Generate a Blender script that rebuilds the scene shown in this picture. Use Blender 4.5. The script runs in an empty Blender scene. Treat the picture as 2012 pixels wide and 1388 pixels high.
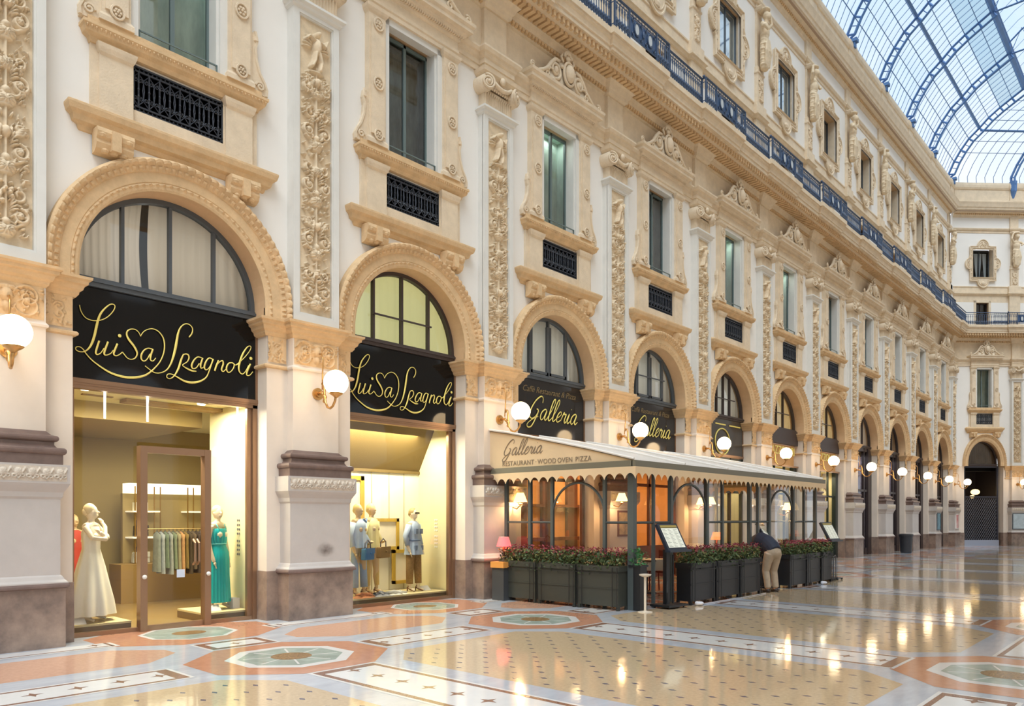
import bpy, bmesh, math, random
import numpy as np
from mathutils import Vector, Matrix, Euler

# ------------------------------------------------------------------ camera, sky, light, exposure
scn = bpy.context.scene
COL = scn.collection
TH = math.radians(42.4296)
cam_d = bpy.data.cameras.new('camera')
cam_d.sensor_width = 36.0
cam_d.lens = 36.0 * 1478.0 / 2012.0
cam_d.shift_y = (1020.0 - 694.0) / 2012.0
cam_d.clip_end = 500
cam = bpy.data.objects.new('camera', cam_d)
cam.location = (0, 0, 1.65)
cam.rotation_euler = (math.pi / 2, 0, TH - math.pi / 2)
COL.objects.link(cam)
scn.camera = cam

vs = scn.view_settings
scn.display_settings.display_device = 'sRGB'
vs.view_transform = 'Standard'
vs.look = 'None'
vs.gamma = 1.0
vs.use_curve_mapping = False
vs.exposure = -0.06

scn.render.engine = 'CYCLES'
cy = scn.cycles
cy.use_denoising = True
cy.max_bounces = 8
cy.diffuse_bounces = 4
cy.glossy_bounces = 3
cy.transmission_bounces = 4
cy.transparent_max_bounces = 10
cy.caustics_reflective = False
cy.caustics_refractive = False
cy.sample_clamp_indirect = 6.0
cy.blur_glossy = 0.5


def S(r, g, b, a=1.0):
    f = lambda c: (c / 255.0) / 12.92 if c / 255.0 <= 0.04045 else ((c / 255.0 + 0.055) / 1.055) ** 2.4
    return (f(r), f(g), f(b), a)


world = bpy.data.worlds.new('sky')
scn.world = world
world.use_nodes = True
nt = world.node_tree
nt.nodes.clear()
w_out = nt.nodes.new('ShaderNodeOutputWorld')
w_bg = nt.nodes.new('ShaderNodeBackground')
w_tc = nt.nodes.new('ShaderNodeTexCoord')
w_no = nt.nodes.new('ShaderNodeTexNoise')
w_no.inputs['Scale'].default_value = 3.2
w_no.inputs['Detail'].default_value = 5
w_ra = nt.nodes.new('ShaderNodeValToRGB')
w_ra.color_ramp.elements[0].position = 0.40
w_ra.color_ramp.elements[0].color = (0.70, 0.86, 1.0, 1)
w_ra.color_ramp.elements[1].position = 0.58
w_ra.color_ramp.elements[1].color = (1.0, 1.0, 1.0, 1)
nt.links.new(w_tc.outputs['Generated'], w_no.inputs['Vector'])
nt.links.new(w_no.outputs['Fac'], w_ra.inputs['Fac'])
nt.links.new(w_ra.outputs['Color'], w_bg.inputs['Color'])
w_bg.inputs["Strength"].default_value = 1.15
nt.links.new(w_bg.outputs['Background'], w_out.inputs['Surface'])

sun_d = bpy.data.lights.new('sun', 'SUN')
sun_d.energy = 3.3
sun_d.angle = math.radians(38)
sun_d.color = (0.92, 0.965, 1.0)
sun = bpy.data.objects.new('sun', sun_d)
# comes down through the glass vault from the side of the opposite facade
d = Vector((0.48, 0.40, -1.0))
sun.rotation_euler = d.to_track_quat('-Z', 'Y').to_euler()
sun.location = (20, -5, 40)
COL.objects.link(sun)

# ------------------------------------------------------------------ measures of the place
B = 4.46            # bay width
P0 = 2.66           # first pier
NB = 11             # bays on the long wall
YW = 11.15          # face of the long wall
def PX(k): return P0 + B * k
def CX(k): return P0 + B * (k + 0.5)
XC = 51.95          # corner of long wall and end wall
E45 = -math.pi / 4

# ------------------------------------------------------------------ materials
MATS = {}
def mat(name, col, rough=0.6, metal=0.0, var=0.0, vscale=3.0, bump=0.0, bscale=20.0, emit=None, estr=0.0, spec=0.5,
        col2=None, detail=4, coat=0.0, stretch=None):
    if name in MATS: return MATS[name]
    m = bpy.data.materials.new(name)
    m.use_nodes = True
    n = m.node_tree
    b = n.nodes['Principled BSDF']
    b.inputs['Base Color'].default_value = col
    b.inputs['Roughness'].default_value = rough
    b.inputs['Metallic'].default_value = metal
    b.inputs['Specular IOR Level'].default_value = spec
    b.inputs['Coat Weight'].default_value = coat
    if var > 0 or col2 is not None or bump > 0:
        tc = n.nodes.new('ShaderNodeTexCoord')
        src = tc.outputs['Object']
        if stretch:
            mp = n.nodes.new('ShaderNodeMapping')
            mp.inputs['Scale'].default_value = stretch
            n.links.new(src, mp.inputs['Vector'])
            src = mp.outputs['Vector']
        if var > 0 or col2 is not None:
            no = n.nodes.new('ShaderNodeTexNoise')
            no.inputs['Scale'].default_value = vscale
            no.inputs['Detail'].default_value = detail
            no.inputs['Roughness'].default_value = 0.65
            n.links.new(src, no.inputs['Vector'])
            r = n.nodes.new('ShaderNodeValToRGB')
            r.color_ramp.elements[0].position = 0.32
            r.color_ramp.elements[1].position = 0.68
            c2 = col2 if col2 is not None else tuple(c * (1 - var) for c in col[:3]) + (1,)
            c1 = col if col2 is not None else tuple(min(1, c * (1 + var)) for c in col[:3]) + (1,)
            r.color_ramp.elements[0].color = c2
            r.color_ramp.elements[1].color = c1
            n.links.new(no.outputs['Fac'], r.inputs['Fac'])
            n.links.new(r.outputs['Color'], b.inputs['Base Color'])
        if bump > 0:
            nb = n.nodes.new('ShaderNodeTexNoise')
            nb.inputs['Scale'].default_value = bscale
            nb.inputs['Detail'].default_value = 3
            n.links.new(src, nb.inputs['Vector'])
            bp = n.nodes.new('ShaderNodeBump')
            bp.inputs['Strength'].default_value = bump
            bp.inputs['Distance'].default_value = 0.02
            n.links.new(nb.outputs['Fac'], bp.inputs['Height'])
            n.links.new(bp.outputs['Normal'], b.inputs['Normal'])
    if emit is not None:
        b.inputs['Emission Color'].default_value = emit
        b.inputs['Emission Strength'].default_value = estr
    MATS[name] = m
    return m


def glass_mat(name, tint=(1, 1, 1, 1), refl=1.0, rough=0.02, see=1.0):
    """thin pane: see-through, with a Fresnel reflection"""
    if name in MATS: return MATS[name]
    m = bpy.data.materials.new(name)
    m.use_nodes = True
    n = m.node_tree
    n.nodes.clear()
    out = n.nodes.new('ShaderNodeOutputMaterial')
    tr = n.nodes.new('ShaderNodeBsdfTransparent')
    tr.inputs['Color'].default_value = tint
    gl = n.nodes.new('ShaderNodeBsdfGlossy')
    gl.inputs['Roughness'].default_value = rough
    gl.inputs['Color'].default_value = (1, 1, 1, 1)
    fr = n.nodes.new('ShaderNodeFresnel')
    fr.inputs['IOR'].default_value = 1.5
    mu = n.nodes.new('ShaderNodeMath')
    mu.operation = 'MULTIPLY'
    mu.inputs[1].default_value = refl
    mx = n.nodes.new('ShaderNodeMixShader')
    n.links.new(fr.outputs['Fac'], mu.inputs[0])
    n.links.new(mu.outputs[0], mx.inputs['Fac'])
    last = tr
    if see < 1.0:
        df = n.nodes.new('ShaderNodeBsdfDiffuse')
        df.inputs['Color'].default_value = tint
        m2 = n.nodes.new('ShaderNodeMixShader')
        m2.inputs['Fac'].default_value = 1 - see
        n.links.new(tr.outputs[0], m2.inputs[1])
        n.links.new(df.outputs[0], m2.inputs[2])
        last = m2
    n.links.new(last.outputs[0], mx.inputs[1])
    n.links.new(gl.outputs[0], mx.inputs[2])
    n.links.new(mx.outputs[0], out.inputs['Surface'])
    MATS[name] = m
    return m


CREAM = mat('cream_stone', S(224, 205, 178), 0.8, var=0.09, vscale=4, detail=8, bump=0.3, bscale=40)
CREAMD = mat('ochre_stone', S(216, 184, 142), 0.8, var=0.12, vscale=5, detail=8, bump=0.3, bscale=40)
RELIEF = mat('carved_stone', S(222, 202, 172), 0.85, var=0.12, vscale=9, detail=8)
PLASTER = mat('white_plaster', S(236, 232, 226), 0.8, var=0.02, vscale=0.8)
FRAMEW = mat('pale_grey_stone', S(222, 220, 214), 0.7, var=0.04, vscale=2)
JAMB = mat('beige_stone', S(226, 213, 198), 0.65, var=0.05, vscale=1.2)
SOFFIT = mat('tan_stone', S(214, 178, 138), 0.8, var=0.06, vscale=3)
DADO = mat('grey_marble', S(190, 183, 177), 0.35, var=0.06, vscale=2.2, detail=8)
DARKB = mat('dark_marble', S(116, 96, 88), 0.4, var=0.15, vscale=6)
PLINTH = mat('brown_granite', S(160, 138, 122), 0.45, col2=S(108, 92, 84), vscale=2.6, detail=8)
IRON = mat('black_iron', S(58, 62, 70), 0.45, metal=0.3)
IRONB = mat('blue_black_iron', S(66, 84, 112), 0.5, metal=0.1)
STEEL = mat('blue_grey_steel', S(84, 124, 178), 0.5, var=0.1, vscale=2)
BRONZE = mat('brown_bronze', S(150, 118, 92), 0.35, metal=0.6)
FRAMEM = mat('grey_metal_frame', S(92, 98, 104), 0.45, metal=0.4)
DARKW = mat('dark_brown_frame', S(66, 56, 54), 0.5)
BRASS = mat('brass', S(205, 160, 100), 0.3, metal=0.8)
GOLD = mat('gold_letters', S(252, 226, 124), 0.4, metal=0.1, var=.15, vscale=5)
BLACKG = mat('black_glass', S(14, 14, 15), 0.06, spec=0.35)
GLOBE = mat('lit_globe', (1, 1, 1, 1), 0.3, emit=(1.0, 0.70, 0.38, 1), estr=11.0)
PANE = glass_mat('clear_glass', (0.97, 0.98, 0.96, 1), 0.8)
PANEW = glass_mat('window_glass', (0.94, 0.96, 0.95, 1), 1.6)
ROOFG = glass_mat('roof_glass', (0.93, 0.965, 0.985, 1), 0.5, 0.1)
ROOFG2 = glass_mat('tinted_roof_glass', (0.62, 0.74, 0.80, 1), 0.5, 0.1)

# ------------------------------------------------------------------ mesh helpers
class M:
    def __init__(s):
        s.v = []; s.f = []; s.mi = []; s.n = 0
    def add(s, vs_, fs, mi=0):
        o = s.n
        s.v.append(np.asarray(vs_, dtype=float).reshape(-1, 3)); s.n += len(s.v[-1])
        for f in fs: s.f.append(tuple(i + o for i in f))
        s.mi += [mi] * len(fs)
        return s
    def box(s, x0, x1, y0, y1, z0, z1, mi=0):
        v = [(x0, y0, z0), (x1, y0, z0), (x1, y1, z0), (x0, y1, z0), (x0, y0, z1), (x1, y0, z1), (x1, y1, z1), (x0, y1, z1)]
        return s.add(v, [(0, 3, 2, 1), (4, 5, 6, 7), (0, 1, 5, 4), (1, 2, 6, 5), (2, 3, 7, 6), (3, 0, 4, 7)], mi)
    def quad(s, a, b, c, d_, mi=0): return s.add([a, b, c, d_], [(0, 1, 2, 3)], mi)
    def poly(s, pts, mi=0): return s.add(pts, [tuple(range(len(pts)))], mi)
    def prism(s, pts, y0, y1, mi=0):
        """outline in (x,z), counter-clockwise seen from -y, given depth y0..y1"""
        n = len(pts)
        v = [(x, y0, z) for x, z in pts] + [(x, y1, z) for x, z in pts]
        f = [tuple(range(n)), tuple(range(2 * n - 1, n - 1, -1))]
        f += [(i, i + n, (i + 1) % n + n, (i + 1) % n) for i in range(n)]
        return s.add(v, f, mi)
    def mold(s, hw, yf, prof, yb=0.05, mi=0, x=0.0, cap=True):
        """moulding around the front and two sides of a block: prof = [(projection, z)...] upward"""
        v = []; f = []
        for o, z in prof:
            v += [(x - hw - o, yb, z), (x - hw - o, yf - o, z), (x + hw + o, yf - o, z), (x + hw + o, yb, z)]
        for i in range(len(prof) - 1):
            a = i * 4; b = a + 4
            for j in range(3): f.append((a + j, a + j + 1, b + j + 1, b + j))
        if cap:
            f.append((3, 2, 1, 0)); t = (len(prof) - 1) * 4
            f.append((t, t + 1, t + 2, t + 3))
        return s.add(v, f, mi)
    def run(s, x0, x1, prof, yf=0.0, yb=0.05, mi=0):
        """straight moulding from x0 to x1"""
        v = []; f = []
        for o, z in prof: v += [(x0, yf - o, z), (x1, yf - o, z)]
        for i in range(len(prof) - 1): f.append((2 * i, 2 * i + 1, 2 * i + 3, 2 * i + 2))
        k = len(prof)
        for xx, s0 in ((x0, 0), (x1, 1)):
            pts = [(xx, yf - o, z) for o, z in prof] + [(xx, yb, prof[-1][1]), (xx, yb, prof[0][1])]
            s.add(pts, [tuple(range(len(pts)))[::-1] if s0 == 0 else tuple(range(len(pts)))], mi)
        return s.add(v, f, mi)
    def tube(s, pts, r, seg=6, mi=0, closed=False, cap=True, flat=1.0):
        pts = [Vector(p) for p in pts]
        n = len(pts)
        rs = r if hasattr(r, '__len__') else [r] * n
        v = []; up = None
        for i, p in enumerate(pts):
            if closed: t = pts[(i + 1) % n] - pts[i - 1]
            else: t = pts[min(i + 1, n - 1)] - pts[max(i - 1, 0)]
            if t.length < 1e-9: t = Vector((0, 0, 1))
            t.normalize()
            if up is None:
                up = Vector((0, 1, 0)) if abs(t.y) < 0.9 else Vector((0, 0, 1))
            a = up - t * up.dot(t)
            if a.length < 1e-6: a = t.orthogonal()
            a.normalize(); up = a
            b = t.cross(a)
            for k in range(seg):
                an = 2 * math.pi * k / seg
                v.append(p + (a * math.cos(an) * flat + b * math.sin(an)) * rs[i])
        f = []
        m_ = n if closed else n - 1
        for i in range(m_):
            a0 = i * seg; b0 = ((i + 1) % n) * seg
            for k in range(seg):
                k2 = (k + 1) % seg
                f.append((a0 + k, a0 + k2, b0 + k2, b0 + k))
        if cap and not closed:
            f.append(tuple(range(seg))[::-1]); f.append(tuple(range((n - 1) * seg, n * seg)))
        return s.add([tuple(q) for q in v], f, mi)
    def lathe(s, prof, seg=20, cx=0, cy=0, mi=0, sx=1, sy=1, cap=True):
        v = []; f = []
        for r, z in prof:
            for k in range(seg):
                a = 2 * math.pi * k / seg
                v.append((cx + r * math.cos(a) * sx, cy + r * math.sin(a) * sy, z))
        for i in range(len(prof) - 1):
            for k in range(seg):
                k2 = (k + 1) % seg
                f.append((i * seg + k, i * seg + k2, (i + 1) * seg + k2, (i + 1) * seg + k))
        if cap:
            f.append(tuple(range(seg))[::-1]); f.append(tuple(range((len(prof) - 1) * seg, len(prof) * seg)))
        return s.add(v, f, mi)
    def ball(s, c, r, seg=12, mi=0):
        rx, ry, rz = r if hasattr(r, '__len__') else (r, r, r)
        h = seg // 2
        v = [(c[0], c[1], c[2] - rz)]; f = []
        for i in range(1, h):
            p = -math.pi / 2 + math.pi * i / h
            for k in range(seg):
                a = 2 * math.pi * k / seg
                v.append((c[0] + rx * math.cos(p) * math.cos(a), c[1] + ry * math.cos(p) * math.sin(a), c[2] + rz * math.sin(p)))
        v.append((c[0], c[1], c[2] + rz)); t = len(v) - 1
        for k in range(seg):
            k2 = (k + 1) % seg
            f.append((0, 1 + k2, 1 + k)); f.append((t, 1 + (h - 2) * seg + k, 1 + (h - 2) * seg + k2))
            for i in range(h - 2):
                f.append((1 + i * seg + k, 1 + i * seg + k2, 1 + (i + 1) * seg + k2, 1 + (i + 1) * seg + k))
        return s.add(v, f, mi)
    def grid(s, X, Y, Z, mi=0, flip=False):
        """X,Y,Z arrays of shape (rows, cols)"""
        r, c = X.shape
        v = np.stack([X, Y, Z], -1).reshape(-1, 3)
        f = []
        for i in range(r - 1):
            for j in range(c - 1):
                a = i * c + j
                q = (a, a + 1, a + c + 1, a + c)
                f.append(q[::-1] if flip else q)
        return s.add(v, f, mi)
    def mesh(s, name, mats, smooth=False):
        me = bpy.data.meshes.new(name)
        v = np.concatenate(s.v) if s.v else np.zeros((0, 3))
        me.from_pydata(v.tolist(), [], s.f)
        for m_ in (mats if isinstance(mats, (list, tuple)) else [mats]): me.materials.append(m_)
        me.polygons.foreach_set('material_index', s.mi)
        if smooth: me.polygons.foreach_set('use_smooth', [True] * len(me.polygons))
        me.update()
        return me
    def build(s, name, mats, parent=None, smooth=False, loc=None, rz=None, bevel=0):
        o = bpy.data.objects.new(name, s.mesh(name, mats, smooth))
        COL.objects.link(o)
        if parent is not None: o.parent = parent
        if loc is not None: o.location = loc
        if rz is not None: o.rotation_euler = (0, 0, rz)
        if bevel:
            bv = o.modifiers.new('bevel', 'BEVEL'); bv.width = bevel; bv.segments = 2; bv.limit_method = 'ANGLE'
        return o


def tag(o, label=None, cat=None, group=None, kind=None):
    if label: o['label'] = label
    if cat: o['category'] = cat
    if group: o['group'] = group
    if kind: o['kind'] = kind
    return o

def empty(name, loc=(0, 0, 0), rz=0.0, label=None, cat=None, group=None, kind=None, scale=None):
    o = bpy.data.objects.new(name, None)
    o.empty_display_size = 0.2
    o.location = loc
    o.rotation_euler = (0, 0, rz)
    if scale: o.scale = scale
    COL.objects.link(o)
    return tag(o, label, cat, group, kind)

def dup(src, loc=None, rz=None, label=None, group=None, name=None, scale=None, skip=()):
    r = src.copy(); COL.objects.link(r)
    if name: r.name = name
    if loc is not None: r.location = loc
    if rz is not None: r.rotation_euler = (0, 0, rz)
    if label: r['label'] = label
    if group: r['group'] = group
    if scale: r.scale = scale
    for ch in list(src.children):
        if ch.name.split('.')[0] in skip: continue
        c = ch.copy(); COL.objects.link(c); c.parent = r; c.matrix_parent_inverse = ch.matrix_parent_inverse
        for g in list(ch.children):
            e = g.copy(); COL.objects.link(e); e.parent = c; e.matrix_parent_inverse = g.matrix_parent_inverse
    return r

def arc(cx, cz, r, a0, a1, n, y=0.0, rz=None):
    rz = r if rz is None else rz
    return [(cx + r * math.cos(math.radians(a0 + (a1 - a0) * i / n)), y, cz + rz * math.sin(math.radians(a0 + (a1 - a0) * i / n))) for i in range(n + 1)]

def spiral(cx, cz, r0, r1, a0, turns, n=28, y=0.0, d=1):
    out = []
    for i in range(n + 1):
        t = i / n
        a = a0 + d * turns * 2 * math.pi * t
        r = r0 + (r1 - r0) * t
        out.append((cx + r * math.cos(a), y, cz + r * math.sin(a)))
    return out

def niche(m, w, z0, z1, ya, yb, mi=0, front=False):
    """back, sides, floor and ceiling of a shallow room"""
    m.quad((-w, yb, z0), (w, yb, z0), (w, yb, z1), (-w, yb, z1), mi)
    m.quad((-w, ya, z0), (-w, yb, z0), (-w, yb, z1), (-w, ya, z1), mi); m.quad((w, yb, z0), (w, ya, z0), (w, ya, z1), (w, yb, z1), mi)
    m.quad((-w, ya, z1), (-w, yb, z1), (w, yb, z1), (w, ya, z1), mi); m.quad((-w, ya, z0), (w, ya, z0), (w, yb, z0), (-w, yb, z0), mi)
    return m

# ------------------------------------------------------------------ carved relief as a height field
class Relief:
    def __init__(s, x0, x1, z0, z1, step):
        s.nx = max(4, int(round((x1 - x0) / step)) + 1); s.nz = max(4, int(round((z1 - z0) / step)) + 1)
        s.xs = np.linspace(x0, x1, s.nx); s.zs = np.linspace(z0, z1, s.nz)
        s.X, s.Z = np.meshgrid(s.xs, s.zs)
        s.H = np.zeros_like(s.X)
    def _sub(s, x0, x1, z0, z1):
        i0, i1 = np.searchsorted(s.zs, [z0, z1]); j0, j1 = np.searchsorted(s.xs, [x0, x1])
        return slice(max(i0 - 1, 0), i1 + 1), slice(max(j0 - 1, 0), j1 + 1)
    def line(s, pts, r, h):
        pts = [(p[0], p[-1]) for p in pts]
        n = len(pts)
        for i in range(n - 1):
            (ax, az), (bx, bz) = pts[i], pts[i + 1]
            rr = r if not hasattr(r, '__len__') else r[0] + (r[1] - r[0]) * i / max(1, n - 2)
            si, sj = s._sub(min(ax, bx) - rr, max(ax, bx) + rr, min(az, bz) - rr, max(az, bz) + rr)
            X = s.X[si, sj]; Z = s.Z[si, sj]
            if X.size == 0: continue
            dx, dz = bx - ax, bz - az
            L = dx * dx + dz * dz + 1e-12
            t = np.clip(((X - ax) * dx + (Z - az) * dz) / L, 0, 1)
            dd = np.hypot(X - ax - t * dx, Z - az - t * dz) / rr
            s.H[si, sj] = np.maximum(s.H[si, sj], h * np.clip(1 - dd * dd, 0, 1) ** 0.4)
    def blob(s, cx, cz, rx, rz, h, ang=0.0, flute=0, fl=0.3):
        R = max(rx, rz)
        si, sj = s._sub(cx - R, cx + R, cz - R, cz + R)
        X = s.X[si, sj] - cx; Z = s.Z[si, sj] - cz
        if X.size == 0: return
        c, n = math.cos(ang), math.sin(ang)
        u = (X * c + Z * n) / rx; w = (-X * n + Z * c) / rz
        d2 = u * u + w * w
        k = h * np.clip(1 - d2, 0, 1) ** 0.42
        if flute: k = k * (1 - fl + fl * np.abs(np.cos(np.arctan2(w, u) * flute / 2)))
        s.H[si, sj] = np.maximum(s.H[si, sj], k)
    def sline(s, pts, r, h):
        s.line(pts, r, h); s.line([(-p[0],) + tuple(p[1:]) for p in pts], r, h)
    def sblob(s, cx, cz, rx, rz, h, ang=0.0, flute=0, fl=0.3):
        s.blob(cx, cz, rx, rz, h, ang, flute, fl); s.blob(-cx, cz, rx, rz, h, -ang, flute, fl)
    def into(s, m, y=0.0, mi=0):
        m.grid(s.X, y - s.H, s.Z, mi)
        return m

def candelabra(R, hw, z0, z1, h, seed, figure=True, unit=0.86):
    """climbing ornament: stem, vases, scrolls, leaves, berries"""
    rnd = random.Random(seed)
    R.line([(0, z0 + 0.05), (0, z1 - (0.75 if figure else 0.05))], 0.022, h * 0.6)
    z = z0 + 0.05; k = 0
    top = z1 - (0.85 if figure else 0.1)
    while z < top - 0.22:
        u = min(unit * rnd.uniform(0.85, 1.1), top - z)
        kind = k % 3
        # vase
        R.blob(0, z + 0.10 * u, hw * 0.42, 0.10 * u, h * 1.25, flute=10)
        R.blob(0, z + 0.24 * u, hw * 0.20, 0.07 * u, h)
        R.blob(0, z + 0.02 * u, hw * 0.30, 0.03, h * 0.9)
        # scrolls
        s1 = spiral(hw * 0.55, z + 0.36 * u, 0.03, hw * 0.36, 0.5, 1.15, 20)
        R.sline(s1, 0.024, h * 0.8)
        R.sline([(0, z + 0.2 * u), (hw * 0.35, z + 0.18 * u), (hw * 0.72, z + 0.26 * u)], 0.022, h * 0.7)
        R.sblob(hw * 0.55, z + 0.36 * u, 0.045, 0.045, h * 1.1, flute=6)
        s2 = spiral(hw * 0.50, z + 0.70 * u, 0.025, hw * 0.34, 3.6, 1.05, 20, d=-1)
        R.sline(s2, 0.020, h * 0.75)
        # leaves
        for q in range(24):
            a = rnd.uniform(-0.6, 1.6); x = rnd.uniform(0.05, hw * 0.92); zz = z + rnd.uniform(0.02, 0.99) * u
            R.sblob(x, zz, rnd.uniform(0.025, 0.050), rnd.uniform(0.009, 0.016), h * rnd.uniform(0.5, 1.1), a)
        for q in range(12):
            x = rnd.uniform(0.04, hw * 0.9); zz = z + rnd.uniform(0.02, 0.99) * u
            R.sblob(x, zz, .014, .014, h * rnd.uniform(0.7, 1.2))
        for q in range(5):
            a = 0.35 + 0.28 * q
            R.sblob(0.055 + 0.05 * math.cos(a), z + (0.46 + 0.05 * q) * u, 0.055, 0.016, h, a)
        if kind == 1:   # mask and wings
            R.blob(0, z + 0.62 * u, 0.055, 0.075, h * 1.5)
            for q in range(4): R.sblob(0.12 + 0.02 * q, z + (0.60 + 0.04 * q) * u, 0.09, 0.02, h * 0.9, 0.5)
        elif kind == 2:
            R.blob(0, z + 0.64 * u, 0.09, 0.09, h * 1.2, flute=12)
        else:
            for q in range(7): R.blob(rnd.uniform(-0.06, 0.06), z + rnd.uniform(0.55, 0.78) * u, 0.028, 0.028, h * 1.3)
        z += u; k += 1
    if figure:          # small winged figure at the head of the panel
        zc = z1 - 0.42
        R.blob(0, zc, 0.075, 0.16, h * 1.6); R.blob(0, zc + 0.20, 0.05, 0.06, h * 1.8)
        R.line([(0.03, zc - 0.1), (0.07, zc - 0.25), (0.04, zc - 0.38)], 0.035, h * 1.4)
        R.line([(-0.03, zc - 0.1), (-0.05, zc - 0.24), (-0.10, zc - 0.34)], 0.033, h * 1.3)
        R.line([(0.05, zc + 0.1), (0.15, zc + 0.06), (0.19, zc + 0.17)], 0.024, h * 1.2)
        R.line([(-0.05, zc + 0.1), (-0.15, zc + 0.14), (-0.20, zc + 0.08)], 0.024, h * 1.2)
        for q in range(4): R.sblob(0.13 + 0.015 * q, zc + 0.12 - 0.05 * q, 0.09, 0.022, h * 0.7, 0.7 - 0.25 * q)
        R.blob(0, zc - 0.42, 0.16, 0.03, h)

WARM = (1.0, .91, .68)
def area(name, loc, sx, sy, en, col=WARM, rot=(0, 0, 0)):
    l = bpy.data.lights.new(name, 'AREA'); l.shape = 'RECTANGLE'; l.size = sx; l.size_y = sy; l.energy = en; l.color = col
    o = bpy.data.objects.new(name, l); o.location = loc; o.rotation_euler = rot; COL.objects.link(o); return o

def translucent(m_, fac=.55):
    """cloth or frosted pane that lets the added fill light behind glow through"""
    n = m_.node_tree; out = n.nodes['Material Output']; b = n.nodes['Principled BSDF']
    t = n.nodes.new('ShaderNodeBsdfTranslucent'); t.inputs['Color'].default_value = b.inputs['Base Color'].default_value
    x = n.nodes.new('ShaderNodeMixShader'); x.inputs['Fac'].default_value = fac
    n.links.new(b.outputs[0], x.inputs[1]); n.links.new(t.outputs[0], x.inputs[2]); n.links.new(x.outputs[0], out.inputs['Surface'])
    return m_

# ================================================================== SETTING: the long wall with its openings
R_IN, R_OUT, ZS = 1.36, 1.80, 5.05

def wall_bay(m, cx, hb=2.23, sx=1.0, front_only=False):
    """one bay of wall: beige jambs, white plaster, openings with reveals. slots 0 jamb 1 plaster 2 frieze 3 tan reveal"""
    X = lambda x: cx + x * sx
    def q(x0, x1, z0, z1, mi, y=0.0): m.quad((X(x0), y, z0), (X(x1), y, z0), (X(x1), y, z1), (X(x0), y, z1), mi)
    ho = 1.42
    # shop opening, to z 4.88
    q(-hb, -ho, 0, 4.88, 0); q(ho, hb, 0, 4.88, 0)
    for s_ in (-1, 1):
        m.quad((X(s_ * ho), 0, 0), (X(s_ * ho), 0.45, 0), (X(s_ * ho), 0.45, 4.88), (X(s_ * ho), 0, 4.88), 0)
        # stone base of the jamb
        m.box(min(X(s_ * (ho - .012)), X(s_ * hb)), max(X(s_ * (ho - .012)), X(s_ * hb)), -0.02, 0.40, 0, 0.80, 4)
    # ledge under the arch
    zt = 7.0
    n = 36
    arcp = [(R_IN * math.cos(math.pi * i / n), ZS + R_IN * math.sin(math.pi * i / n)) for i in range(n + 1)]
    q(-hb, -R_IN, 4.88, zt, 1); q(R_IN, hb, 4.88, zt, 1)
    for i in range(n):
        (xa, za), (xb, zb) = arcp[i], arcp[i + 1]
        m.quad((X(xb), 0, zb), (X(xa), 0, za), (X(xa), 0, zt), (X(xb), 0, zt), 1)
        m.quad((X(xa), -0.05, za), (X(xb), -0.05, zb), (X(xb), 0.45, zb), (X(xa), 0.45, za), 3)
    for s_ in (-1, 1):
        m.quad((X(s_ * R_IN), -0.05, 4.86), (X(s_ * R_IN), 0.45, 4.86), (X(s_ * R_IN), 0.45, ZS), (X(s_ * R_IN), -0.05, ZS), 3)
    # large window
    w, a, b = 0.66, 8.45, 10.86
    q(-hb, hb, zt, a, 1); q(-hb, -w, a, b, 1); q(w, hb, a, b, 1); q(-hb, hb, b, 11.05, 1); q(-hb, hb, 11.05, 12.8, 2)
    for s_ in (-1, 1):
        m.quad((X(s_ * w), -0.02, a), (X(s_ * w), 0.40, a), (X(s_ * w), 0.40, b), (X(s_ * w), -0.02, b), 1)
    m.quad((X(-w), -0.02, b), (X(w), -0.02, b), (X(w), 0.40, b), (X(-w), 0.40, b), 3)
    m.quad((X(-w), -0.02, a), (X(-w), 0.40, a), (X(w), 0.40, a), (X(w), -0.02, a), 2)
    # upper storey, set back
    y = 0.15
    q(-hb, hb, 12.8, 13.33, 2, y)
    w, a, b = 0.52, 13.33, 14.95
    q(-hb, -w, a, b, 1, y); q(w, hb, a, b, 1, y); q(-hb, hb, b, 15.4, 2, y); q(-hb, hb, 15.4, 15.9, 2, y)
    for s_ in (-1, 1):
        m.quad((X(s_ * w), y, a), (X(s_ * w), y + 0.25, a), (X(s_ * w), y + 0.25, b), (X(s_ * w), y, b), 3)
    m.quad((X(-w), y, b), (X(w), y, b), (X(w), y + .25, b), (X(-w), y + .25, b), 3)
    w, a, b = 0.76, 16.5, 18.32
    q(-hb, hb, 15.9, a, 1, y); q(-hb, -w, a, b, 1, y); q(w, hb, a, b, 1, y); q(-hb, hb, b, 20.3, 1, y)
    for s_ in (-1, 1):
        m.quad((X(s_ * w), y, a), (X(s_ * w), y + 0.33, a), (X(s_ * w), y + 0.33, b), (X(s_ * w), y, b), 2)
    m.quad((X(-w), y, b), (X(w), y, b), (X(w), y + .33, b), (X(-w), y + .33, b), 3)
    m.quad((X(-w), y, a), (X(-w), y + .33, a), (X(w), y + .33, a), (X(w), y, a), 2)
    q(-hb, hb, 20.3, 22.2, 2, y)

WALLM = [JAMB, PLASTER, CREAM, SOFFIT, PLINTH]
m = M()
for k in range(NB): wall_bay(m, CX(k))
m.quad((-14, 0, 0), (0.43 + 2.23, 0, 0), (2.66, 0, 22.2), (-14, 0, 22.2), 1)
m.quad((PX(NB), 0, 0), (52.1, 0, 0), (52.1, 0, 22.2), (PX(NB), 0, 22.2), 1)
wall_left = m.build('wall_left', WALLM, loc=(0, YW, 0))
tag(wall_left, 'long white plaster and stone facade running down the left side of the arcade', 'wall', kind='structure')
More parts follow.
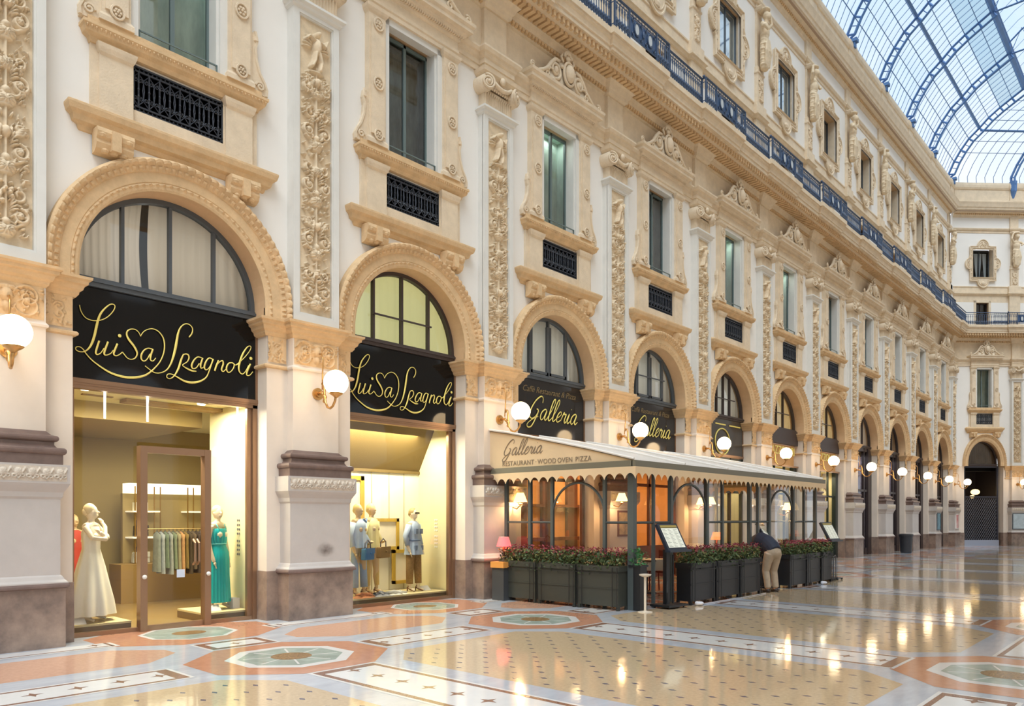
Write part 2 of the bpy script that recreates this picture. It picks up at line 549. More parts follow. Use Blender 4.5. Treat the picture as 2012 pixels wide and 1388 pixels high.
# end wall, turned by 45 degrees
ES = 0.87
EC = Vector((52.1, YW, 0))
def EP(t): return EC + Vector((math.cos(E45), math.sin(E45), 0)) * t
T1 = 1.97; T2 = 3.96; T3 = T2 + 1.99
m = M()
wall_bay(m, T1, sx=ES)
wall_bay(m, T3 + 0.0, sx=ES)
m.quad((0, 0, 0), (T1 - 2.23 * ES, 0, 0), (T1 - 2.23 * ES, 0, 22.2), (0, 0, 22.2), 1)
wall_end = m.build('wall_end', WALLM, loc=EC, rz=E45)
tag(wall_end, 'white plaster and stone facade closing the far end at an angle', 'wall', kind='structure')
# opposite facade (behind the camera, seen in reflections) - same wall turned round
WR = bpy.data.objects.new('wall_right', wall_left.data); COL.objects.link(WR)
WR.location = (PX(0) + PX(NB), -1.65, 0); WR.rotation_euler = (0, 0, math.pi)
tag(WR, 'opposite white facade mirrored in the shop signs', 'wall', kind='structure')
m = M(); m.quad((-14, YW, 0), (-14, -1.65, 0), (-14, -1.65, 22.2), (-14, YW, 22.2), 0)
m.box(-14.3, -14.0, -1.6, 11, 0, 9, 1)
o = m.build('wall_back', [PLASTER, CREAM]); tag(o, 'far facade behind the viewpoint', 'wall', kind='structure')

# ================================================================== PILASTER (one per pier)
def panel_relief(seed):
    R = Relief(-0.30, 0.30, 5.08, 10.02, 0.009)
    R.H[:] = 0
    candelabra(R, 0.28, 5.12, 9.98, 0.10, seed)
    return R
def band_relief(x0, x1, z0, z1, h, pitch, seed=0, step=0.01):
    R = Relief(x0, x1, z0, z1, step)
    zc = (z0 + z1) / 2; hh = (z1 - z0) / 2
    n = max(1, int(round((x1 - x0) / pitch))); p = (x1 - x0) / n
    for i in range(n):
        x = x0 + p * (i + 0.5)
        R.blob(x, zc + hh * 0.15, p * 0.28, hh * 0.55, h, flute=8)
        R.line(spiral(x - p * 0.3, zc - hh * 0.3, 0.01, p * 0.2, 0.5, 1.1, 12), 0.009, h * 0.7)
        R.line(spiral(x + p * 0.3, zc - hh * 0.3, 0.01, p * 0.2, 2.6, 1.1, 12, d=-1), 0.009, h * 0.7)
        R.line([(x - p * 0.5, zc + hh * 0.7), (x, zc - hh * 0.75), (x + p * 0.5, zc + hh * 0.7)], 0.010, h * 0.6)
    return R
def frieze_relief(x0, x1, z0, z1, seed):
    """arabesque on the impost block: rinceaux and a central head"""
    R = Relief(x0, x1, z0, z1, 0.011)
    zc = (z0 + z1) / 2; hh = (z1 - z0) / 2; hw = (x1 - x0) / 2; xc = (x0 + x1) / 2
    rnd = random.Random(seed)
    if hw > 0.3:
        R.blob(xc, zc + 0.04, 0.07, 0.09, 0.06); R.blob(xc, zc + 0.13, 0.10, 0.04, 0.045, flute=8); R.blob(xc, zc - 0.10, 0.05, 0.07, 0.04)
        cs = [xc - hw * 0.55, xc + hw * 0.55]
    else:
        cs = [xc]
    for c in cs:
        for d_ in (-1, 1):
            R.line(spiral(c, zc + 0.05 * d_, 0.02, min(hw * 0.4, hh * 0.75), 1.0 * d_, 1.3, 22, d=d_), 0.014, 0.025)
        R.blob(c, zc, 0.035, 0.035, 0.04, flute=6)
        for q in range(26):
            R.blob(c + rnd.uniform(-0.17, 0.17), zc + rnd.uniform(-hh, hh) * 0.85, rnd.uniform(0.018, 0.035), 0.011, 0.03, rnd.uniform(-1.5, 1.5))
    return R

def make_pilaster():
    t = empty('pilaster')
    m = M()
    m.mold(0.62, -0.35, [(0, 0), (0, 0.76)], yb=0.02, mi=0)
    m.build('plinth', [PLINTH], t)
    m = M()
    m.mold(0.57, -0.31, [(0.05, 0.76), (0.07, 0.80), (0.07, 0.84), (0.04, 0.87), (0.02, 0.91), (0, 0.93), (0, 1.90), (0.02, 1.93),
                         (0.03, 1.99), (0.07, 2.06), (0.09, 2.10), (0.09, 2.34), (0.02, 2.345)], yb=0.02)
    m.mold(0.57, -0.31, [(0.05, 0.757), (0.085, 0.775), (0.085, 0.80), (0.07, 0.825)], yb=0.02, mi=1)
    ped = m.build('pedestal', [DADO, DARKB], t)
    R = band_relief(-0.62, 0.62, 2.125, 2.315, 0.032, 0.155, step=.007); m = M(); R.into(m, y=-0.402)
    m.build('carved_band', [mat('carved_grey_stone', S(204, 192, 176), .8, var=.12, vscale=20)], ped, smooth=True)
    m = M()
    prof = [(0.155, 2.345), (0.155, 2.47)]
    prof += [(0.155 - 0.0 + 0.035 * math.sin(a), 2.515 - 0.045 * math.cos(a)) for a in [math.pi * i / 6 for i in range(7)]]
    prof += [(0.10, 2.565), (0.075, 2.60), (0.075, 2.635)]
    prof += [(0.085 + 0.035 * math.sin(a), 2.68 - 0.04 * math.cos(a)) for a in [math.pi * i / 6 for i in range(7)]]
    prof += [(0.05, 2.73), (0.0, 2.78)]
    m.mold(0.44, -0.18, prof, yb=0.02)
    m.build('base', [DARKB], t)
    m = M()
    m.mold(0.44, -0.18, [(0, 2.77), (0, 4.10), (0.025, 4.115), (0.03, 4.14), (0.01, 4.165), (0, 4.18), (0, 4.66)], yb=0.02)
    m.build('shaft', [JAMB], t)
    # impost: carved block and cornice
    m = M()
    IMP = [(0.0, 4.62), (0.03, 4.66), (0.035, 4.69), (0.07, 4.72), (0.085, 4.77), (0.12, 4.79), (0.125, 4.83), (0.16, 4.85), (0.165, 4.885), (0.02, 4.895)]
    m.mold(0.44, -0.185, IMP, yb=0.02)
    for s_ in (-1, 1):     # the lower cornice over the arch jambs, returning into the opening
        x0, x1 = sorted((s_ * 0.40, s_ * 0.84))
        v = []
        m.mold((x1 - x0) / 2, -0.02, IMP, yb=0.35, x=(x0 + x1) / 2)
        m.mold((x1 - x0) / 2, -0.02, [(0, 4.10), (0.025, 4.115), (0.03, 4.14), (0.01, 4.165)], yb=0.3, x=(x0 + x1) / 2)
    imp = m.build('impost', [CREAMD], t)
    R = frieze_relief(-0.42, 0.42, 4.20, 4.62, 5); R.H *= 1.5; m = M(); R.into(m, y=-0.186)
    for s_ in (-1, 1):
        R = frieze_relief(*(sorted((s_ * 0.47, s_ * 0.80))), 4.20, 4.62, 9); R.into(m, y=-0.025)
    m.build('carved_block', [CREAMD], imp, smooth=True)
    # upper shaft with moulded frame
    m = M()
    m.mold(0.44, -0.14, [(0.0, 4.9), (0, 10.1)], yb=0.02)
    fr = 0.045
    for (a, b, c, d_) in ((-0.44, -0.33, 4.9, 10.1), (0.33, 0.44, 4.9, 10.1), (-0.33, 0.33, 4.9, 5.05), (-0.33, 0.33, 10.02, 10.1)):
        m.box(a, b, -0.20, -0.13, c, d_)
    for (a, b, c, d_) in ((-0.335, -0.305, 5.05, 10.02), (0.305, 0.335, 5.05, 10.02), (-0.305, 0.305, 5.05, 5.075), (-0.305, 0.305, 9.995, 10.02)):
        m.box(a, b, -0.18, -0.13, c, d_)
    # projecting slab under the capital
    m.mold(0.44, -0.20, [(0, 10.08), (0.04, 10.11), (0.05, 10.15), (0.09, 10.18), (0.09, 10.22), (0.0, 10.225)], yb=0.02)
    m.build('upper_shaft', [FRAMEW], t)
    m = M(); panel_relief(3).into(m, y=-0.145); m.build('carved_panel', [RELIEF], t, smooth=True)
    # capital
    m = M()
    m.mold(0.42, -0.17, [(0, 10.22), (0, 10.62)], yb=0.02)
    for i in range(14):
        x = -0.39 + 0.78 * i / 13
        m.tube([(x, -0.175, 10.25), (x, -0.175, 10.50), (x, -0.20, 10.56)], 0.018, 5)
    for i in range(11):
        x = -0.32 + 0.64 * i / 10
        m.ball((x, -0.24, 10.64), (0.03, 0.03, 0.045), 6)
    m.mold(0.44, -0.20, [(0.02, 10.70), (0.02, 10.84), (0.05, 10.88), (0.10, 10.92), (0.12, 10.99), (0.03, 11.0)], yb=0.02)
    cap = m.build('capital', [CREAM], t)
    m = M()
    for x, y in ((-0.43, -0.235), (0.43, -0.235)):
        an = -0.35 if x < 0 else 0.35
        c, s_ = math.cos(an), math.sin(an)
        pts = spiral(0, 0, 0.045, 0.155, 2.0, 2.0, 34, d=1 if x < 0 else -1)
        m.tube([(x + p[0] * c, y - 0.07 + p[0] * s_, 10.70 + p[2]) for p in pts], 0.028, 5)
        disc = [(0.17 * math.cos(a), 0.17 * math.sin(a)) for a in [2 * math.pi * i / 20 for i in range(20)]]
        v = [(x + px * c, y - 0.05 + px * s_, 10.70 + pz) for px, pz in disc] + [(x + px * c, y + 0.25 + px * s_ * 0.2, 10.70 + pz) for px, pz in disc]
        m.add(v, [tuple(range(20))] + [(i, i + 20, (i + 1) % 20 + 20, (i + 1) % 20) for i in range(20)])
        m.ball((x, y - 0.09, 10.70), 0.045, 8)
    m.tube([(-0.30, -0.27, 10.80), (-0.15, -0.30, 10.70), (0, -0.31, 10.66), (0.15, -0.30, 10.70), (0.30, -0.27, 10.80)], 0.045, 6)
    m.ball((0, -0.30, 10.86), (0.07, 0.06, 0.09), 8)
    m.build('volute', [CREAM], cap, smooth=True)
    # broken-out entablature and strip to the balcony
    m = M()
    m.mold(0.44, -0.20, [(0, 11.0), (0, 11.12), (0.02, 11.125), (0.02, 11.22), (0.05, 11.25), (0.07, 11.31), (0.11, 11.33), (0.14, 11.39), (0.14, 11.43), (0, 11.44)], yb=0.02)
    m.mold(0.34, -0.09, [(0, 11.44), (0, 12.75)], yb=0.02)
    m.build('entablature', [CREAM], t)
    return t
pil0 = make_pilaster()
alt_panel = []
for sd in (3, 11, 21):
    mm = M(); panel_relief(sd).into(mm, y=-0.145); alt_panel.append(mm.mesh('carved_panel', [RELIEF], True))
ORD = ['first', 'second', 'third', 'fourth', 'fifth', 'sixth', 'seventh', 'eighth', 'ninth', 'tenth', 'eleventh', 'twelfth']
where_p = {0: 'cut by the left picture edge, left of the first boutique window',
           1: 'with a dark stain on its pedestal, between the two boutique windows',
           2: 'at the near end of the awning',
           3: 'rising behind the middle of the awning',
           4: 'rising behind the far end of the awning',
           5: 'first one past the far end of the awning'}
def pil_label(k):
    if k in where_p: return 'tall carved stone pilaster ' + where_p[k]
    if k == NB: return 'carved stone pilaster standing in the far corner before the end wall'
    return 'tall carved stone pilaster, %s from the left' % ORD[k]
for k in range(NB + 1):
    p = pil0 if k == 0 else dup(pil0)
    p.location = (PX(k), YW, 0)
    tag(p, pil_label(k), 'pilaster', 'pilasters along the long wall')
    for ch in p.children:
        if ch.name.startswith('carved_panel'): ch.data = alt_panel[k % 3]
ms = bpy.data.materials.new('soot_stain'); ms.use_nodes = True
n_ = ms.node_tree; n_.nodes.clear()
o_ = n_.nodes.new('ShaderNodeOutputMaterial'); tc_ = n_.nodes.new('ShaderNodeTexCoord'); gr_ = n_.nodes.new('ShaderNodeTexGradient'); gr_.gradient_type = 'SPHERICAL'
mp_ = n_.nodes.new('ShaderNodeMapping'); mp_.inputs['Scale'].default_value = (5.2, 1, 7.5); no_ = n_.nodes.new('ShaderNodeTexNoise'); no_.inputs['Scale'].default_value = 14
mu_ = n_.nodes.new('ShaderNodeMath'); mu_.operation = 'MULTIPLY'; tr_ = n_.nodes.new('ShaderNodeBsdfTransparent'); df_ = n_.nodes.new('ShaderNodeBsdfDiffuse'); df_.inputs['Color'].default_value = S(104, 86, 76); mx_ = n_.nodes.new('ShaderNodeMixShader')
n_.links.new(tc_.outputs['Object'], mp_.inputs['Vector']); n_.links.new(mp_.outputs['Vector'], gr_.inputs['Vector']); n_.links.new(tc_.outputs['Object'], no_.inputs['Vector'])
n_.links.new(gr_.outputs['Fac'], mu_.inputs[0]); n_.links.new(no_.outputs['Fac'], mu_.inputs[1]); n_.links.new(mu_.outputs[0], mx_.inputs['Fac']); n_.links.new(tr_.outputs[0], mx_.inputs[1]); n_.links.new(df_.outputs[0], mx_.inputs[2]); n_.links.new(mx_.outputs[0], o_.inputs['Surface'])
for p in bpy.data.objects:
    if p.get('label', '').startswith('tall carved stone pilaster with a dark stain'):
        m = M(); m.quad((-.22, 0, -.16), (.22, 0, -.16), (.22, 0, .16), (-.22, 0, .16)); q_ = m.build('stain', [ms], p); q_.location = (.10, -.3125, 1.13)
pe = dup(pil0, loc=EP(T2), rz=E45, scale=(ES * 0.9, 1, 1)); pe['group'] = 'pilasters of the end wall'
pe['label'] = 'carved stone pilaster on the end wall, right of the dark gated arch'

# ================================================================== ARCHED SHOP FANLIGHTS
def make_arch():
    m = M()
    NA = 640
    prof = [(R_IN, -0.02), (R_IN, -0.07), (R_IN + .03, -0.085), (R_IN + .06, -0.09), ('bead', R_IN + .085, -0.10), (R_IN + .11, -0.09), (R_IN + .12, -0.10),
            (R_IN + .25, -0.105), (R_IN + .26, -0.125), ('dent', R_IN + .29, -0.13), ('dent', R_IN + .315, -0.14), (R_IN + .33, -0.15), ('egg', R_IN + .36, -0.165), ('egg', R_IN + .395, -0.175), (R_IN + .415, -0.17), (R_IN + .44, -0.15), (R_IN + .44, 0.02)]
    rows = []
    th = [-0.13 + (math.pi + 0.26) * i / NA for i in range(NA + 1)]
    V = []
    for p in prof:
        row = []
        for i, a in enumerate(th):
            if isinstance(p[0], str):
                k, r, y = p
                if k == 'bead': y = y - 0.030 * max(0, math.cos(a * 90)); r = r + 0.004 * math.cos(a * 90)
                if k == 'dent': y = y - 0.03 * (1 if math.cos(a * 110) > 0 else 0)
                if k == 'egg': y = y - 0.040 * abs(math.cos(a * 46)) ** 0.6; r = r + 0.010 * abs(math.cos(a * 46))
            else: r, y = p
            if a < 0: x, z = r, ZS + a * 1.3
            elif a > math.pi: x, z = -r, ZS - (a - math.pi) * 1.3
            else: x, z = r * math.cos(a), ZS + r * math.sin(a)
            row.append((x, y, z))
        rows.append(row)
    A = np.array(rows)
    m.grid(A[:, :, 0], A[:, :, 1], A[:, :, 2])
    return m.mesh('arch_surround', [CREAMD], False)
ARCH_ME = make_arch()

def half_disc(m, r, y, z0=4.97, mi=0, n=30):
    pts = [(-r, y, z0)] + [(r, y, z0)] + [(r * math.cos(math.pi * i / n), y, ZS + r * math.sin(math.pi * i / n)) for i in range(n + 1)]
    m.poly(pts, mi)

def arched_window(idx, loc, rz, framem, curtain, sx=1.0, mull=(-0.68, 0.0, 0.68), bars=None, label='', room=None, open_gap=False, two_leaf=False):
    t = empty('window_%d' % idx, loc, rz, label, 'arched window', kind='structure', scale=(sx, 1, 1))
    o = bpy.data.objects.new('arch_surround', ARCH_ME); COL.objects.link(o); o.parent = t
    m = M()
    y = 0.33
    ring = [(R_IN * 0.965, ), ]
    n = 40
    ro, ri = R_IN + 0.01, R_IN - 0.07
    for i in range(n):
        a, b = math.pi * i / n, math.pi * (i + 1) / n
        P_ = lambda r, g, yy: (r * math.cos(g), yy, ZS + r * math.sin(g))
        m.quad(P_(ri, a, y - .06), P_(ro, a, y - .06), P_(ro, b, y - .06), P_(ri, b, y - .06))
        m.quad(P_(ri, b, y - .06), P_(ri, b, y + .04), P_(ri, a, y + .04), P_(ri, a, y - .06))
    for s_ in (-1, 1): m.box(*sorted((s_ * ri, s_ * ro)), y - .06, y + .04, 4.9, ZS)
    m.box(-ro, ro, y - .08, y + .04, 4.90, 5.03)
    m.box(-ro, ro, y - .11, y - .07, 4.96, 5.0)
    for x in mull:
        zt = ZS + math.sqrt(max(0, ri * ri - x * x)) + 0.02
        m.box(x - .022, x + .022, y - .05, y + .03, 5.0, zt)
    if bars:
        for zb in bars:
            h = math.sqrt(max(0, ri * ri - (zb - ZS) ** 2))
            m.box(-min(h, 0.72), min(h, 0.72), y - .09, y - .06, zb - .015, zb + .015)
            for x in (-.70, .70): m.tube([(x, y - .09, zb), (x, y - .02, zb)], .012, 5)
    if two_leaf:
        for x0, x1 in ((-.65, -.03), (.03, .65)):
            for (a, b, c, d_) in ((x0, x0 + .05, 5.06, 6.2), (x1 - .05, x1, 5.06, 6.2), (x0, x1, 5.06, 5.12)):
                m.box(a, b, y - .055, y + .0, c, d_)
    m.build('window_frame', [framem], t)
    m = M(); half_disc(m, R_IN - .05, y); m.build('pane', [PANEW], t)
    m = M()
    if open_gap:
        for x0, x1, bow in ((-1.34, -.34, .05), (-.24, 1.36, -0.03)):
            zs = np.linspace(4.95, 6.5, 14); xs = np.linspace(0, 1, 40)
            X = np.zeros((14, 40)); Y = np.zeros((14, 40)); Z = np.zeros((14, 40))
            for i, z in enumerate(zs):
                lo = x0 + (bow * math.sin((z - 4.95) / 1.5 * math.pi) if x0 > -1 else 0)
                hi = x1 - (0.05 * math.sin((z - 4.95) / 1.5 * math.pi))
                X[i] = lo + (hi - lo) * xs; Y[i] = .46 + .018 * np.sin(xs * 60); Z[i] = z
            m.grid(X, Y, Z)
    else:
        xs = np.linspace(-1.38, 1.38, 90); zs = np.array([4.9, 6.5])
        X, Z = np.meshgrid(xs, zs); Y = .46 + .012 * np.sin(X * 34)
        m.grid(X, Y, Z)
    m.build('curtain', [curtain], t, smooth=True)
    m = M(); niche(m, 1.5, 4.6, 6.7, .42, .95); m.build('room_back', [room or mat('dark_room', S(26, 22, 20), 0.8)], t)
    return t

CUR_CREAM = mat('cream_curtain', S(240, 228, 210), 0.9); translucent(CUR_CREAM)
CUR_LIT = mat('lit_blind', S(206, 206, 160), 0.8, emit=S(236, 230, 160), estr=0.55)
CUR_PALE = mat('frosted_pane', S(232, 232, 222), 0.6, var=0.06, vscale=4); translucent(CUR_PALE)
CUR_WARM = mat('warm_room_light', S(214, 190, 140), 0.8, emit=S(240, 205, 140), estr=0.45, var=0.2, vscale=2)
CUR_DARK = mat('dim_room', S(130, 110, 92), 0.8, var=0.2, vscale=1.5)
cfg = [
 (FRAMEM, CUR_CREAM, dict(open_gap=True), 'arched window over the first boutique sign, cream drapes parted by a dark gap'),
 (DARKW, CUR_LIT, dict(bars=[5.50]), 'arched window over the second boutique sign, greenish light and a thin rail'),
 (FRAMEM, CUR_PALE, dict(two_leaf=True), 'arched window with frosted casements above the first Galleria sign'),
 (FRAMEM, CUR_PALE, dict(two_leaf=True, bars=[5.62]), 'arched window with frosted casements and a rail above the second Galleria sign'),
 (DARKW, CUR_PALE, dict(bars=[5.55], mull=(-.45, .0, .45)), 'arched window with a dark frame above the sign with a gold ring'),
 (DARKW, CUR_WARM, dict(bars=[5.55], mull=(-.3, .3)), 'arched window with warm light above the first fascia with hanging letters'),
 (DARKW, CUR_WARM, dict(bars=[5.55], mull=(-.3, .3)), 'arched window with warm light above the second fascia with hanging letters'),
 (DARKW, CUR_CREAM, dict(mull=(-.3, .3)), 'eighth arched window from the left'),
 (DARKW, CUR_DARK, dict(mull=(-.3, .3)), 'ninth arched window from the left'),
 (DARKW, CUR_DARK, dict(mull=(-.3, .3)), 'tenth arched window from the left'),
 (DARKW, CUR_DARK, dict(mull=(-.3, .3)), 'last arched window of the long wall'),
]
for k in (0, 2, 3, 4, 7):
    area('added_window_fill', (CX(k), YW + .92, 5.6), 2.4, 1.2, 10 if k == 0 else 9, col=(1, .93, .84), rot=(-math.pi / 2, 0, 0))  # unseen fill light added to brighten the curtains from behind
for k in range(NB):
    fm, cm, kw, lb = cfg[k]
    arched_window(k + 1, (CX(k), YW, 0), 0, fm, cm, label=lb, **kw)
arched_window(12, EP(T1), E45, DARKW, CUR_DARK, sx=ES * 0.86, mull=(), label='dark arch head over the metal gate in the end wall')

# ================================================================== LARGE WINDOWS with aedicule
def crest_mesh():
    m = M()
    Y = -0.30
    for s_ in (-1, 1):
        def T(pts, r, mm=m): mm.tube([(s_ * p[0], Y + (0.02 if len(p) < 3 else p[1]), p[-1]) for p in pts], r, 6)
        T([(1.22, 11.62), (1.05, 11.66), (0.88, 11.74), (0.72, 11.86), (0.60, 12.02), (0.46, 12.16), (0.30, 12.18)], [0.03, .04, .045, .05, .05, .05, .04])
        sp = [(x, z) for x, _, z in spiral(1.24, 11.70, 0.02, 0.085, 0, 1.4, 16)]
        T(sp, 0.022)
        sp = [(x, z) for x, _, z in spiral(0.44, 11.92, 0.03, 0.20, 1.0, 1.6, 26)]
        T(sp, 0.036)
        m.ball((s_ * 0.44, Y, 11.92), (0.07, 0.05, 0.09), 8)
        sp = [(x, z) for x, _, z in spiral(0.74, 11.74, 0.02, 0.085, 2.4, 1.3, 16, d=-1)]
        T(sp, 0.024)
        for q in range(5):
            a = 0.4 + q * 0.4
            m.ball((s_ * (0.62 + 0.10 * math.cos(a)), Y, 11.78 + 0.10 * math.sin(a)), (0.05, 0.03, 0.025), 6)
        T([(0.15, 12.22), (0.24, 12.32), (0.18, 12.42)], [0.03, .035, .02])
        m.ball((s_ * 0.22, Y, 12.08), (0.07, 0.05, 0.05), 6)
    m.ball((0, Y - 0.05, 11.98), (0.15, 0.10, 0.21), 12)
    m.tube([(0.19 * math.cos(a), Y - 0.03, 11.98 + 0.26 * math.sin(a)) for a in [2 * math.pi * i / 20 for i in range(20)]], 0.035, 6, closed=True)
    for q in range(7):
        a = math.pi * (0.12 + 0.76 * q / 6)
        m.ball((0.13 * math.cos(a), Y, 12.36 + 0.13 * math.sin(a)), (0.045, 0.04, 0.085 if q == 3 else 0.06), 6)
    m.ball((0, Y, 12.34), (0.08, 0.05, 0.07), 8)
    # low backing that carries the ornament
    m.prism([(-1.15, 11.55), (1.15, 11.55), (0.85, 11.70), (0.62, 11.86), (0.42, 12.08), (0.16, 12.22), (-0.16, 12.22), (-0.42, 12.08), (-0.62, 11.86), (-0.85, 11.70)], Y + 0.03, Y + 0.13)
    return m.mesh('crest', [CREAM], True)

def grille_mesh():
    m = M()
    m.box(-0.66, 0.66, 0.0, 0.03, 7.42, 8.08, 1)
    y = -0.03
    for z in (7.44, 7.50, 8.00, 8.06): m.box(-0.66, 0.66, y - .012, y + .012, z - .012, z + .012)
    for x in (-0.65, 0.65): m.box(x - .012, x + .012, y - .012, y + .012, 7.42, 8.08)
    n = 9
    for i in range(n):
        xc = -0.66 + 1.32 * (i + 0.5) / n
        m.box(xc - .010, xc + .010, y - .014, y + .01, 7.5, 8.0)
        for s_ in (-1, 1):
            for zc, d_ in ((7.62, 1), (7.88, -1)):
                m.tube(spiral(xc + s_ * 0.036, zc, 0.008, 0.032, 0.5, 1.2, 10, y=y, d=s_ * d_), 0.009, 4)
            m.tube([(xc, y, 7.52), (xc + s_ * .07, y, 7.60), (xc + s_ * .085, y, 7.75), (xc + s_ * .07, y, 7.90), (xc, y, 7.98)], 0.008, 4)
        for q in range(3): m.ball((xc, y - .01, 7.65 + 0.1 * q), (.022, .015, .03), 5)
    for i in range(22):
        x = -0.63 + 1.26 * i / 21
        for z in (7.47, 8.03): m.ball((x, y, z), .016, 4)
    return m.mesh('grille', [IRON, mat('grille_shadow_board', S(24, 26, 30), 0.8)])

def rosette(m, x, y, z, r):
    m.tube([(x + r * math.cos(a), y, z + r * 1.1 * math.sin(a)) for a in [2 * math.pi * i / 14 for i in range(14)]], 0.018, 5, closed=True)
    for q in range(6):
        a = 2 * math.pi * q / 6
        m.ball((x + r * .5 * math.cos(a), y, z + r * .5 * math.sin(a)), (r * .25, .02, r * .25), 6)
    m.ball((x, y - .01, z), (r * .22, .025, r * .22), 6)

def make_window():
    t = empty('window_20', kind='structure')
    m = M()
    for s_ in (-1, 1):
        x0, x1 = sorted((s_ * 0.72, s_ * 1.10))
        m.box(x0, x1, -0.12, 0.02, 8.45, 10.90)
        xi0, xi1 = sorted((s_ * 0.76, s_ * 1.06))
        m.box(xi0, xi1, -0.15, -0.10, 8.62, 10.62)
        m.mold(0.20, -0.12, [(0, 8.45), (0.03, 8.45), (0.03, 8.52), (0.0, 8.57)], x=s_ * 0.91)
        m.mold(0.19, -0.12, [(0, 10.80), (0.03, 10.84), (0.05, 10.88), (0.06, 10.93)], x=s_ * 0.91)
        for z in (9.55, 10.62): rosette(m, s_ * 0.91, -0.165, z, 0.10)
        rosette(m, s_ * 0.91, -0.165, 8.62, 0.085)
        # inner white architrave
    m.build('side_pilasters', [CREAM], t)
    m = M()
    for s_ in (-1, 1):
        x0, x1 = sorted((s_ * 0.60, s_ * 0.72)); m.box(x0, x1, -0.07, 0.1, 8.45, 10.90)
        x0, x1 = sorted((s_ * 0.56, s_ * 0.62)); m.box(x0, x1, -0.02, 0.3, 8.45, 10.86)
    m.box(-0.72, 0.72, -0.07, 0.1, 10.80, 10.92)
    m.build('architrave', [FRAMEW], t)
    # scrolls at the foot of the side pilasters
    for s_ in (-1, 1):
        m = M()
        out = [(1.10, 8.42), (1.36, 8.42), (1.37, 8.52), (1.33, 8.62), (1.25, 8.74), (1.19, 8.92), (1.17, 9.10), (1.20, 9.24), (1.17, 9.38), (1.10, 9.34)]
        pts = [(s_ * x, z) for x, z in out]
        if s_ < 0: pts = pts[::-1]
        m.prism(pts, -0.09, 0.02)
        m.tube([(s_ * x, -0.09, z) for x, z in out[1:9]], 0.028, 5)
        m.tube([(s_ * p[0], -0.10, p[2]) for p in spiral(1.25, 8.54, 0.015, 0.075, 0, 1.5, 16)], 0.02, 5)
        m.ball((s_ * 1.18, -0.09, 9.26), (0.045, 0.05, 0.06), 6)
        m.build('scroll', [CREAM], t)
    # entablature: architrave, carved frieze, cornice with a band of leaves
    m = M()
    m.mold(1.10, -0.12, [(0, 10.92), (0, 11.0), (0.02, 11.02), (0.02, 11.08), (0.0, 11.10), (0.0, 11.24), (0.04, 11.26), (0.05, 11.31), (0.13, 11.36), (0.14, 11.41), (0.22, 11.43), (0.22, 11.50), (0.26, 11.54), (0.27, 11.60), (0.0, 11.61)])
    for i in range(44):
        x = -1.14 + 2.28 * i / 43
        m.box(x - .016, x + .016, -0.225, -0.12, 11.30, 11.38)
    m.build('cornice', [CREAM], t)
    o = bpy.data.objects.new('crest', crest_mesh()); COL.objects.link(o); o.parent = t
    # sill, apron, shelf and brackets
    m = M()
    m.mold(1.25, -0.10, [(-0.02, 8.12), (0.0, 8.18), (0.06, 8.22), (0.08, 8.28), (0.10, 8.30), (0.10, 8.34), (0.02, 8.36), (0.02, 8.45), (-0.05, 8.455)])
    for i in range(46):
        x = -1.30 + 2.60 * i / 45
        m.ball((x, -0.185, 8.27), (0.018, 0.02, 0.03), 5)
    m.build('sill', [CREAMD], t)
    m = M()
    m.box(-1.22, -0.66, -0.05, 0.02, 7.2, 8.15); m.box(0.66, 1.22, -0.05, 0.02, 7.2, 8.15)
    m.box(-0.66, 0.66, -0.05, 0.02, 7.2, 7.43)
    for s_ in (-1, 1):
        x0, x1 = sorted((s_ * 0.68, s_ * 1.12)); m.box(x0, x1, -0.10, -0.04, 7.2, 8.15)
        m.mold(0.20, -0.10, [(0, 7.98), (0.03, 8.02), (0.05, 8.08), (0.06, 8.13)], x=s_ * 0.90)
    m.build('apron', [CREAM], t)
    o = bpy.data.objects.new('grille', grille_mesh()); COL.objects.link(o); o.parent = t
    m = M()
    m.mold(1.38, -0.04, [(-0.12, 6.80), (-0.10, 6.86), (-0.02, 6.90), (0.0, 6.96), (0.06, 6.99), (0.08, 7.06), (0.13, 7.10), (0.15, 7.17), (0.15, 7.20), (0.0, 7.28)])
    m.build('shelf', [CREAMD], t)
    for s_ in (-1, 1):
        m = M()
        pr = [(-0.02, 6.62), (-0.10, 6.63), (-0.17, 6.67), (-0.20, 6.74), (-0.19, 6.79), (-0.22, 6.82), (-0.24, 6.88), (-0.22, 6.94), (-0.02, 6.95)]
        n = len(pr)
        x0, x1 = s_ * 0.95 - 0.24, s_ * 0.95 + 0.24
        v = [(x0, y, z) for y, z in pr] + [(x1, y, z) for y, z in pr]
        m.add(v, [tuple(range(n)), tuple(range(2 * n - 1, n - 1, -1))] + [(i, i + 1, i + 1 + n, i + n)[::-1] for i in range(n - 1)])
        m.box(s_ * 0.95 - .06, s_ * 0.95 + .06, -0.255, -0.05, 6.66, 6.92)
        for a in (-.17, .17): m.ball((s_ * 0.95 + a, -0.20, 6.85), (.06, .05, .05), 8)
        for a in (-.12, 0, .12): m.ball((s_ * 0.95 + a, -0.14, 6.66), (.06, .06, .04), 8)
        m.build('bracket', [CREAMD], t, smooth=False)
    return t
W0 = make_window()

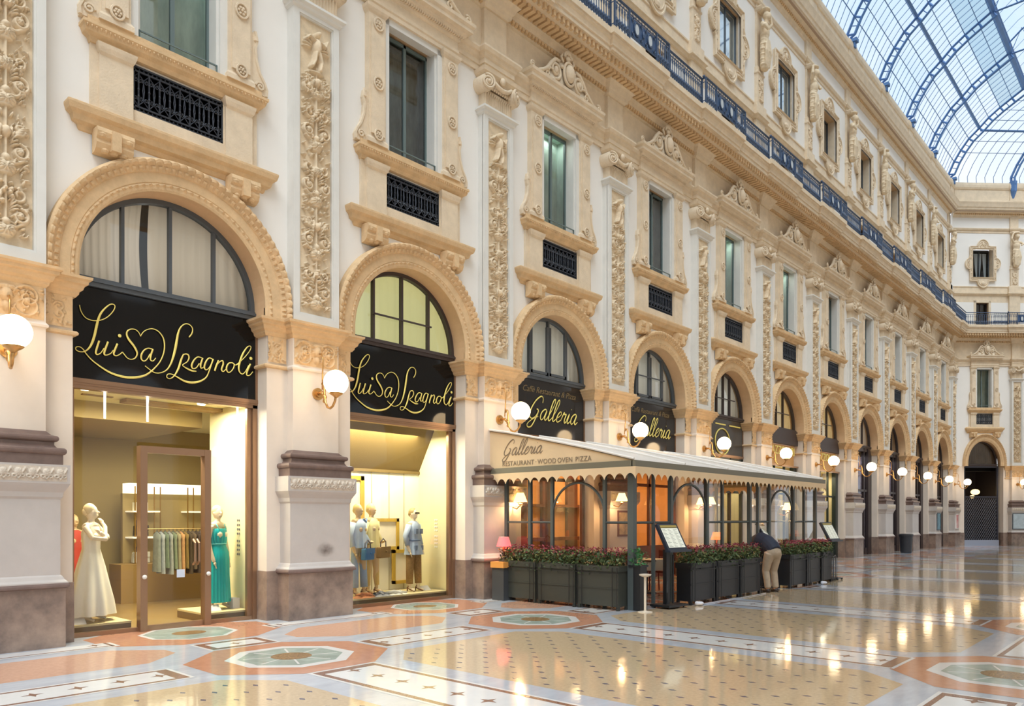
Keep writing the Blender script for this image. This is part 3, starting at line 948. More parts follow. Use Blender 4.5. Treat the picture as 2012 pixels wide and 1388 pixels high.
def sash(idx_name, parent, w, z0, z1, y, paneM, backM, frameM, rail=True):
    m = M()
    for (a, b, c, d_) in ((-w, -w + .05, z0, z1), (w - .05, w, z0, z1), (-.03, .03, z0, z1), (-w, w, z0, z0 + .06), (-w, w, z1 - .06, z1)):
        m.box(a, b, y - .03, y + .03, c, d_)
    if rail:
        m.box(-w, w, -0.03, -0.01, z0 + .14, z0 + .16); m.box(-w, -w + .02, -.03, -.01, z0, z0 + .15); m.box(w - .02, w, -.03, -.01, z0, z0 + .15)
    m.build('sash', [frameM], parent)
    m = M(); m.quad((-w, y, z0), (w, y, z0), (w, y, z1), (-w, y, z1)); m.build('pane', [paneM], parent)
    m = M(); niche(m, w + .05, z0 - .05, z1 + .05, y + .02, y + .30); m.build('blind', [backM], parent)

BL_GREEN = mat('pale_green_blind', S(214, 236, 224), 0.7, col2=S(160, 190, 180), vscale=2.2, stretch=(2, 1, .5))
BL_DARK = mat('dark_green_reflection_streaks', S(126, 146, 148), 0.5, col2=S(56, 70, 70), vscale=1.6, stretch=(2.4, 1, .7))  # pale streaks in the colour stand in for reflections of the opposite facade
BL_GREY = mat('grey_blind', S(190, 192, 186), 0.7, var=0.08, vscale=2)
FRG = mat('grey_green_sash', S(104, 120, 120), 0.5)
PANEB = glass_mat('tall_window_glass', (0.92, 0.96, 0.94, 1), 2.6)
big_cfg = ['pale green blinds behind its glass, cut by the top edge', 'dark panes reflecting the opposite facade', 'pale green panes', 'half dark, half green panes', 'dark green panes']
for k in range(NB):
    w = W0 if k == 0 else dup(W0, skip=('sash', 'pane', 'blind'))
    w.name = 'window_%d' % (20 + k); w.location = (CX(k), YW, 0)
    w['label'] = 'tall pedimented window, %s from the left%s' % (ORD[k], (', ' + big_cfg[k]) if k < 5 else '')
    w['category'] = 'window'; w['kind'] = 'structure'; w['group'] = 'pedimented windows of the first floor'
    back = [BL_GREEN, BL_DARK, BL_GREEN, BL_DARK, BL_GREEN, BL_GREEN, BL_DARK, BL_GREY, BL_GREY, BL_GREY, BL_GREY][k]
    if back is BL_GREEN: area('added_window_fill', (CX(k), YW + .40, 10.82), 1.0, .12, 5, col=(.95, 1, .95))  # unseen fill light added to brighten the green blinds
    sash('', w, 0.58, 8.45, 10.82, 0.24, PANEB, back, FRG)
we = dup(W0, loc=EP(T1), rz=E45, scale=(ES * 0.9, 1, 1)); we.name = 'window_40'
we['label'] = 'pedimented window with a dark grille on the end wall'
we2 = dup(W0, loc=EP(T3), rz=E45, scale=(ES, 1, 1)); we2.name = 'window_41'; we2['label'] = 'pedimented window beyond the end wall pilaster'

# ================================================================== cornice runs along the walls
def line_trims(name0, x0, x1, loc, rz, centres, lab, hwf=1.0):
    """entablature, balcony slab, sill band, top cornice; centres = pilaster positions (local x)"""
    # entablature run on the wall between the pilasters
    m = M()
    m.run(x0, x1, [(0, 11.0), (0.05, 11.0), (0.05, 11.12), (0.07, 11.125), (0.07, 11.22), (0.10, 11.25), (0.12, 11.31), (0.16, 11.33), (0.19, 11.39), (0.19, 11.43), (0.0, 11.44)])
    o = m.build(name0 + '_1', [CREAM], loc=loc, rz=rz); tag(o, 'stone entablature between the capitals ' + lab, 'cornice', kind='structure')
    # balcony slab with bed moulding, modillions and a broken front edge
    m = M()
    BP = [(0.0, 12.40), (0.05, 12.42), (0.06, 12.50), (0.12, 12.53), (0.14, 12.62), (0.20, 12.66), (0.22, 12.74), (0.62, 12.76), (0.62, 12.86), (0.72, 12.87), (0.72, 12.97), (0.75, 12.98), (0.75, 13.02), (0.77, 13.10), (0.81, 13.14), (0.81, 13.18), (0.84, 13.19), (0.84, 13.33), (-0.15, 13.335)]
    m.run(x0, x1, BP, yb=0.15)
    lip = [(-0.3, 12.88), (0.0, 12.885), (0.0, 12.97), (0.03, 12.98), (0.03, 13.02), (0.06, 13.10), (0.10, 13.14), (0.10, 13.18), (0.14, 13.19), (0.14, 13.34), (-0.3, 13.345)]
    for c in centres:
        m.mold(1.14 * hwf, -0.79, lip, yb=-0.55, x=c)
        m.mold(0.36 * hwf, -0.13, [(0, 12.38), (0.05, 12.42), (0.06, 12.50), (0.10, 12.53), (0.14, 12.62), (0.20, 12.66), (0.22, 12.745)], x=c)
    n = int((x1 - x0) / 0.16)
    for i in range(n):
        x = x0 + (x1 - x0) * (i + 0.5) / n
        m.box(x - .05, x + .05, -0.50, -0.20, 12.665, 12.765, 1)  # darker ochre puts the shade under the ledge into the blocks' colour
        m.box(x - .035, x + .035, -0.68, -0.60, 12.74, 12.87, 1)
    n2 = int((x1 - x0) / 0.11)
    for i in range(n2):
        x = x0 + (x1 - x0) * (i + 0.5) / n2
        m.box(x - .03, x + .03, -0.115, -0.05, 12.44, 12.52, 1)
    o = m.build(name0 + '_2', [CREAM, CREAMD], loc=loc, rz=rz); tag(o, 'projecting balcony ledge with modillions ' + lab, 'balcony ledge', kind='structure')
    # band above the balcony doors
    m = M()
    m.run(x0, x1, [(0, 15.36), (0.05, 15.38), (0.08, 15.44), (0.12, 15.46), (0.12, 15.54), (0.03, 15.56), (0.03, 15.86), (0.06, 15.88), (0.06, 15.93), (0, 15.94)], yf=0.15, yb=0.2)
    for c in centres:
        m.mold(0.36, 0.03, [(0, 15.36), (0.05, 15.38), (0.08, 15.44), (0.12, 15.46), (0.12, 15.54), (0.03, 15.56), (0.03, 15.92), (0.0, 15.94)], yb=.2, x=c)
        m.mold(0.34, 0.03, [(0, 13.33), (0, 15.4)], yb=0.2, x=c)
    o = m.build(name0 + '_3', [CREAM], loc=loc, rz=rz); tag(o, 'stone band above the balcony ' + lab, 'band', kind='structure')
    # ledge above the statues and crowning cornice with parapet
    m = M()
    m.run(x0, x1, [(0, 19.20), (0.03, 19.22), (0.03, 19.34), (0.08, 19.36), (0.12, 19.44), (0.12, 19.48), (0, 19.5)], yf=0.15, yb=0.2)
    m.run(x0, x1, [(0, 20.14), (0.04, 20.16), (0.06, 20.24), (0.12, 20.28), (0.14, 20.36), (0.36, 20.40), (0.40, 20.46), (0.44, 20.48), (0.46, 20.58), (0.50, 20.62), (0.54, 20.78), (0.58, 20.90), (0.24, 20.96), (0.24, 21.12), (0.20, 21.14), (0.20, 21.78), (0.24, 21.80), (0.28, 21.90), (0.28, 22.05), (0.24, 22.20), (-0.2, 22.21)], yf=0.15, yb=0.3)
    for c in centres:
        m.mold(0.26, 0.07, [(0, 19.22), (0, 19.34), (0.05, 19.36), (0.09, 19.44), (0.09, 19.5), (0, 19.505), (0, 20.2)], yb=.2, x=c)
        m.mold(0.92 * hwf, -0.26, [(-.1, 20.44), (0.0, 20.46), (0.02, 20.58), (0.06, 20.62), (0.10, 20.78), (0.14, 20.92), (-0.1, 20.97)], yb=0.0, x=c)
        m.mold(0.40, -0.09, [(0, 20.96), (0, 21.78), (0.04, 21.80), (0.08, 21.9), (0.08, 22.05), (0.04, 22.20)], yb=.1, x=c)
    n = int((x1 - x0) / 0.13)
    for i in range(n):
        x = x0 + (x1 - x0) * (i + 0.5) / n
        m.box(x - .035, x + .035, -0.03, 0.05, 20.28, 20.38, 1)
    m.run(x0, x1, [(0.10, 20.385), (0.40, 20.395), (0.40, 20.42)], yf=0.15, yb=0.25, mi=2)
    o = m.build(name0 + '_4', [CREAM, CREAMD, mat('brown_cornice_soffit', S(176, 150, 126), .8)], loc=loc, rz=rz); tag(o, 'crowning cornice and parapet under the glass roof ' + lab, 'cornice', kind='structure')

line_trims('trim', -14, 51.9, (0, YW, 0), 0, [PX(k) for k in range(-3, NB + 1)], 'on the long wall')
line_trims('trim_end', 0.1, T3 + 2.2, EC, E45, [T2], 'on the end wall', hwf=0.85)
# the opposite side of the arcade, seen in reflections
for s in ('trim_2', 'trim_4', 'trim_1'):
    q = bpy.data.objects[s]; c = q.copy(); COL.objects.link(c); c.name = 'trim_right_' + s[-1]
    c.location = (PX(0) + PX(NB), -1.65, 0); c.rotation_euler = (0, 0, math.pi); c['label'] = q['label'].replace('on the long wall', 'on the opposite side')

# ================================================================== BALCONY RAILINGS (one length per pilaster)
def make_railing():
    t = empty('balcony_railing')
    path = [(-2.21, -.80), (-1.24, -.80), (-1.24, -.92), (1.24, -.92), (1.24, -.80), (2.21, -.80)]
    m = M(); m.tube([(x, y, 14.05) for x, y in path], 0.030, 6); m.build('handrail', [IRONB], t)
    m = M(); m.tube([(x, y, 13.42) for x, y in path], 0.016, 5); m.tube([(x, y, 13.94) for x, y in path], 0.014, 5)
    for i in range(34):
        x = -2.18 + 4.36 * i / 33
        y = -.92 if abs(x) < 1.24 else -.80
        m.tube([(x + .03 * math.cos(a), y, 13.995 + .03 * math.sin(a)) for a in [2 * math.pi * j / 7 for j in range(7)]], 0.007, 4, closed=True)
    m.build('bottom_rail', [IRONB], t)
    bm_ = M()
    bm_.tube([(0, 0, 13.34), (0, 0, 13.45), (0, 0, 13.50), (0, 0, 13.54), (0, 0, 13.60), (0, 0, 13.75), (0, 0, 13.82), (0, 0, 13.86), (0, 0, 13.94)], [.012, .03, .05, .03, .012, .012, .026, .012, .012], 5)
    for s_ in (-1, 1):
        bm_.tube([(0, 0, 13.62), (s_ * .035, 0, 13.56), (s_ * .045, 0, 13.48), (0, 0, 13.44)], .009, 4)
        bm_.tube([(0, 0, 13.80), (s_ * .035, 0, 13.86), (0, 0, 13.92)], .008, 4)
    bme = bm_.mesh('baluster', [IRONB])
    for sx in (-1, 1):
        for i in range(10):
            x = sx * (1.32 + 0.098 * i)
            o = bpy.data.objects.new('baluster', bme); COL.objects.link(o); o.parent = t; o.location = (x, -.80, 0)
        for i in range(5):
            x = sx * (0.70 + 0.115 * i)
            o = bpy.data.objects.new('baluster', bme); COL.objects.link(o); o.parent = t; o.location = (x, -.92, 0)
    for sx in (-1, 1):
        m = M(); x = sx * 1.24
        m.box(x - .02, x + .02, -.94, -.90, 13.34, 14.06); m.box(x - .02, x + .02, -.82, -.78, 13.34, 14.06); m.ball((x, -.86, 14.10), .045, 8)
        m.build('post', [IRONB], t)
    # ornamental panel in the middle: two ovals framed by scrolls
    m = M()
    for x in (-.62, .62): m.box(x - .02, x + .02, -.94, -.90, 13.34, 14.04)
    m.box(-.60, .60, -.915, -.905, 13.46, 13.92, 1)
    for c in (-0.30, 0.30):
        m.tube([(c + .11 * math.cos(a), -.935, 13.69 + .16 * math.sin(a)) for a in [2 * math.pi * j / 16 for j in range(16)]], 0.018, 5, closed=True)
        m.prism([(c + .085 * math.cos(a), 13.69 + .13 * math.sin(a)) for a in [2 * math.pi * j / 16 for j in range(16)]][::1], -.94, -.92, 2)
        for s_ in (-1, 1):
            for z_, dd in ((13.52, 1), (13.86, -1)):
                m.tube(spiral(c + s_ * .19, z_, .01, .055, 0, 1.2, 10, y=-.935, d=s_ * dd), .012, 4)
    m.ball((0, -.94, 13.69), (.05, .02, .10), 8)
    m.build('ornamental_panel', [IRONB, mat('blue_iron_sheet', S(58, 84, 122), 0.5), mat('pale_enamel', S(196, 202, 206), 0.4)], t)
    return t
rail0 = make_railing()
for k in range(NB):
    if k < 2: continue
    r = rail0 if k == 2 else dup(rail0)
    r.location = (PX(k) - (0.40 if k == NB else 0), YW, 0)
    if k == NB: r.scale = (0.82, 1, 1)
    nm = {2: 'nearest one in view at the top edge', 3: 'second nearest from the top edge'}.get(k, '%s from the left along the ledge' % ORD[k - 2])
    tag(r, 'blue-black iron balcony railing length, ' + nm, 'railing', 'balcony railings on the long wall')
re = dup(rail0, loc=EP(T2), rz=E45, scale=(ES * .98, 1, 1)); re['label'] = 'iron balcony railing length on the end wall around its pilaster'; re['group'] = 'balcony railings of the end wall'
t = empty('balcony_railing', (0, 0, 0), 0, 'iron balcony railing length bending round the far corner', 'railing')
nrm = Vector((-math.cos(E45), math.sin(E45), 0)) * .80
path = [Vector((PX(NB - 1) + 2.23, YW - .80, 0)), Vector((51.77, YW - .80, 0)), EP(T2 - 1.90) + nrm]
for nm, z, r in (('handrail', 14.05, .03), ('bottom_rail', 13.42, .016), ('middle_rail', 13.94, .014)):
    m = M(); m.tube([tuple(p + Vector((0, 0, z))) for p in path], r, 6); m.build(nm, [IRONB], t)
bme = [o for o in rail0.children if o.name.startswith('baluster')][0].data
for a, b in zip(path, path[1:]):
    L = (b - a).length; n = int(L / .105)
    for i in range(n):
        o = bpy.data.objects.new('baluster', bme); COL.objects.link(o); o.parent = t; o.location = a + (b - a) * (i + .5) / n

# ================================================================== BALCONY DOORS and UPPER WINDOWS
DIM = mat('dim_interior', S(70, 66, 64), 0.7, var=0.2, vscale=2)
def balcony_door(idx, loc, rz, sx=1.0, label=''):
    t = empty('door_%d' % idx, loc, rz, label, 'balcony door', kind='structure', scale=(sx, 1, 1))
    m = M()
    for s_ in (-1, 1): m.box(*sorted((s_ * .50, s_ * .66)), .11, .2, 13.33, 15.05)
    m.box(-.66, .66, .11, .2, 14.93, 15.08)
    for s_ in (-1, 1): m.box(*sorted((s_ * .47, s_ * .52)), .33, .4, 13.33, 14.95, 1)
    m.box(-.52, .52, .33, .4, 14.88, 14.95, 1); m.box(-.025, .025, .33, .4, 13.33, 14.95, 1)
    m.build('door_frame', [CREAM, DARKW], t)
    m = M(); m.quad((-.5, .38, 13.33), (.5, .38, 13.33), (.5, .38, 14.9), (-.5, .38, 14.9)); m.build('pane', [PANEW], t)
    m = M(); niche(m, .6, 13.3, 15.0, .40, .6); m.build('room_back', [DIM], t)
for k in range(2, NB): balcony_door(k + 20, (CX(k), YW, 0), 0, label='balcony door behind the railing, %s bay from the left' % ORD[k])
balcony_door(50, EP(T1), E45, 0.8, 'balcony door behind the railing on the end wall')

def frame_outline(hw, zc, hh, bulge, n=10):
    """lobed surround: rectangle with ears and half-round lobes on each side"""
    pts = []
    def lobe(cx, cz, r, a0):
        for i in range(n + 1):
            a = a0 + math.pi * i / n
            pts.append((cx + r * math.cos(a), cz + r * math.sin(a)))
    e = 0.14
    w, h = hw, hh
    # start bottom-left going counter-clockwise (x right, z up)
    pts += [(-w, zc - h), (-bulge - .12, zc - h), (-bulge - .06, zc - h - .04)]
    lobe(0, zc - h - .02, bulge, math.pi)
    pts += [(bulge + .06, zc - h - .04), (bulge + .12, zc - h), (w, zc - h), (w, zc - .52), (w + e * .4, zc - .42)]
    lobe(w, zc, .36, -math.pi / 2)
    pts += [(w + e * .4, zc + .42), (w, zc + .52), (w, zc + h), (bulge + .12, zc + h), (bulge + .06, zc + h + .04)]
    lobe(0, zc + h + .02, bulge, 0)
    pts += [(-bulge - .06, zc + h + .04), (-bulge - .12, zc + h), (-w, zc + h), (-w, zc + .52), (-w - e * .4, zc + .42)]
    lobe(-w, zc, .36, math.pi / 2)
    pts += [(-w - e * .4, zc - .42), (-w, zc - .52)]
    return pts

def make_upper_window():
    t = empty('window_60', kind='structure')
    zc = 17.37
    o1 = frame_outline(0.98, zc, 1.12, 0.42)
    w, a, b = 0.77, 16.49, 18.33
    m = M()
    # ring of stone between the lobed outline and the opening, as a strip
    def ring(outl, inner, y0, y1, mi=0):
        n = len(outl)
        v = [(x, y0, z) for x, z in outl] + [(x, y0, z) for x, z in inner] + [(x, y1, z) for x, z in outl]
        f = []
        for i in range(n):
            j = (i + 1) % n
            f.append((i, j, n + j, n + i)); f.append((i, 2 * n + i, 2 * n + j, j))
        m.add(v, f, mi)
    def to_rect(p):
        x, z = p[0], p[1] - zc
        k = max(abs(x) / w, abs(z) / ((b - a) / 2))
        return (x / k, zc + z / k)
    ring(o1, [to_rect(p) for p in o1], 0.06, 0.16)
    o2 = [(x * 0.90, zc + (z - zc) * 0.91) for x, z in o1]
    o3 = [(x * 0.80, zc + (z - zc) * 0.83) for x, z in o1]
    m.tube([(x, 0.05, z) for x, z in o1], 0.035, 5, closed=True)
    m.tube([(x, 0.05, z) for x, z in o2], 0.020, 5, closed=True)
    rec = [(-w, a), (w, a), (w, b), (-w, b)]
    m.tube([(x * 1.05, 0.05, zc + (z - zc) * 1.04) for x, z in rec], 0.04, 4, closed=True)
    for s_ in (-1, 1):
        m.tube(spiral(s_ * 1.10, zc + .12, .02, .10, 0, 1.3, 12, y=.05, d=s_), .025, 5)
        m.tube(spiral(s_ * 1.10, zc - .14, .02, .10, 0, 1.3, 12, y=.05, d=-s_), .025, 5)
        m.tube(spiral(s_ * .16, zc + 1.14, .02, .11, 0, 1.3, 12, y=.05, d=s_), .025, 5)
        for q in range(4): m.ball((s_ * .92, .05, zc - .9 + .3 * q + (.9 if q > 1 else 0)), (.05, .03, .06), 6)
    m.ball((0, .04, zc + 1.28), (.10, .05, .13), 8); m.ball((0, .04, zc - 1.28), (.16, .05, .12), 8)
    m.build('surround', [CREAM], t, smooth=False)
    return t
U0 = make_upper_window()
MIRR = mat('sky_mirror_glass', S(190, 205, 215), 0.04, metal=0.85)
def upper_fill(t, back, pane, curt=False, yg=.45):
    m = M()
    for (x0, x1, z0, z1) in ((-.76, -.71, 16.5, 18.32), (.71, .76, 16.5, 18.32), (-.02, .02, 16.5, 18.32), (-.76, .76, 16.5, 16.56), (-.76, .76, 18.26, 18.32)):
        m.box(x0, x1, yg - .03, yg + .03, z0, z1)
    m.build('sash', [FRAMEM], t)
    m = M(); m.quad((-.76, yg, 16.5), (.76, yg, 16.5), (.76, yg, 18.32), (-.76, yg, 18.32)); m.build('pane', [pane], t)
    m = M(); niche(m, .8, 16.45, 18.4, .50, .75); m.build('room_back', [back], t)
    if curt:
        m = M()
        for s_ in (-1, 1):
            for (t0, b0) in (((.02, .30), (.06, .10)), ((.34, .66), (.52, .62))):
                zs = np.linspace(16.55, 18.2, 10); X = np.zeros((10, 14)); Z = np.zeros((10, 14)); Y = np.zeros((10, 14))
                u = np.linspace(0, 1, 14)
                for i, z in enumerate(zs):
                    g = (z - 16.55) / 1.65; g = g ** 0.6
                    lo = b0[0] + (t0[0] - b0[0]) * g; hi = b0[1] + (t0[1] - b0[1]) * g
                    X[i] = s_ * (lo + (hi - lo) * u); Z[i] = z; Y[i] = .55 + .02 * np.sin(u * 20)
                m.grid(X, Y, Z)
        m.build('curtain', [mat('white_net', S(214, 222, 228), .9)], t, smooth=True)
GREYB = mat('grey_shutter', S(168, 164, 158), 0.7, var=0.1, vscale=2)
for k in range(3, NB):
    u = U0 if k == 3 else dup(U0, skip=('sash', 'pane', 'room_back', 'curtain'))
    u.name = 'window_%d' % (60 + k); u.location = (CX(k), YW, 0)
    tag(u, 'small square window in a lobed stone surround, %s of those in view' % ORD[k - 3], 'window', 'attic windows of the long wall', 'structure')
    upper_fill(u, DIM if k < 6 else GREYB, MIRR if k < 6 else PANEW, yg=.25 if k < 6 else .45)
u = dup(U0, loc=EP(T1), rz=E45, scale=(0.82, 1, 0.94)); u.location.z = 0.98; u.name = 'window_80'
for ch in list(u.children):
    if ch.name.split('.')[0] in ('sash', 'pane', 'room_back', 'curtain'): bpy.data.objects.remove(ch)
upper_fill(u, mat('night_room', S(34, 38, 44), .7), glass_mat('clear_glass', (0.97, 0.98, 0.96, 1), 0.8), curt=True)
u['label'] = 'square window with tied white curtains on the end wall'; u['group'] = 'attic windows of the end wall'

# ================================================================== STATUES between the attic windows
def fuse(obj, voxel, smooth_it=3):
    """melt overlapping pieces into one continuous surface"""
    md = obj.modifiers.new('remesh', 'REMESH'); md.mode = 'VOXEL'; md.voxel_size = voxel
    ms = obj.modifiers.new('smooth', 'SMOOTH'); ms.iterations = smooth_it; ms.factor = 0.5
    dg = bpy.context.evaluated_depsgraph_get(); dg.update()
    me = bpy.data.meshes.new_from_object(obj.evaluated_get(dg))
    obj.modifiers.clear()
    old = obj.data; mats_ = [m_ for m_ in old.materials]
    obj.data = me; me.name = old.name
    me.materials.clear()
    for m_ in mats_: me.materials.append(m_)
    me.polygons.foreach_set('use_smooth', [True] * len(me.polygons))
    bpy.data.meshes.remove(old)
    return obj

def make_statue():
    t = empty('statue')
    m = M()
    z0 = 17.15
    # herm: draped torso growing out of a tapering pedestal, arms raised to the ledge above
    for i in range(14):
        z = z0 + i * 0.085; r = 0.15 + 0.05 * math.sin(i / 13 * math.pi) + 0.02 * (i % 2)
        m.ball((0.015 * math.sin(i), -0.10, z), (r + .03, .14, .09), 14)
    for q in range(7):
        a = q / 6 * 2 - 1
        m.tube([(a * .15, -.21, z0 + .02), (a * .20, -.25, z0 + .5), (a * .10, -.24, z0 + .95)], [.03, .045, .025], 6)
    m.tube([(-.2, -.2, z0 + .35), (0, -.27, z0 + .52), (.2, -.2, z0 + .78)], .05, 6)
    m.ball((0, -.12, z0 + 1.22), (.20, .15, .24), 16); m.ball((0, -.12, z0 + 1.42), (.24, .12, .12), 16)
    m.tube([(0, -.14, z0 + 1.48), (0, -.18, z0 + 1.62)], .075, 8)
    m.ball((0, -.22, z0 + 1.74), (.105, .125, .145), 14); m.ball((0, -.17, z0 + 1.80), (.125, .12, .12), 12)
    m.ball((0, -.33, z0 + 1.73), (.018, .02, .03), 6)
    m.tube([(-.22, -.12, z0 + 1.45), (-.36, -.20, z0 + 1.62), (-.26, -.18, z0 + 1.92), (-.12, -.16, z0 + 2.02)], [.075, .06, .05, .045], 8)
    m.tube([(.22, -.12, z0 + 1.45), (.34, -.24, z0 + 1.28), (.16, -.32, z0 + 1.18)], [.075, .06, .045], 8)
    m.ball((0, -.14, z0 + 1.98), (.20, .17, .07), 12)
    o = m.build('figure', [RELIEF], t); fuse(o, 0.018, 2)
    m = M()
    m.mold(0.24, 0.03, [(0, 15.93), (0, 16.95), (0.03, 16.98), (0.03, 17.03), (0, 17.06), (0, 17.20), (-.02, 17.22)], yb=.2)
    m.mold(0.20, 0.08, [(0, 17.2), (0, 19.25)], yb=.2)
    R = Relief(-.17, .17, 16.0, 16.92, 0.014)
    candelabra(R, .15, 16.0, 16.92, .05, 4, figure=False, unit=.45); R.into(m, y=.028)
    m.mold(0.18, -0.05, [(0, 19.10), (0.04, 19.14), (0.06, 19.22), (0.02, 19.28)], yb=.2)
    m.build('pedestal', [CREAM], t)
    return t
st0 = make_statue()
for k in range(4, NB + 1):
    s_ = st0 if k == 4 else dup(st0)
    s_.location = (PX(k), YW, 0)
    if k % 2 and k != 4:
        s_.scale = (-1, 1, 1)
    tag(s_, 'stone figure holding up the ledge between attic windows, %s in view from the left' % ORD[k - 4] if k < NB else 'stone figure holding up the ledge in the far corner', 'statue', 'stone figures of the long wall')
se = dup(st0, loc=EP(T2), rz=E45); se['label'] = 'stone figure holding up the ledge on the end wall'; se['group'] = 'stone figures of the end wall'

# ================================================================== GLASS VAULT
YCEN = 4.75
PRO = [(11.26, 22.20), (11.28, 22.62), (10.98, 23.30), (10.63, 23.87), (10.20, 24.43), (9.66, 24.88), (9.18, 25.33), (8.61, 25.72), (8.03, 26.05), (7.44, 26.38)]
LAN = [(7.44, 26.38), (7.44, 26.95), (6.9, 27.4), (6.1, 27.8), (5.3, 28.0), (4.75, 28.05)]
ceil = empty('ceiling', (0, 0, 0), 0, 'blue-grey iron and glass barrel vault over the arcade', 'glass roof', kind='structure')
def mir(P_): return [(2 * YCEN - y, z) for y, z in P_]
def inner(P_, off):
    out = []
    for i, (y, z) in enumerate(P_):
        a = P_[max(i - 1, 0)]; b = P_[min(i + 1, len(P_) - 1)]
        t = Vector((b[0] - a[0], b[1] - a[1])).normalized()
        n = Vector((-t.y, t.x))
        if n.x > 0 and i < 3 or (n.y > 0): n = -n
        out.append((y + n.x * off, z + n.y * off))
    return out
def rib_mesh(P_):
    m = M()
    Q = inner(P_, 0.34)
    m.tube([(0, y, z) for y, z in P_], 0.065, 4, flat=1.0)
    m.tube([(0, y, z) for y, z in Q], 0.06, 4)
    for i in range(1, len(P_)):
        m.tube([(0, *P_[i]), (0, *Q[i])], 0.05, 4)
        ym = (P_[i][0] + P_[i - 1][0]) / 2; zm = (P_[i][1] + P_[i - 1][1]) / 2
        qy = (Q[i][0] + Q[i - 1][0]) / 2; qz = (Q[i][1] + Q[i - 1][1]) / 2
        if i < 9: m.tube([(0, ym, zm), (0, qy, qz)], 0.02, 4)
    y, z = P_[0]
    sg = 1 if y > YCEN else -1
    m.box(-.14, .14, *sorted((y - sg * .42, y + sg * .06)), z - .02, z + .12); m.box(-.10, .10, *sorted((y - sg * .34, y - sg * .02)), z - .25, z)
    return m
rmL = rib_mesh(PRO).mesh('rib', [STEEL]); rmR = rib_mesh(mir(PRO)).mesh('rib', [STEEL])
m = M(); m.tube([(0, y, z) for y, z in LAN], .05, 4); m.tube([(0, y, z) for y, z in mir(LAN)], .05, 4)
m.tube([(0, 7.44, 26.3), (0, 2 * YCEN - 7.44, 26.3)], .05, 4)
for y in (6.4, 5.3, 4.2, 3.1): m.tube([(0, y, 26.3), (0, y + .5, 27.5), (0, y + 1.0, 26.3)], .025, 4)
rmT = m.mesh('lantern_rib', [STEEL])
for k in range(-2, NB + 1):
    for me_ in (rmL, rmR, rmT):
        o = bpy.data.objects.new(me_.name.split('.')[0], me_); COL.objects.link(o); o.parent = ceil; o.location = (PX(k), 0, 0)
XA, XB = PX(-2), PX(NB)
for P_ in (PRO, mir(PRO)):
    for i, r in ((2, .022), (3, .018), (4, .022), (5, .09), (6, .018), (7, .022), (8, .018), (9, .12)):
        m = M(); y, z = P_[i]
        m.tube([(XA, y, z), (XB, y, z)], r, 4); m.build('purlin', [STEEL], ceil)
for y in (7.44, 2 * YCEN - 7.44):
    m = M(); m.tube([(XA, y, 26.95), (XB, y, 26.95)], .05, 4); m.build('purlin', [STEEL], ceil)
m = M()
nb = int(round((XB - XA) / (B / 9)))
for i in range(nb + 1):
    x = XA + (XB - XA) * i / nb
    for P_ in (PRO, mir(PRO)): m.tube([(x, y, z) for y, z in P_], .016, 3, cap=False)
    if i % 2 == 0:
        for P_ in (LAN, mir(LAN)): m.tube([(x, y, z) for y, z in P_], .014, 3, cap=False)
m.build('glazing_bars', [STEEL], ceil)
m = M()
for P_ in (PRO, mir(PRO)):
    for i in range(len(P_) - 1):
        (y0, z0), (y1, z1) = P_[i], P_[i + 1]
        m.quad((XA, y0, z0 + .03), (XB, y0, z0 + .03), (XB, y1, z1 + .03), (XA, y1, z1 + .03), 1 if i >= 7 else 0)
for P_ in (LAN, mir(LAN)):
    for i in range(len(P_) - 1):
        (y0, z0), (y1, z1) = P_[i], P_[i + 1]
        m.quad((XA, y0, z0), (XB, y0, z0), (XB, y1, z1), (XA, y1, z1), 1 if i < 1 else 0)
m.build('glass_panes', [ROOFG, ROOFG2], ceil)
# glazed end over the angled wall
m = M(); g = M()
DE = Vector((math.cos(E45), math.sin(E45), 0))
BX = PX(NB) + 0.35
TE = 7.0
def EPt(i, t): return (BX + DE.x * t, PRO[i][0] + DE.y * t, PRO[i][1])
for i in range(len(PRO) - 1): g.quad(EPt(i, 0), EPt(i, TE), EPt(i + 1, TE), EPt(i + 1, 0))
for i, r in ((3, .018), (4, .018), (5, .07), (6, .018), (7, .018), (8, .018), (9, .1)): m.tube([EPt(i, 0), EPt(i, TE)], r, 4)
for j in range(1, 13):
    t = j * 0.55
    if j == 7: continue
    m.tube([EPt(i, t) for i in range(len(PRO))], .02, 3)
m.build('end_glazing_bars', [STEEL], ceil); g.build('end_glass_panes', [ROOFG], ceil)
m = M()
for i in range(len(PRO) - 1):
    a, b = Vector(EPt(i, 3.86)), Vector(EPt(i + 1, 3.86)); dn = Vector((-.22, -.22, -.12))
    m.tube([a, b], .07, 4); m.tube([a + dn, b + dn], .06, 4); m.tube([b, b + dn], .04, 4)
a = Vector(EPt(0, 3.86))
m.tube([a + Vector((-.1, -.1, .1)), a + Vector((-.12, -.12, -.5)), a + Vector((-.05, -.05, -.95))], [.22, .18, .08], 6)
m.build('end_rib', [STEEL], ceil)
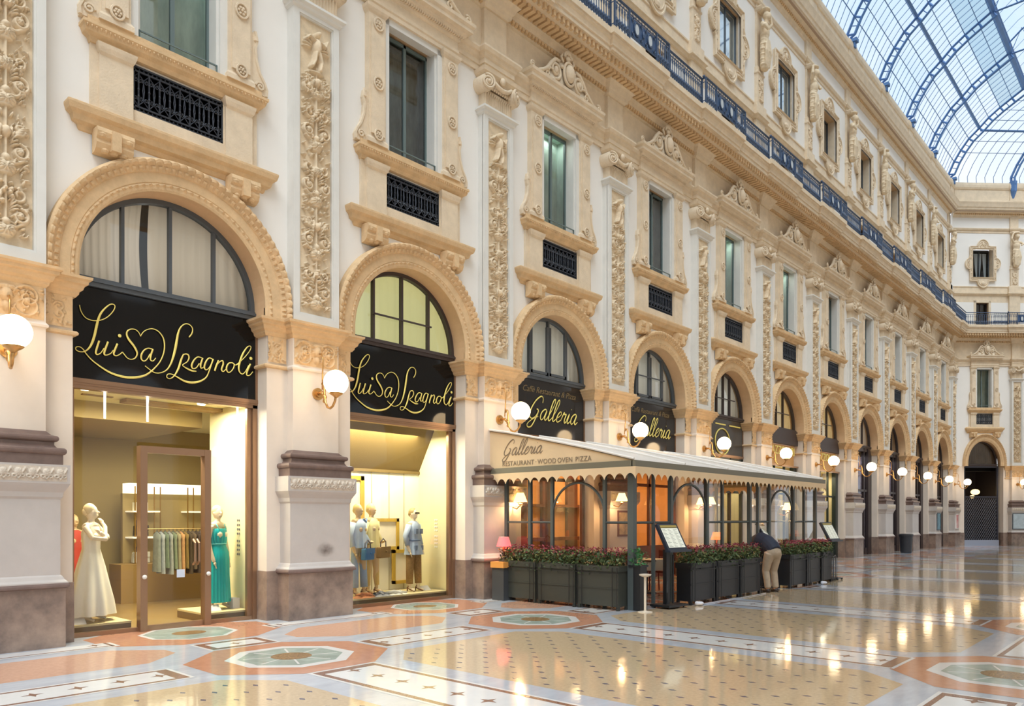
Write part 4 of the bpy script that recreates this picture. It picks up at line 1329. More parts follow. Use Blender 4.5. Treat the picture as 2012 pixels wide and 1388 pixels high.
# parapet panel of the end wall under the glazing
# ================================================================== FLOOR with inlaid marble
FL_BLUE = mat('blue_grey_marble', S(188, 194, 204), 0.08, var=0.10, vscale=1.6, detail=8, spec=0.8, bump=0.05, bscale=5, stretch=(1, 3, 1))
FL_YEL = mat('yellow_terrazzo', S(200, 178, 146), 0.08, var=0.10, vscale=26, spec=0.8, bump=0.05, bscale=5)
FL_PINK = mat('salmon_marble', S(204, 162, 138), 0.09, var=0.10, vscale=18, spec=0.8, bump=0.05, bscale=5)
FL_ORG = mat('terracotta_marble', S(198, 144, 116), 0.09, var=0.08, vscale=10, spec=0.8, bump=0.05, bscale=5)
FL_WHT = mat('white_marble', S(224, 225, 225), 0.09, var=0.03, vscale=4, spec=0.8, bump=0.05, bscale=5)
FL_BRN = mat('brown_mosaic_line', S(134, 98, 82), 0.16, var=0.35, vscale=40, spec=0.5)
FL_GRN = mat('green_marble', S(160, 176, 168), 0.11, var=0.22, vscale=4, detail=8, spec=0.8, bump=0.05, bscale=5)
FL_MOS = mat('mosaic_picture', S(170, 140, 96), 0.16, col2=S(110, 84, 62), vscale=30, spec=0.5)
FL_DOT = mat('dark_blue_inlay', S(92, 92, 112), 0.13, spec=0.6)
FMATS = [FL_BLUE, FL_YEL, FL_PINK, FL_WHT, FL_BRN, FL_GRN, FL_MOS, FL_DOT, FL_ORG]
fl = M()
def fp(pts, layer, mi): fl.poly([(x, y, layer * 0.0004) for x, y in pts], mi)
def frect(x0, x1, y0, y1, layer, mi): fp([(x0, y0), (x1, y0), (x1, y1), (x0, y1)], layer, mi)
def octo(cx, cy, ap, layer, mi, ax=1.0):
    R = ap / math.cos(math.pi / 8)
    fp([(cx + R * ax * math.cos(math.pi / 8 + i * math.pi / 4), cy + R * math.sin(math.pi / 8 + i * math.pi / 4)) for i in range(8)], layer, mi)
frect(-14, 62, -1.7, 11.64, 0, 0)
FS = 4.495
YM, YN = 8.05, 1.50
def star(cx, cy, r, layer, mi):
    fp([(cx + (r if i % 2 == 0 else r * .36) * math.cos(math.pi / 4 * i), cy + (r if i % 2 == 0 else r * .36) * math.sin(math.pi / 4 * i)) for i in range(8)], layer, mi)
def medallion(cx, cy, mos=True):
    octo(cx, cy, 1.02, 3, 8, 1.10)
    octo(cx, cy, .70, 4, 3); octo(cx, cy, .57, 5, 5)
    for a in range(8):
        an = math.pi / 4 * a + .39
        c, s_ = math.cos(an), math.sin(an)
        fp([(cx + c * .2 + s_ * .012, cy + s_ * .2 - c * .012), (cx + c * .55 + s_ * .012, cy + s_ * .55 - c * .012), (cx + c * .55 - s_ * .012, cy + s_ * .55 + c * .012), (cx + c * .2 - s_ * .012, cy + s_ * .2 + c * .012)], 6, 3)
    fp([(cx + .24 * math.cos(a), cy + .24 * math.sin(a)) for a in [2 * math.pi * i / 18 for i in range(18)]], 7, 6)
def strip_y(cx, y0, y1, hw=.40, d=True):
    frect(cx - hw - .04, cx + hw + .04, y0 - .04, y1 + .04, 4, 3)
    frect(cx - hw, cx + hw, y0, y1, 5, 4)
    frect(cx - hw + .07, cx + hw - .07, y0 + .13, y1 - .13, 6, 3)
    n = int((y1 - y0) / .385)
    for i in range(n):
        star(cx, y0 + (y1 - y0) * (i + .5) / n, .105, 7, 4)
def strip_x(cy, x0, x1, hw=.30):
    frect(x0 - .04, x1 + .04, cy - hw - .04, cy + hw + .04, 4, 3)
    frect(x0, x1, cy - hw, cy + hw, 5, 4)
    frect(x0 + .13, x1 - .13, cy - hw + .055, cy + hw - .055, 6, 3)
    n = max(1, int((x1 - x0) / .385))
    for i in range(n): star(x0 + (x1 - x0) * (i + .5) / n, cy, .10, 7, 4)
def chamf(x0, x1, y0, y1, cxx, cyy, layer, mi):
    fp([(x0 + cxx, y0), (x1 - cxx, y0), (x1, y0 + cyy), (x1, y1 - cyy), (x1 - cxx, y1), (x0 + cxx, y1), (x0, y1 - cyy), (x0, y0 + cyy)], layer, mi)
for k in range(-3, 13):
    cx = 4.88 + FS * k
    for cy_ in (YM, YN): medallion(cx, cy_)
    strip_y(cx, 2.52, 6.98)
    strip_x(YM, cx + 1.20, cx + FS - 1.36); strip_x(YN, cx + 1.20, cx + FS - 1.36)
    # cream field with dark inlays
    x0, x1 = cx + .76, cx + FS - .76
    chamf(x0, x1, 2.18, 7.40, .45, .52, 1, 1)
    if k < 7:
        nx = int((x1 - x0) / .21); ny = int(5.22 / .21)
        for i in range(nx):
            for j in range(ny):
                if (i + j) % 2: continue
                X = x0 + .12 + i * .21; Y = 2.28 + j * .21
                if X > x1 - .08 or Y > 7.32: continue
                dx = min(X - x0, x1 - X); dy = min(Y - 2.18, 7.4 - Y)
                if dx / .45 + dy / .52 < 1.15: continue
                fp([(X - .026, Y), (X, Y - .05), (X + .026, Y), (X, Y + .05)], 2, 7)
    # salmon fields and small panels towards the shops
    for s_, base in ((1, YM), (-1, YN)):
        ya, yb = sorted((base + s_ * .80, base + s_ * 2.02))
        chamf(cx + .84, cx + FS - .84, ya, yb, .5, .45, 1, 2)
        cy_ = base + s_ * 1.36
        frect(cx - .48, cx + .48, cy_ - .32, cy_ + .32, 4, 3); frect(cx - .44, cx + .44, cy_ - .28, cy_ + .28, 5, 4)
        frect(cx - .34, cx + .34, cy_ - .18, cy_ + .18, 6, 3); star(cx, cy_, .10, 7, 4)
        cy2 = base + s_ * 2.74
        octo(cx, cy2, .98, 2, 8, 1.3); octo(cx, cy2, .62, 4, 3); octo(cx, cy2, .56, 5, 5)
        fp([(cx + .24 * math.cos(a), cy2 + .20 * math.sin(a)) for a in [2 * math.pi * i / 16 for i in range(16)]], 7, 6)
        # threshold band in front of the pier, with a dark line
        xp = cx + FS / 2
        yl = base + s_ * 2.42
        ya, yb = sorted((yl - s_ * .12, yl + s_ * .25))
        frect(xp - 1.15, xp + 1.15, ya, yb, 5, 3)
        for dx in (-.92, .92): star(xp + dx, (ya + yb) / 2 + s_ * .06, .09, 7, 4)
        frect(xp - 1.10, xp + 1.10, *sorted((yl - s_ * .06, yl - s_ * .02)), 6, 4)
        for dx in (-1.1, 1.06): frect(xp + dx, xp + dx + .04, ya + .03, yb, 6, 4)
floor = fl.build('floor', FMATS); tag(floor, 'polished inlaid marble floor of the arcade', 'floor', kind='structure')
m = M(); m.quad((-14, -40, -.01), (62, -40, -.01), (62, -1.65, -.01), (-14, -1.65, -.01)); m.quad((-14, 11.6, -.01), (62, 11.6, -.01), (62, 22, -.01), (-14, 22, -.01))
o = m.build('ground', [mat('shop_floor', S(196, 176, 140), .35, var=.06)]); tag(o, 'plain floor running on under the shops', 'floor', kind='structure')

# ================================================================== WALL LAMPS
def make_lamp():
    t = empty('wall_lamp')
    m = M()
    v = [(.10 * math.cos(a), 0, .10 * math.sin(a)) for a in [2 * math.pi * i / 18 for i in range(18)]]
    m.prism([(.02 + p[0], 3.75 + p[2]) for p in v], -.215, -.175)
    m.prism([(.02 + p[0] * .6, 3.75 + p[2] * .6) for p in v], -.25, -.21)
    m.build('backplate', [BRASS], t)
    m = M()
    m.tube([(.02, -.22, 3.75), (-.02, -.38, 3.75), (-.04, -.44, 3.70)], .028, 8)
    m.tube([(-.03, -.40, 3.88), (-.03, -.43, 3.93), (-.04, -.47, 3.92), (-.045, -.49, 3.84), (-.05, -.50, 3.70), (-.05, -.52, 3.58), (-.06, -.60, 3.48), (-.075, -.70, 3.45), (-.09, -.80, 3.48), (-.10, -.87, 3.55), (-.10, -.90, 3.63)], .020, 8)
    m.lathe([(.018, 3.56), (.035, 3.59), (.02, 3.62), (.045, 3.66), (.02, 3.70)], 10, -.05, -.50)
    m.tube([(0, -.20, 4.42), (0, -.34, 4.40), (-.01, -.40, 4.30), (-.02, -.40, 4.10), (0, -.36, 3.80)], .012, 6)
    m.build('arm', [BRASS], t, smooth=True)
    m = M(); m.lathe([(.03, 3.60), (.045, 3.62), (.10, 3.655), (.115, 3.675), (.09, 3.68)], 18, -.10, -.90); m.build('cup', [BRASS], t, smooth=True)
    m = M(); m.ball((-.10, -.90, 3.845), .198, 28); m.build('globe', [GLOBE], t, smooth=True)
    return t
lamp0 = make_lamp()
for k in range(NB + 1):
    l = lamp0 if k == 0 else dup(lamp0)
    l.location = (PX(k), YW, 0)
    nm = {0: 'close to the left picture edge', 1: 'beside the second boutique sign', 2: 'in front of the first Galleria sign', 3: 'in front of the second Galleria sign', 4: 'before the gold ring sign'}.get(k, '%s from the left' % ORD[k])
    tag(l, 'lit white globe lamp on a brass arm, ' + nm, 'wall lamp', 'globe lamps along the long wall')
for k in range(1, 7):
    l = dup(lamp0, loc=(PX(k), -1.65, 0), rz=math.pi); l['group'] = 'globe lamps of the opposite facade'
    l['label'] = 'lit white globe lamp of the opposite facade, seen mirrored in the glass, %s' % ORD[k]
le = dup(lamp0, loc=EP(T2), rz=E45); le['label'] = 'lit white globe lamp on a curved brass arm on the end wall'; le['group'] = 'globe lamps of the end wall'

# ================================================================== SIGNS
SPAG = [[[-1.25,4.61,0.0068],[-1.231,4.526,0.0068],[-1.181,4.454,0.0068],[-1.119,4.428,0.0069],[-1.042,4.43,0.0069],[-0.952,4.464,0.007],[-0.874,4.528,0.007],[-0.809,4.619,0.0077],[-0.789,4.686,0.0077],[-0.815,4.709,0.0077],[-0.861,4.692,0.0091],[-0.926,4.623,0.0119],[-0.978,4.543,0.0153],[-1.01,4.453,0.018],[-1.036,4.337,0.0194],[-1.055,4.237,0.0194],[-1.087,4.121,0.0179],[-1.125,4.038,0.0138],[-1.175,3.982,0.0096],[-1.231,3.962,0.0075],[-1.281,3.971,0.0068],[-1.299,3.996,0.0068],[-1.287,4.021,0.0068],[-1.244,4.028,0.0068],[-1.2,3.998,0.0075],[-1.163,3.943,0.0082],[-1.093,3.871,0.009],[-1.004,3.809,0.0111],[-0.887,3.743,0.014],[-0.782,3.709,0.0169],[-0.649,3.692,0.0192],[-0.512,3.707,0.0194],[-0.388,3.75,0.0159],[-0.303,3.813,0.0124],[-0.233,3.889,0.0102],[-0.161,3.988,0.0095],[-0.11,4.113,0.0096],[-0.093,4.234,0.0103],[-0.11,4.349,0.0103],[-0.175,4.433,0.0088],[-0.261,4.461,0.0073],[-0.332,4.44,0.0065],[-0.388,4.401,0.0065],[-0.423,4.351,0.0065],[-0.437,4.32,0.0058]],[[-0.437,4.32,0.0058],[-0.464,4.373,0.0065],[-0.512,4.404,0.0072],[-0.574,4.398,0.0086],[-0.622,4.358,0.0114],[-0.628,4.3,0.0142],[-0.594,4.235,0.0171],[-0.54,4.173,0.0172],[-0.499,4.108,0.0158],[-0.485,4.053,0.0122],[-0.512,3.991,0.0093],[-0.567,3.961,0.0071],[-0.622,3.974,0.0071],[-0.662,4.017,0.0078],[-0.689,4.048,0.0085]],[[-0.997,4.157,0.0139],[-1.023,4.069,0.0152],[-1.042,3.983,0.0138],[-1.023,3.959,0.0097],[-0.978,3.987,0.0076],[-0.933,4.064,0.007]],[[-0.881,4.163,0.014],[-0.913,4.067,0.0154],[-0.933,3.987,0.0139],[-0.907,3.968,0.0084],[-0.848,4.001,0.007],[-0.811,4.056,0.0063]],[[-0.756,4.157,0.0141],[-0.789,4.067,0.0155],[-0.806,4.001,0.0127],[-0.776,3.98,0.0085],[-0.729,4.006,0.0071],[-0.689,4.048,0.0071]],[[-0.725,4.275,0.0255],[-0.721,4.275,0.0255]],[[-0.272,4.16,0.0095],[-0.332,4.162,0.0087],[-0.388,4.123,0.0109],[-0.427,4.048,0.0144],[-0.423,3.983,0.0115],[-0.385,3.965,0.008],[-0.343,4.003,0.008],[-0.303,4.082,0.0095]],[[-0.261,4.162,0.0131],[-0.292,4.062,0.0146],[-0.296,3.996,0.0102],[-0.258,3.987,0.0073],[-0.221,4.037,0.0066]],[[0.276,4.433,0.0091],[0.322,4.501,0.0106],[0.33,4.579,0.0091],[0.284,4.627,0.0076],[0.215,4.625,0.0083],[0.148,4.56,0.0112],[0.11,4.463,0.0164],[0.088,4.339,0.0209],[0.066,4.216,0.0209],[0.036,4.092,0.0179],[-0.001,3.982,0.0134],[-0.059,3.885,0.0096],[-0.146,3.828,0.0074],[-0.233,3.816,0.0073],[-0.303,3.849,0.0073],[-0.374,3.897,0.0065]],[[0.193,4.162,0.009],[0.155,4.066,0.0165],[0.118,3.941,0.0165],[0.073,3.845,0.0119],[0.036,3.792,0.0089],[-0.016,3.758,0.0074],[-0.059,3.774,0.0074],[-0.045,3.82,0.0074],[0.014,3.829,0.0082],[0.088,3.802,0.0104],[0.208,3.751,0.0165],[0.33,3.745,0.0197],[0.453,3.784,0.0153],[0.547,3.858,0.0108],[0.595,3.965,0.0093],[0.627,4.062,0.0108],[0.659,4.16,0.0139]],[[0.163,4.112,0.0075],[0.208,4.162,0.009],[0.261,4.163,0.0121],[0.276,4.115,0.0121],[0.246,4.05,0.0083],[0.178,3.995,0.0068],[0.208,3.966,0.009],[0.268,3.94,0.0136],[0.33,3.924,0.0136],[0.391,3.928,0.0076]],[[0.477,4.147,0.0092],[0.414,4.152,0.0091],[0.357,4.098,0.0122],[0.317,4.008,0.0151],[0.337,3.961,0.0091],[0.391,3.984,0.0076],[0.438,4.057,0.0092]],[[0.492,4.149,0.0123],[0.459,4.045,0.0153],[0.463,3.987,0.0092],[0.503,4.006,0.0069]],[[0.643,4.155,0.0093],[0.595,4.166,0.0093],[0.547,4.109,0.0123],[0.516,4.015,0.0153],[0.539,3.972,0.0092],[0.587,4.003,0.0077],[0.635,4.087,0.0093]],[[0.747,4.151,0.014],[0.71,4.06,0.0155],[0.683,3.975,0.014]],[[0.707,4.051,0.007],[0.755,4.121,0.0078],[0.812,4.156,0.0109],[0.823,4.105,0.0141],[0.796,4.018,0.0141],[0.823,3.986,0.0094],[0.877,4.038,0.0071]],[[0.977,4.15,0.0087],[0.915,4.13,0.0118],[0.877,4.053,0.0149],[0.897,3.99,0.0102],[0.947,4.001,0.0079],[0.997,4.071,0.0103],[1.005,4.132,0.0095],[0.972,4.149,0.0079],[1.035,4.121,0.0071],[1.089,4.161,0.0072]],[[1.035,4.121,0.0071],[1.119,4.197,0.0072],[1.221,4.313,0.0072],[1.29,4.42,0.008],[1.29,4.465,0.008],[1.239,4.45,0.0096],[1.17,4.352,0.0144],[1.119,4.233,0.0175],[1.085,4.1,0.0175],[1.097,4.022,0.0119],[1.145,3.992,0.0088],[1.196,4.037,0.0072],[1.256,4.15,0.0072]],[[1.287,4.178,0.0145],[1.235,4.061,0.016],[1.221,3.989,0.0112],[1.273,3.99,0.008],[1.328,4.056,0.0073]],[[1.295,4.268,0.0274],[1.302,4.268,0.0274]]]
def strokes(m, ls, ox=0, oz=0, sc=1.0, y=0.275, flat=0.35):
    for l in ls:
        pts = []; rs = []
        # smooth the hand-drawn stroke
        n = len(l)
        if n <= 2:
            m.ball((ox + l[0][0] * sc, y, oz + l[0][1] * sc), (l[0][2] * sc, .006, l[0][2] * sc), 10); continue
        for i in range(n - 1):
            p0 = l[max(i - 1, 0)]; p1 = l[i]; p2 = l[i + 1]; p3 = l[min(i + 2, n - 1)]
            for k in range(4):
                t = k / 4
                q = []
                for c in range(3):
                    a, b, d_, e = p0[c], p1[c], p2[c], p3[c]
                    q.append(0.5 * ((2 * b) + (-a + d_) * t + (2 * a - 5 * b + 4 * d_ - e) * t * t + (-a + 3 * b - 3 * d_ + e) * t ** 3))
                pts.append((ox + q[0] * sc, y, oz + q[1] * sc)); rs.append(max(q[2], .003) * sc)
        pts.append((ox + l[-1][0] * sc, y, oz + l[-1][1] * sc)); rs.append(l[-1][2] * sc)
        m.tube(pts, rs, 6, flat=flat)

def script_word(word, em, r0=.02, r1=.034):
    G = {
     'G': ([[(.78, .80), (.74, 1.02), (.55, 1.10), (.28, .88), (.10, .50), (.08, .15), (.28, 0), (.50, .12), (.62, .40), (.48, .48), (.62, .40), (.56, .05), (.40, -.35), (.18, -.42), (.08, -.28), (.30, -.06), (.70, .14)]], .80),
     'a': ([[(.42, .46), (.28, .52), (.10, .38), (.06, .15), (.16, 0), (.30, .10), (.42, .46), (.38, .14), (.46, 0), (.60, .14)]], .56),
     'l': ([[(0, .12), (.18, .45), (.32, .90), (.26, 1.08), (.16, .95), (.10, .5), (.10, .12), (.18, 0), (.34, .14)]], .32),
     'e': ([[(0, .14), (.22, .28), (.34, .42), (.24, .52), (.10, .38), (.06, .14), (.18, 0), (.42, .14)]], .40),
     'r': ([[(0, .14), (.12, .52), (.16, .42), (.30, .44), (.26, .14), (.34, 0), (.44, .14)]], .42),
     'i': ([[(0, .14), (.12, .48), (.08, .12), (.16, 0), (.30, .14)], [(.20, .72), (.21, .72)]], .28),
    }
    x = 0; out = []
    for ch in word:
        ls, adv = G[ch]
        for l in ls:
            o = []
            for i, (a, b) in enumerate(l):
                down = i + 1 < len(l) and l[i + 1][1] < b or (i > 0 and l[i - 1][1] > b)
                o.append(((x + a + b * .38) * em, b * em, (r1 if down else r0) * em))
            out.append(o)
        x += adv
    return out, x * em

def text_mesh(s, size, shear=0.0, depth=0.004, spacing=1.0):
    cu = bpy.data.curves.new('t', 'FONT'); cu.body = s; cu.size = size; cu.shear = shear; cu.extrude = depth; cu.space_character = spacing
    cu.align_x = 'CENTER'; cu.align_y = 'CENTER'; cu.resolution_u = 3
    o = bpy.data.objects.new('t', cu); COL.objects.link(o)
    dg = bpy.context.evaluated_depsgraph_get(); dg.update()
    me = bpy.data.meshes.new_from_object(o.evaluated_get(dg))
    bpy.data.objects.remove(o); bpy.data.curves.remove(cu)
    return me
def add_text(s, size, loc, m_, parent, name='lettering', rz=0.0, **kw):
    me = text_mesh(s, size, **kw); me.materials.clear(); me.materials.append(m_)
    o = bpy.data.objects.new(name, me); COL.objects.link(o); o.parent = parent; o.location = loc; o.rotation_euler = (math.pi / 2, 0, rz)
    return o

for k in range(4, NB):
    zl = 3.45 if k < 7 else 4.6
    area('display_lamp', (CX(k), YW + .62, zl), 2.2, .3, [34, 34, 34, 50, 50, 14, 10][k - 4], col=WARM if k not in (7, 8) else (.9, .9, 1.0))
def make_board(t, z0, z1, col, y=.30):
    m = M(); m.box(-1.44, 1.44, y, y + .06, z0, z1); m.build('board', [col], t)
    m = M(); m.box(-1.44, 1.44, y - .03, y + .04, z0 - .06, z0); m.box(-1.44, 1.44, y - .02, y + .04, z0 - .09, z0 - .06)
    m.box(1.38, 1.42, y - .02, y, z0, z1)
    m.build('trim', [BRONZE], t)
s0 = empty('shop_sign', (CX(0), YW, 0))
make_board(s0, 3.60, 4.92, BLACKG)
m = M(); strokes(m, SPAG); m.build('lettering', [GOLD], s0, smooth=True)
tag(s0, 'black sign with gold script reading Luisa Spagnoli, the larger one at far left', 'shop sign', 'boutique signs')
s1 = dup(s0, loc=(CX(1), YW, 0)); s1['label'] = 'black sign with gold script reading Luisa Spagnoli, over the display with three mannequins'
SMOK = mat('smoked_sign_glass', S(40, 38, 38), 0.08, spec=0.5)
GOLDD = mat('dim_gold_letters', S(120, 100, 66), .5)
ls, wd = script_word('Galleria', .50)
s2 = empty('shop_sign', (CX(2), YW, 0))
make_board(s2, 3.60, 4.92, SMOK)
m = M(); strokes(m, ls, ox=-.78, oz=3.98); m.build('lettering', [GOLD], s2, smooth=True)
add_text('Caffè Restaurant & Pizza', .20, (.05, .295, 4.66), GOLDD, s2, 'small_lettering', shear=.35)
tag(s2, 'smoky dark sign with gold script Galleria, directly above the near end of the awning', 'shop sign', 'restaurant signs')
s3 = dup(s2, loc=(CX(3), YW, 0)); s3['label'] = 'smoky dark sign with gold script Galleria, partly behind the fourth globe lamp'
s4 = empty('shop_sign', (CX(4), YW, 0))
make_board(s4, 3.75, 4.92, mat('grey_smoked_glass', S(74, 70, 66), .12))
m = M(); m.tube([(-.10 + .50 * math.cos(a), .28, 4.16 + .42 * math.sin(a)) for a in [2 * math.pi * i / 36 for i in range(36)]], .022, 6, closed=True); m.build('gold_ring', [GOLD], s4, smooth=True)
m = M()
for x0, x1 in ((-1.2, -.75), (-.55, .15), (.4, 1.2)): m.box(x0, x1, .285, .30, 4.70, 4.74)
m.build('gold_dashes', [GOLD], s4)
tag(s4, 'grey smoked sign with a large gold ring behind a globe lamp', 'shop sign', 'restaurant signs')
LITW = mat('amber_lit_panel', S(176, 132, 84), .5, emit=S(210, 150, 80), estr=.25)
for k in (5, 6):
    s5 = empty('shop_sign', (CX(k), YW, 0))
    m = M(); m.box(-1.40, 1.40, .18, .33, 4.42, 4.96); m.build('board', [mat('dark_brown_fascia', S(62, 50, 48), .5)], s5)
    m = M(); m.box(-1.40, 1.40, .34, .38, 3.62, 4.42); m.build('backing', [LITW], s5)
    m = M(); m.box(-1.40, 1.40, .16, .24, 3.58, 3.64); m.build('trim', [BRONZE], s5)
    add_text('MAZZOLARI', .44, (-.05, .22, 4.16), GOLD, s5, spacing=1.0, depth=.012)
    tag(s5, 'brown fascia with hanging gold capital letters, %s one past the gold ring sign' % ('first' if k == 5 else 'second'), 'shop sign', 'perfumery signs')
    # cream shop front below
    f = empty('shopfront', (CX(k), YW, 0), 0, 'cream glazed shopfront below the %s hanging letter sign' % ('first' if k == 5 else 'second'), 'shopfront', 'far shopfronts')
    m = M()
    for x in (-1.40, -.45, .45, 1.36): m.box(x, x + .05, .30, .38, 0, 3.6, 0)
    m.box(1.15, 1.42, .24, .40, 0, 3.6, 0); m.box(-1.42, 1.42, .30, .38, 2.55, 2.62); m.box(-1.42, 1.42, .28, .40, 0, .35)
    m.build('frame', [mat('dark_green_frame', S(30, 42, 38), .4)], f)
    m = M(); m.quad((-1.42, .34, .3), (1.42, .34, .3), (1.42, .34, 3.6), (-1.42, .34, 3.6)); m.build('pane', [PANE], f)
    m = M(); niche(m, 1.42, 0.004, 3.6, .39, .9); m.build('backdrop', [mat('lit_cream_display', S(234, 216, 164), .7, var=.06, vscale=1.5)], f)
for k in (7, 8, 9, 10):
    f = empty('shopfront', (CX(k), YW, 0), 0, 'narrow-looking glazed shopfront, %s from the left' % ORD[k], 'shopfront', 'far shopfronts')
    m = M()
    for x in (-1.40, -.45, .45, 1.34): m.box(x, x + .08, .28, .38, 0, 4.95, 0)
    m.box(.95, 1.42, .24, .40, 0, 4.95, 0); m.box(-1.42, 1.42, .28, .38, 2.9, 3.0); m.box(-1.42, 1.42, .28, .38, 4.75, 4.95); m.box(-1.42, 1.42, .28, .40, 0, .3)
    m.build('frame', [mat('dark_umber_frame', S(52, 42, 42), .4)], f)
    m = M(); m.quad((-1.42, .34, .3), (1.42, .34, .3), (1.42, .34, 4.9), (-1.42, .34, 4.9)); m.build('pane', [PANE], f)
    bk = [mat('lit_lilac_display', S(226, 222, 240), .7, col2=S(196, 180, 206), vscale=2.4), None, mat('warm_display', S(206, 176, 120), .7, var=.2, vscale=1), None][k - 7]
    bk = bk or (MATS['lit_lilac_display'] if k == 8 else MATS['warm_display'])
    m = M(); niche(m, 1.42, 0.004, 4.95, .39, .9); m.build('backdrop', [bk], f)

# ================================================================== BOUTIQUE 1 : shopfront, door, interior
ROOM = mat('shop_olive_wall', S(150, 130, 82), .8, var=.04, vscale=1)
ROOMB = mat('shop_bright_wall', S(232, 222, 178), .8, var=.03, vscale=1)
ROOMD = mat('shop_brown_wall', S(140, 112, 66), .7, var=.06, vscale=1)
SHFL = mat('shop_parquet', S(150, 124, 76), .3, var=.08, vscale=5, stretch=(1, 8, 1))
y0 = 11.62
m = M()
# walls, ceiling, floor of the shop interior (two bays)
x0, x1 = 3.0, 11.0
m.quad((x0, 16.6, 0), (x1, 16.6, 0), (x1, 16.6, 3.6), (x0, 16.6, 3.6), 0)
m.quad((x0 - .3, y0, 0), (x0 - .3, 16.6, 0), (x0 - .3, 16.6, 3.6), (x0 - .3, y0, 3.6), 0)
m.box(6.30, 7.6, y0, 13.1, 0, 3.6, 1)
m.box(10.78, 11.6, y0, 16.6, 0, 3.6, 1)
m.quad((x0 - .3, 13.1, 0.006), (x1, 13.1, .006), (x1, 16.6, .006), (x0 - .3, 16.6, .006), 2)
m.quad((x0 - .3, y0, 0.006), (x1, y0, .006), (x1, 13.1, .006), (x0 - .3, 13.1, .006), 2)
m.box(x0 - .3, x1, y0, 16.6, 3.58, 3.66, 1)
# lowered ceiling field and dark slot
m.box(x0 - .3, 6.3, 13.4, 16.6, 3.30, 3.58, 0); m.box(4.7, 6.3, 12.62, 12.9, 3.52, 3.575, 3)
m.box(x0 - .2, 4.6, 14.9, 16.6, 0, 3.3, 3)
for x, y in ((3.9, 12.0), (5.0, 11.95), (5.7, 12.15), (4.3, 12.7)):
    m.box(x - .22, x + .22, y - .05, y + .05, 3.565, 3.585, 3)
shop = m.build('wall_shop', [ROOM, ROOMB, SHFL, ROOMD]); tag(shop, 'warm lit interior walls and ceiling of the boutique', 'shop interior', kind='structure')
for x, y in ((3.9, 12.0), (5.7, 12.15)):
    t = empty('ceiling_spotlight', (x, y, 3.56), 0, 'small bright ceiling spot in the first boutique, %s one' % ('left' if x < 4 else 'right'), 'spotlight', 'boutique spotlights')
    m = M(); m.lathe([(.0, -.03), (.06, -.03), (.07, 0)], 14); m.build('lens', [mat('lit_lens', (1, 1, 1, 1), .4, emit=(1, .95, .8, 1), estr=8)], t)
for i, (xa, za, zb) in enumerate(((4.13, 3.13, 3.56), (4.74, 3.14, 3.56), (6.20, 3.16, 3.56))):  # glowing tubes added in place of reflected lamp rods
    m = M(); m.tube([(0, 0, za), (0, 0, zb)], .014, 8); o = m.build('reflection_tube', [MATS['lit_lens']], loc=(xa, 11.9, 0)); tag(o, 'slim glowing tube added for a lamp rod reflected in the glass, %s of three' % ('left', 'middle', 'right')[i], 'reflection stand-in', 'added reflection tubes')
area('shop_lamp_front', (4.9, 12.1, 3.5), 2.2, .8, 260)
area('shop_lamp_back', (5.6, 14.6, 3.2), 3.5, 1.6, 70)
area('display_lamp', (9.3, 12.05, 3.4), 2.2, .6, 190)

f = empty('shopfront', (CX(0), YW, 0), 0, 'bronze framed glass shopfront under the first boutique sign', 'shopfront', 'boutique shopfronts')
def shop_frame(f, door=True):
    m = M()
    for a, b in ((-1.42, -1.34), (1.34, 1.42)): m.box(a, b, .29, .42, 0, 3.56)
    m.box(1.26, 1.34, .33, .40, 0, 3.5); m.box(-1.34, -1.30, .33, .40, 0, 3.5)
    m.box(-1.42, 1.42, .29, .42, 3.46, 3.56); m.box(-1.34, 1.34, .31, .40, 0, .06)
    m.build('frame', [BRONZE], f)
shop_frame(f)
m = M()
for a, b, c, d_ in ((-1.30, -.46, .06, 3.46), (.60, 1.27, .06, 3.46), (-.46, .60, 2.78, 3.46)): m.quad((a, .35, c), (b, .35, c), (b, .35, d_), (a, .35, d_))
m.build('pane', [PANE], f)
dr = empty('door_1', (CX(0), YW, 0), 0, 'bronze framed glass door of the first boutique', 'door', kind='structure')
m = M(); m.box(-.46, -.36, .22, .36, 0, 2.72); m.box(.50, .60, .22, .36, 0, 2.72); m.box(-.36, .50, .225, .355, 2.62, 2.72); m.box(-.36, .50, .26, .34, 0, .08); m.build('door_frame', [BRONZE], dr)
m = M(); m.quad((-.36, .30, .08), (.5, .30, .08), (.5, .30, 2.62), (-.36, .30, 2.62)); m.build('door_pane', [PANE], dr)
m = M(); m.tube([(.40, .27, .95), (.40, .20, 1.0), (.40, .20, 1.28), (.40, .27, 1.33)], .02, 8); m.tube([(.34, .27, .95), (.34, .20, 1.0), (.34, .20, 1.28), (.34, .27, 1.33)], .02, 8); m.build('handle', [BRONZE], dr)
m = M()
for x in (-.41, .55): m.ball((x, .20, .80), .035, 10)
m.build('lock_knob', [mat('white_metal', S(230, 228, 222), .3)], dr)
m = M(); m.box(.10, .22, .295, .30, .76, .88); m.build('notice_sticker', [mat('pale_blue_sticker', S(206, 216, 232), .5)], dr)
f2 = empty('shopfront', (CX(1), YW, 0), 0, 'bronze framed display window with three mannequins behind it', 'shopfront', 'boutique shopfronts')
shop_frame(f2)
m = M(); m.quad((-1.30, .35, .06), (1.27, .35, .06), (1.27, .35, 3.46), (-1.30, .35, 3.46)); m.build('pane', [PANE], f2)

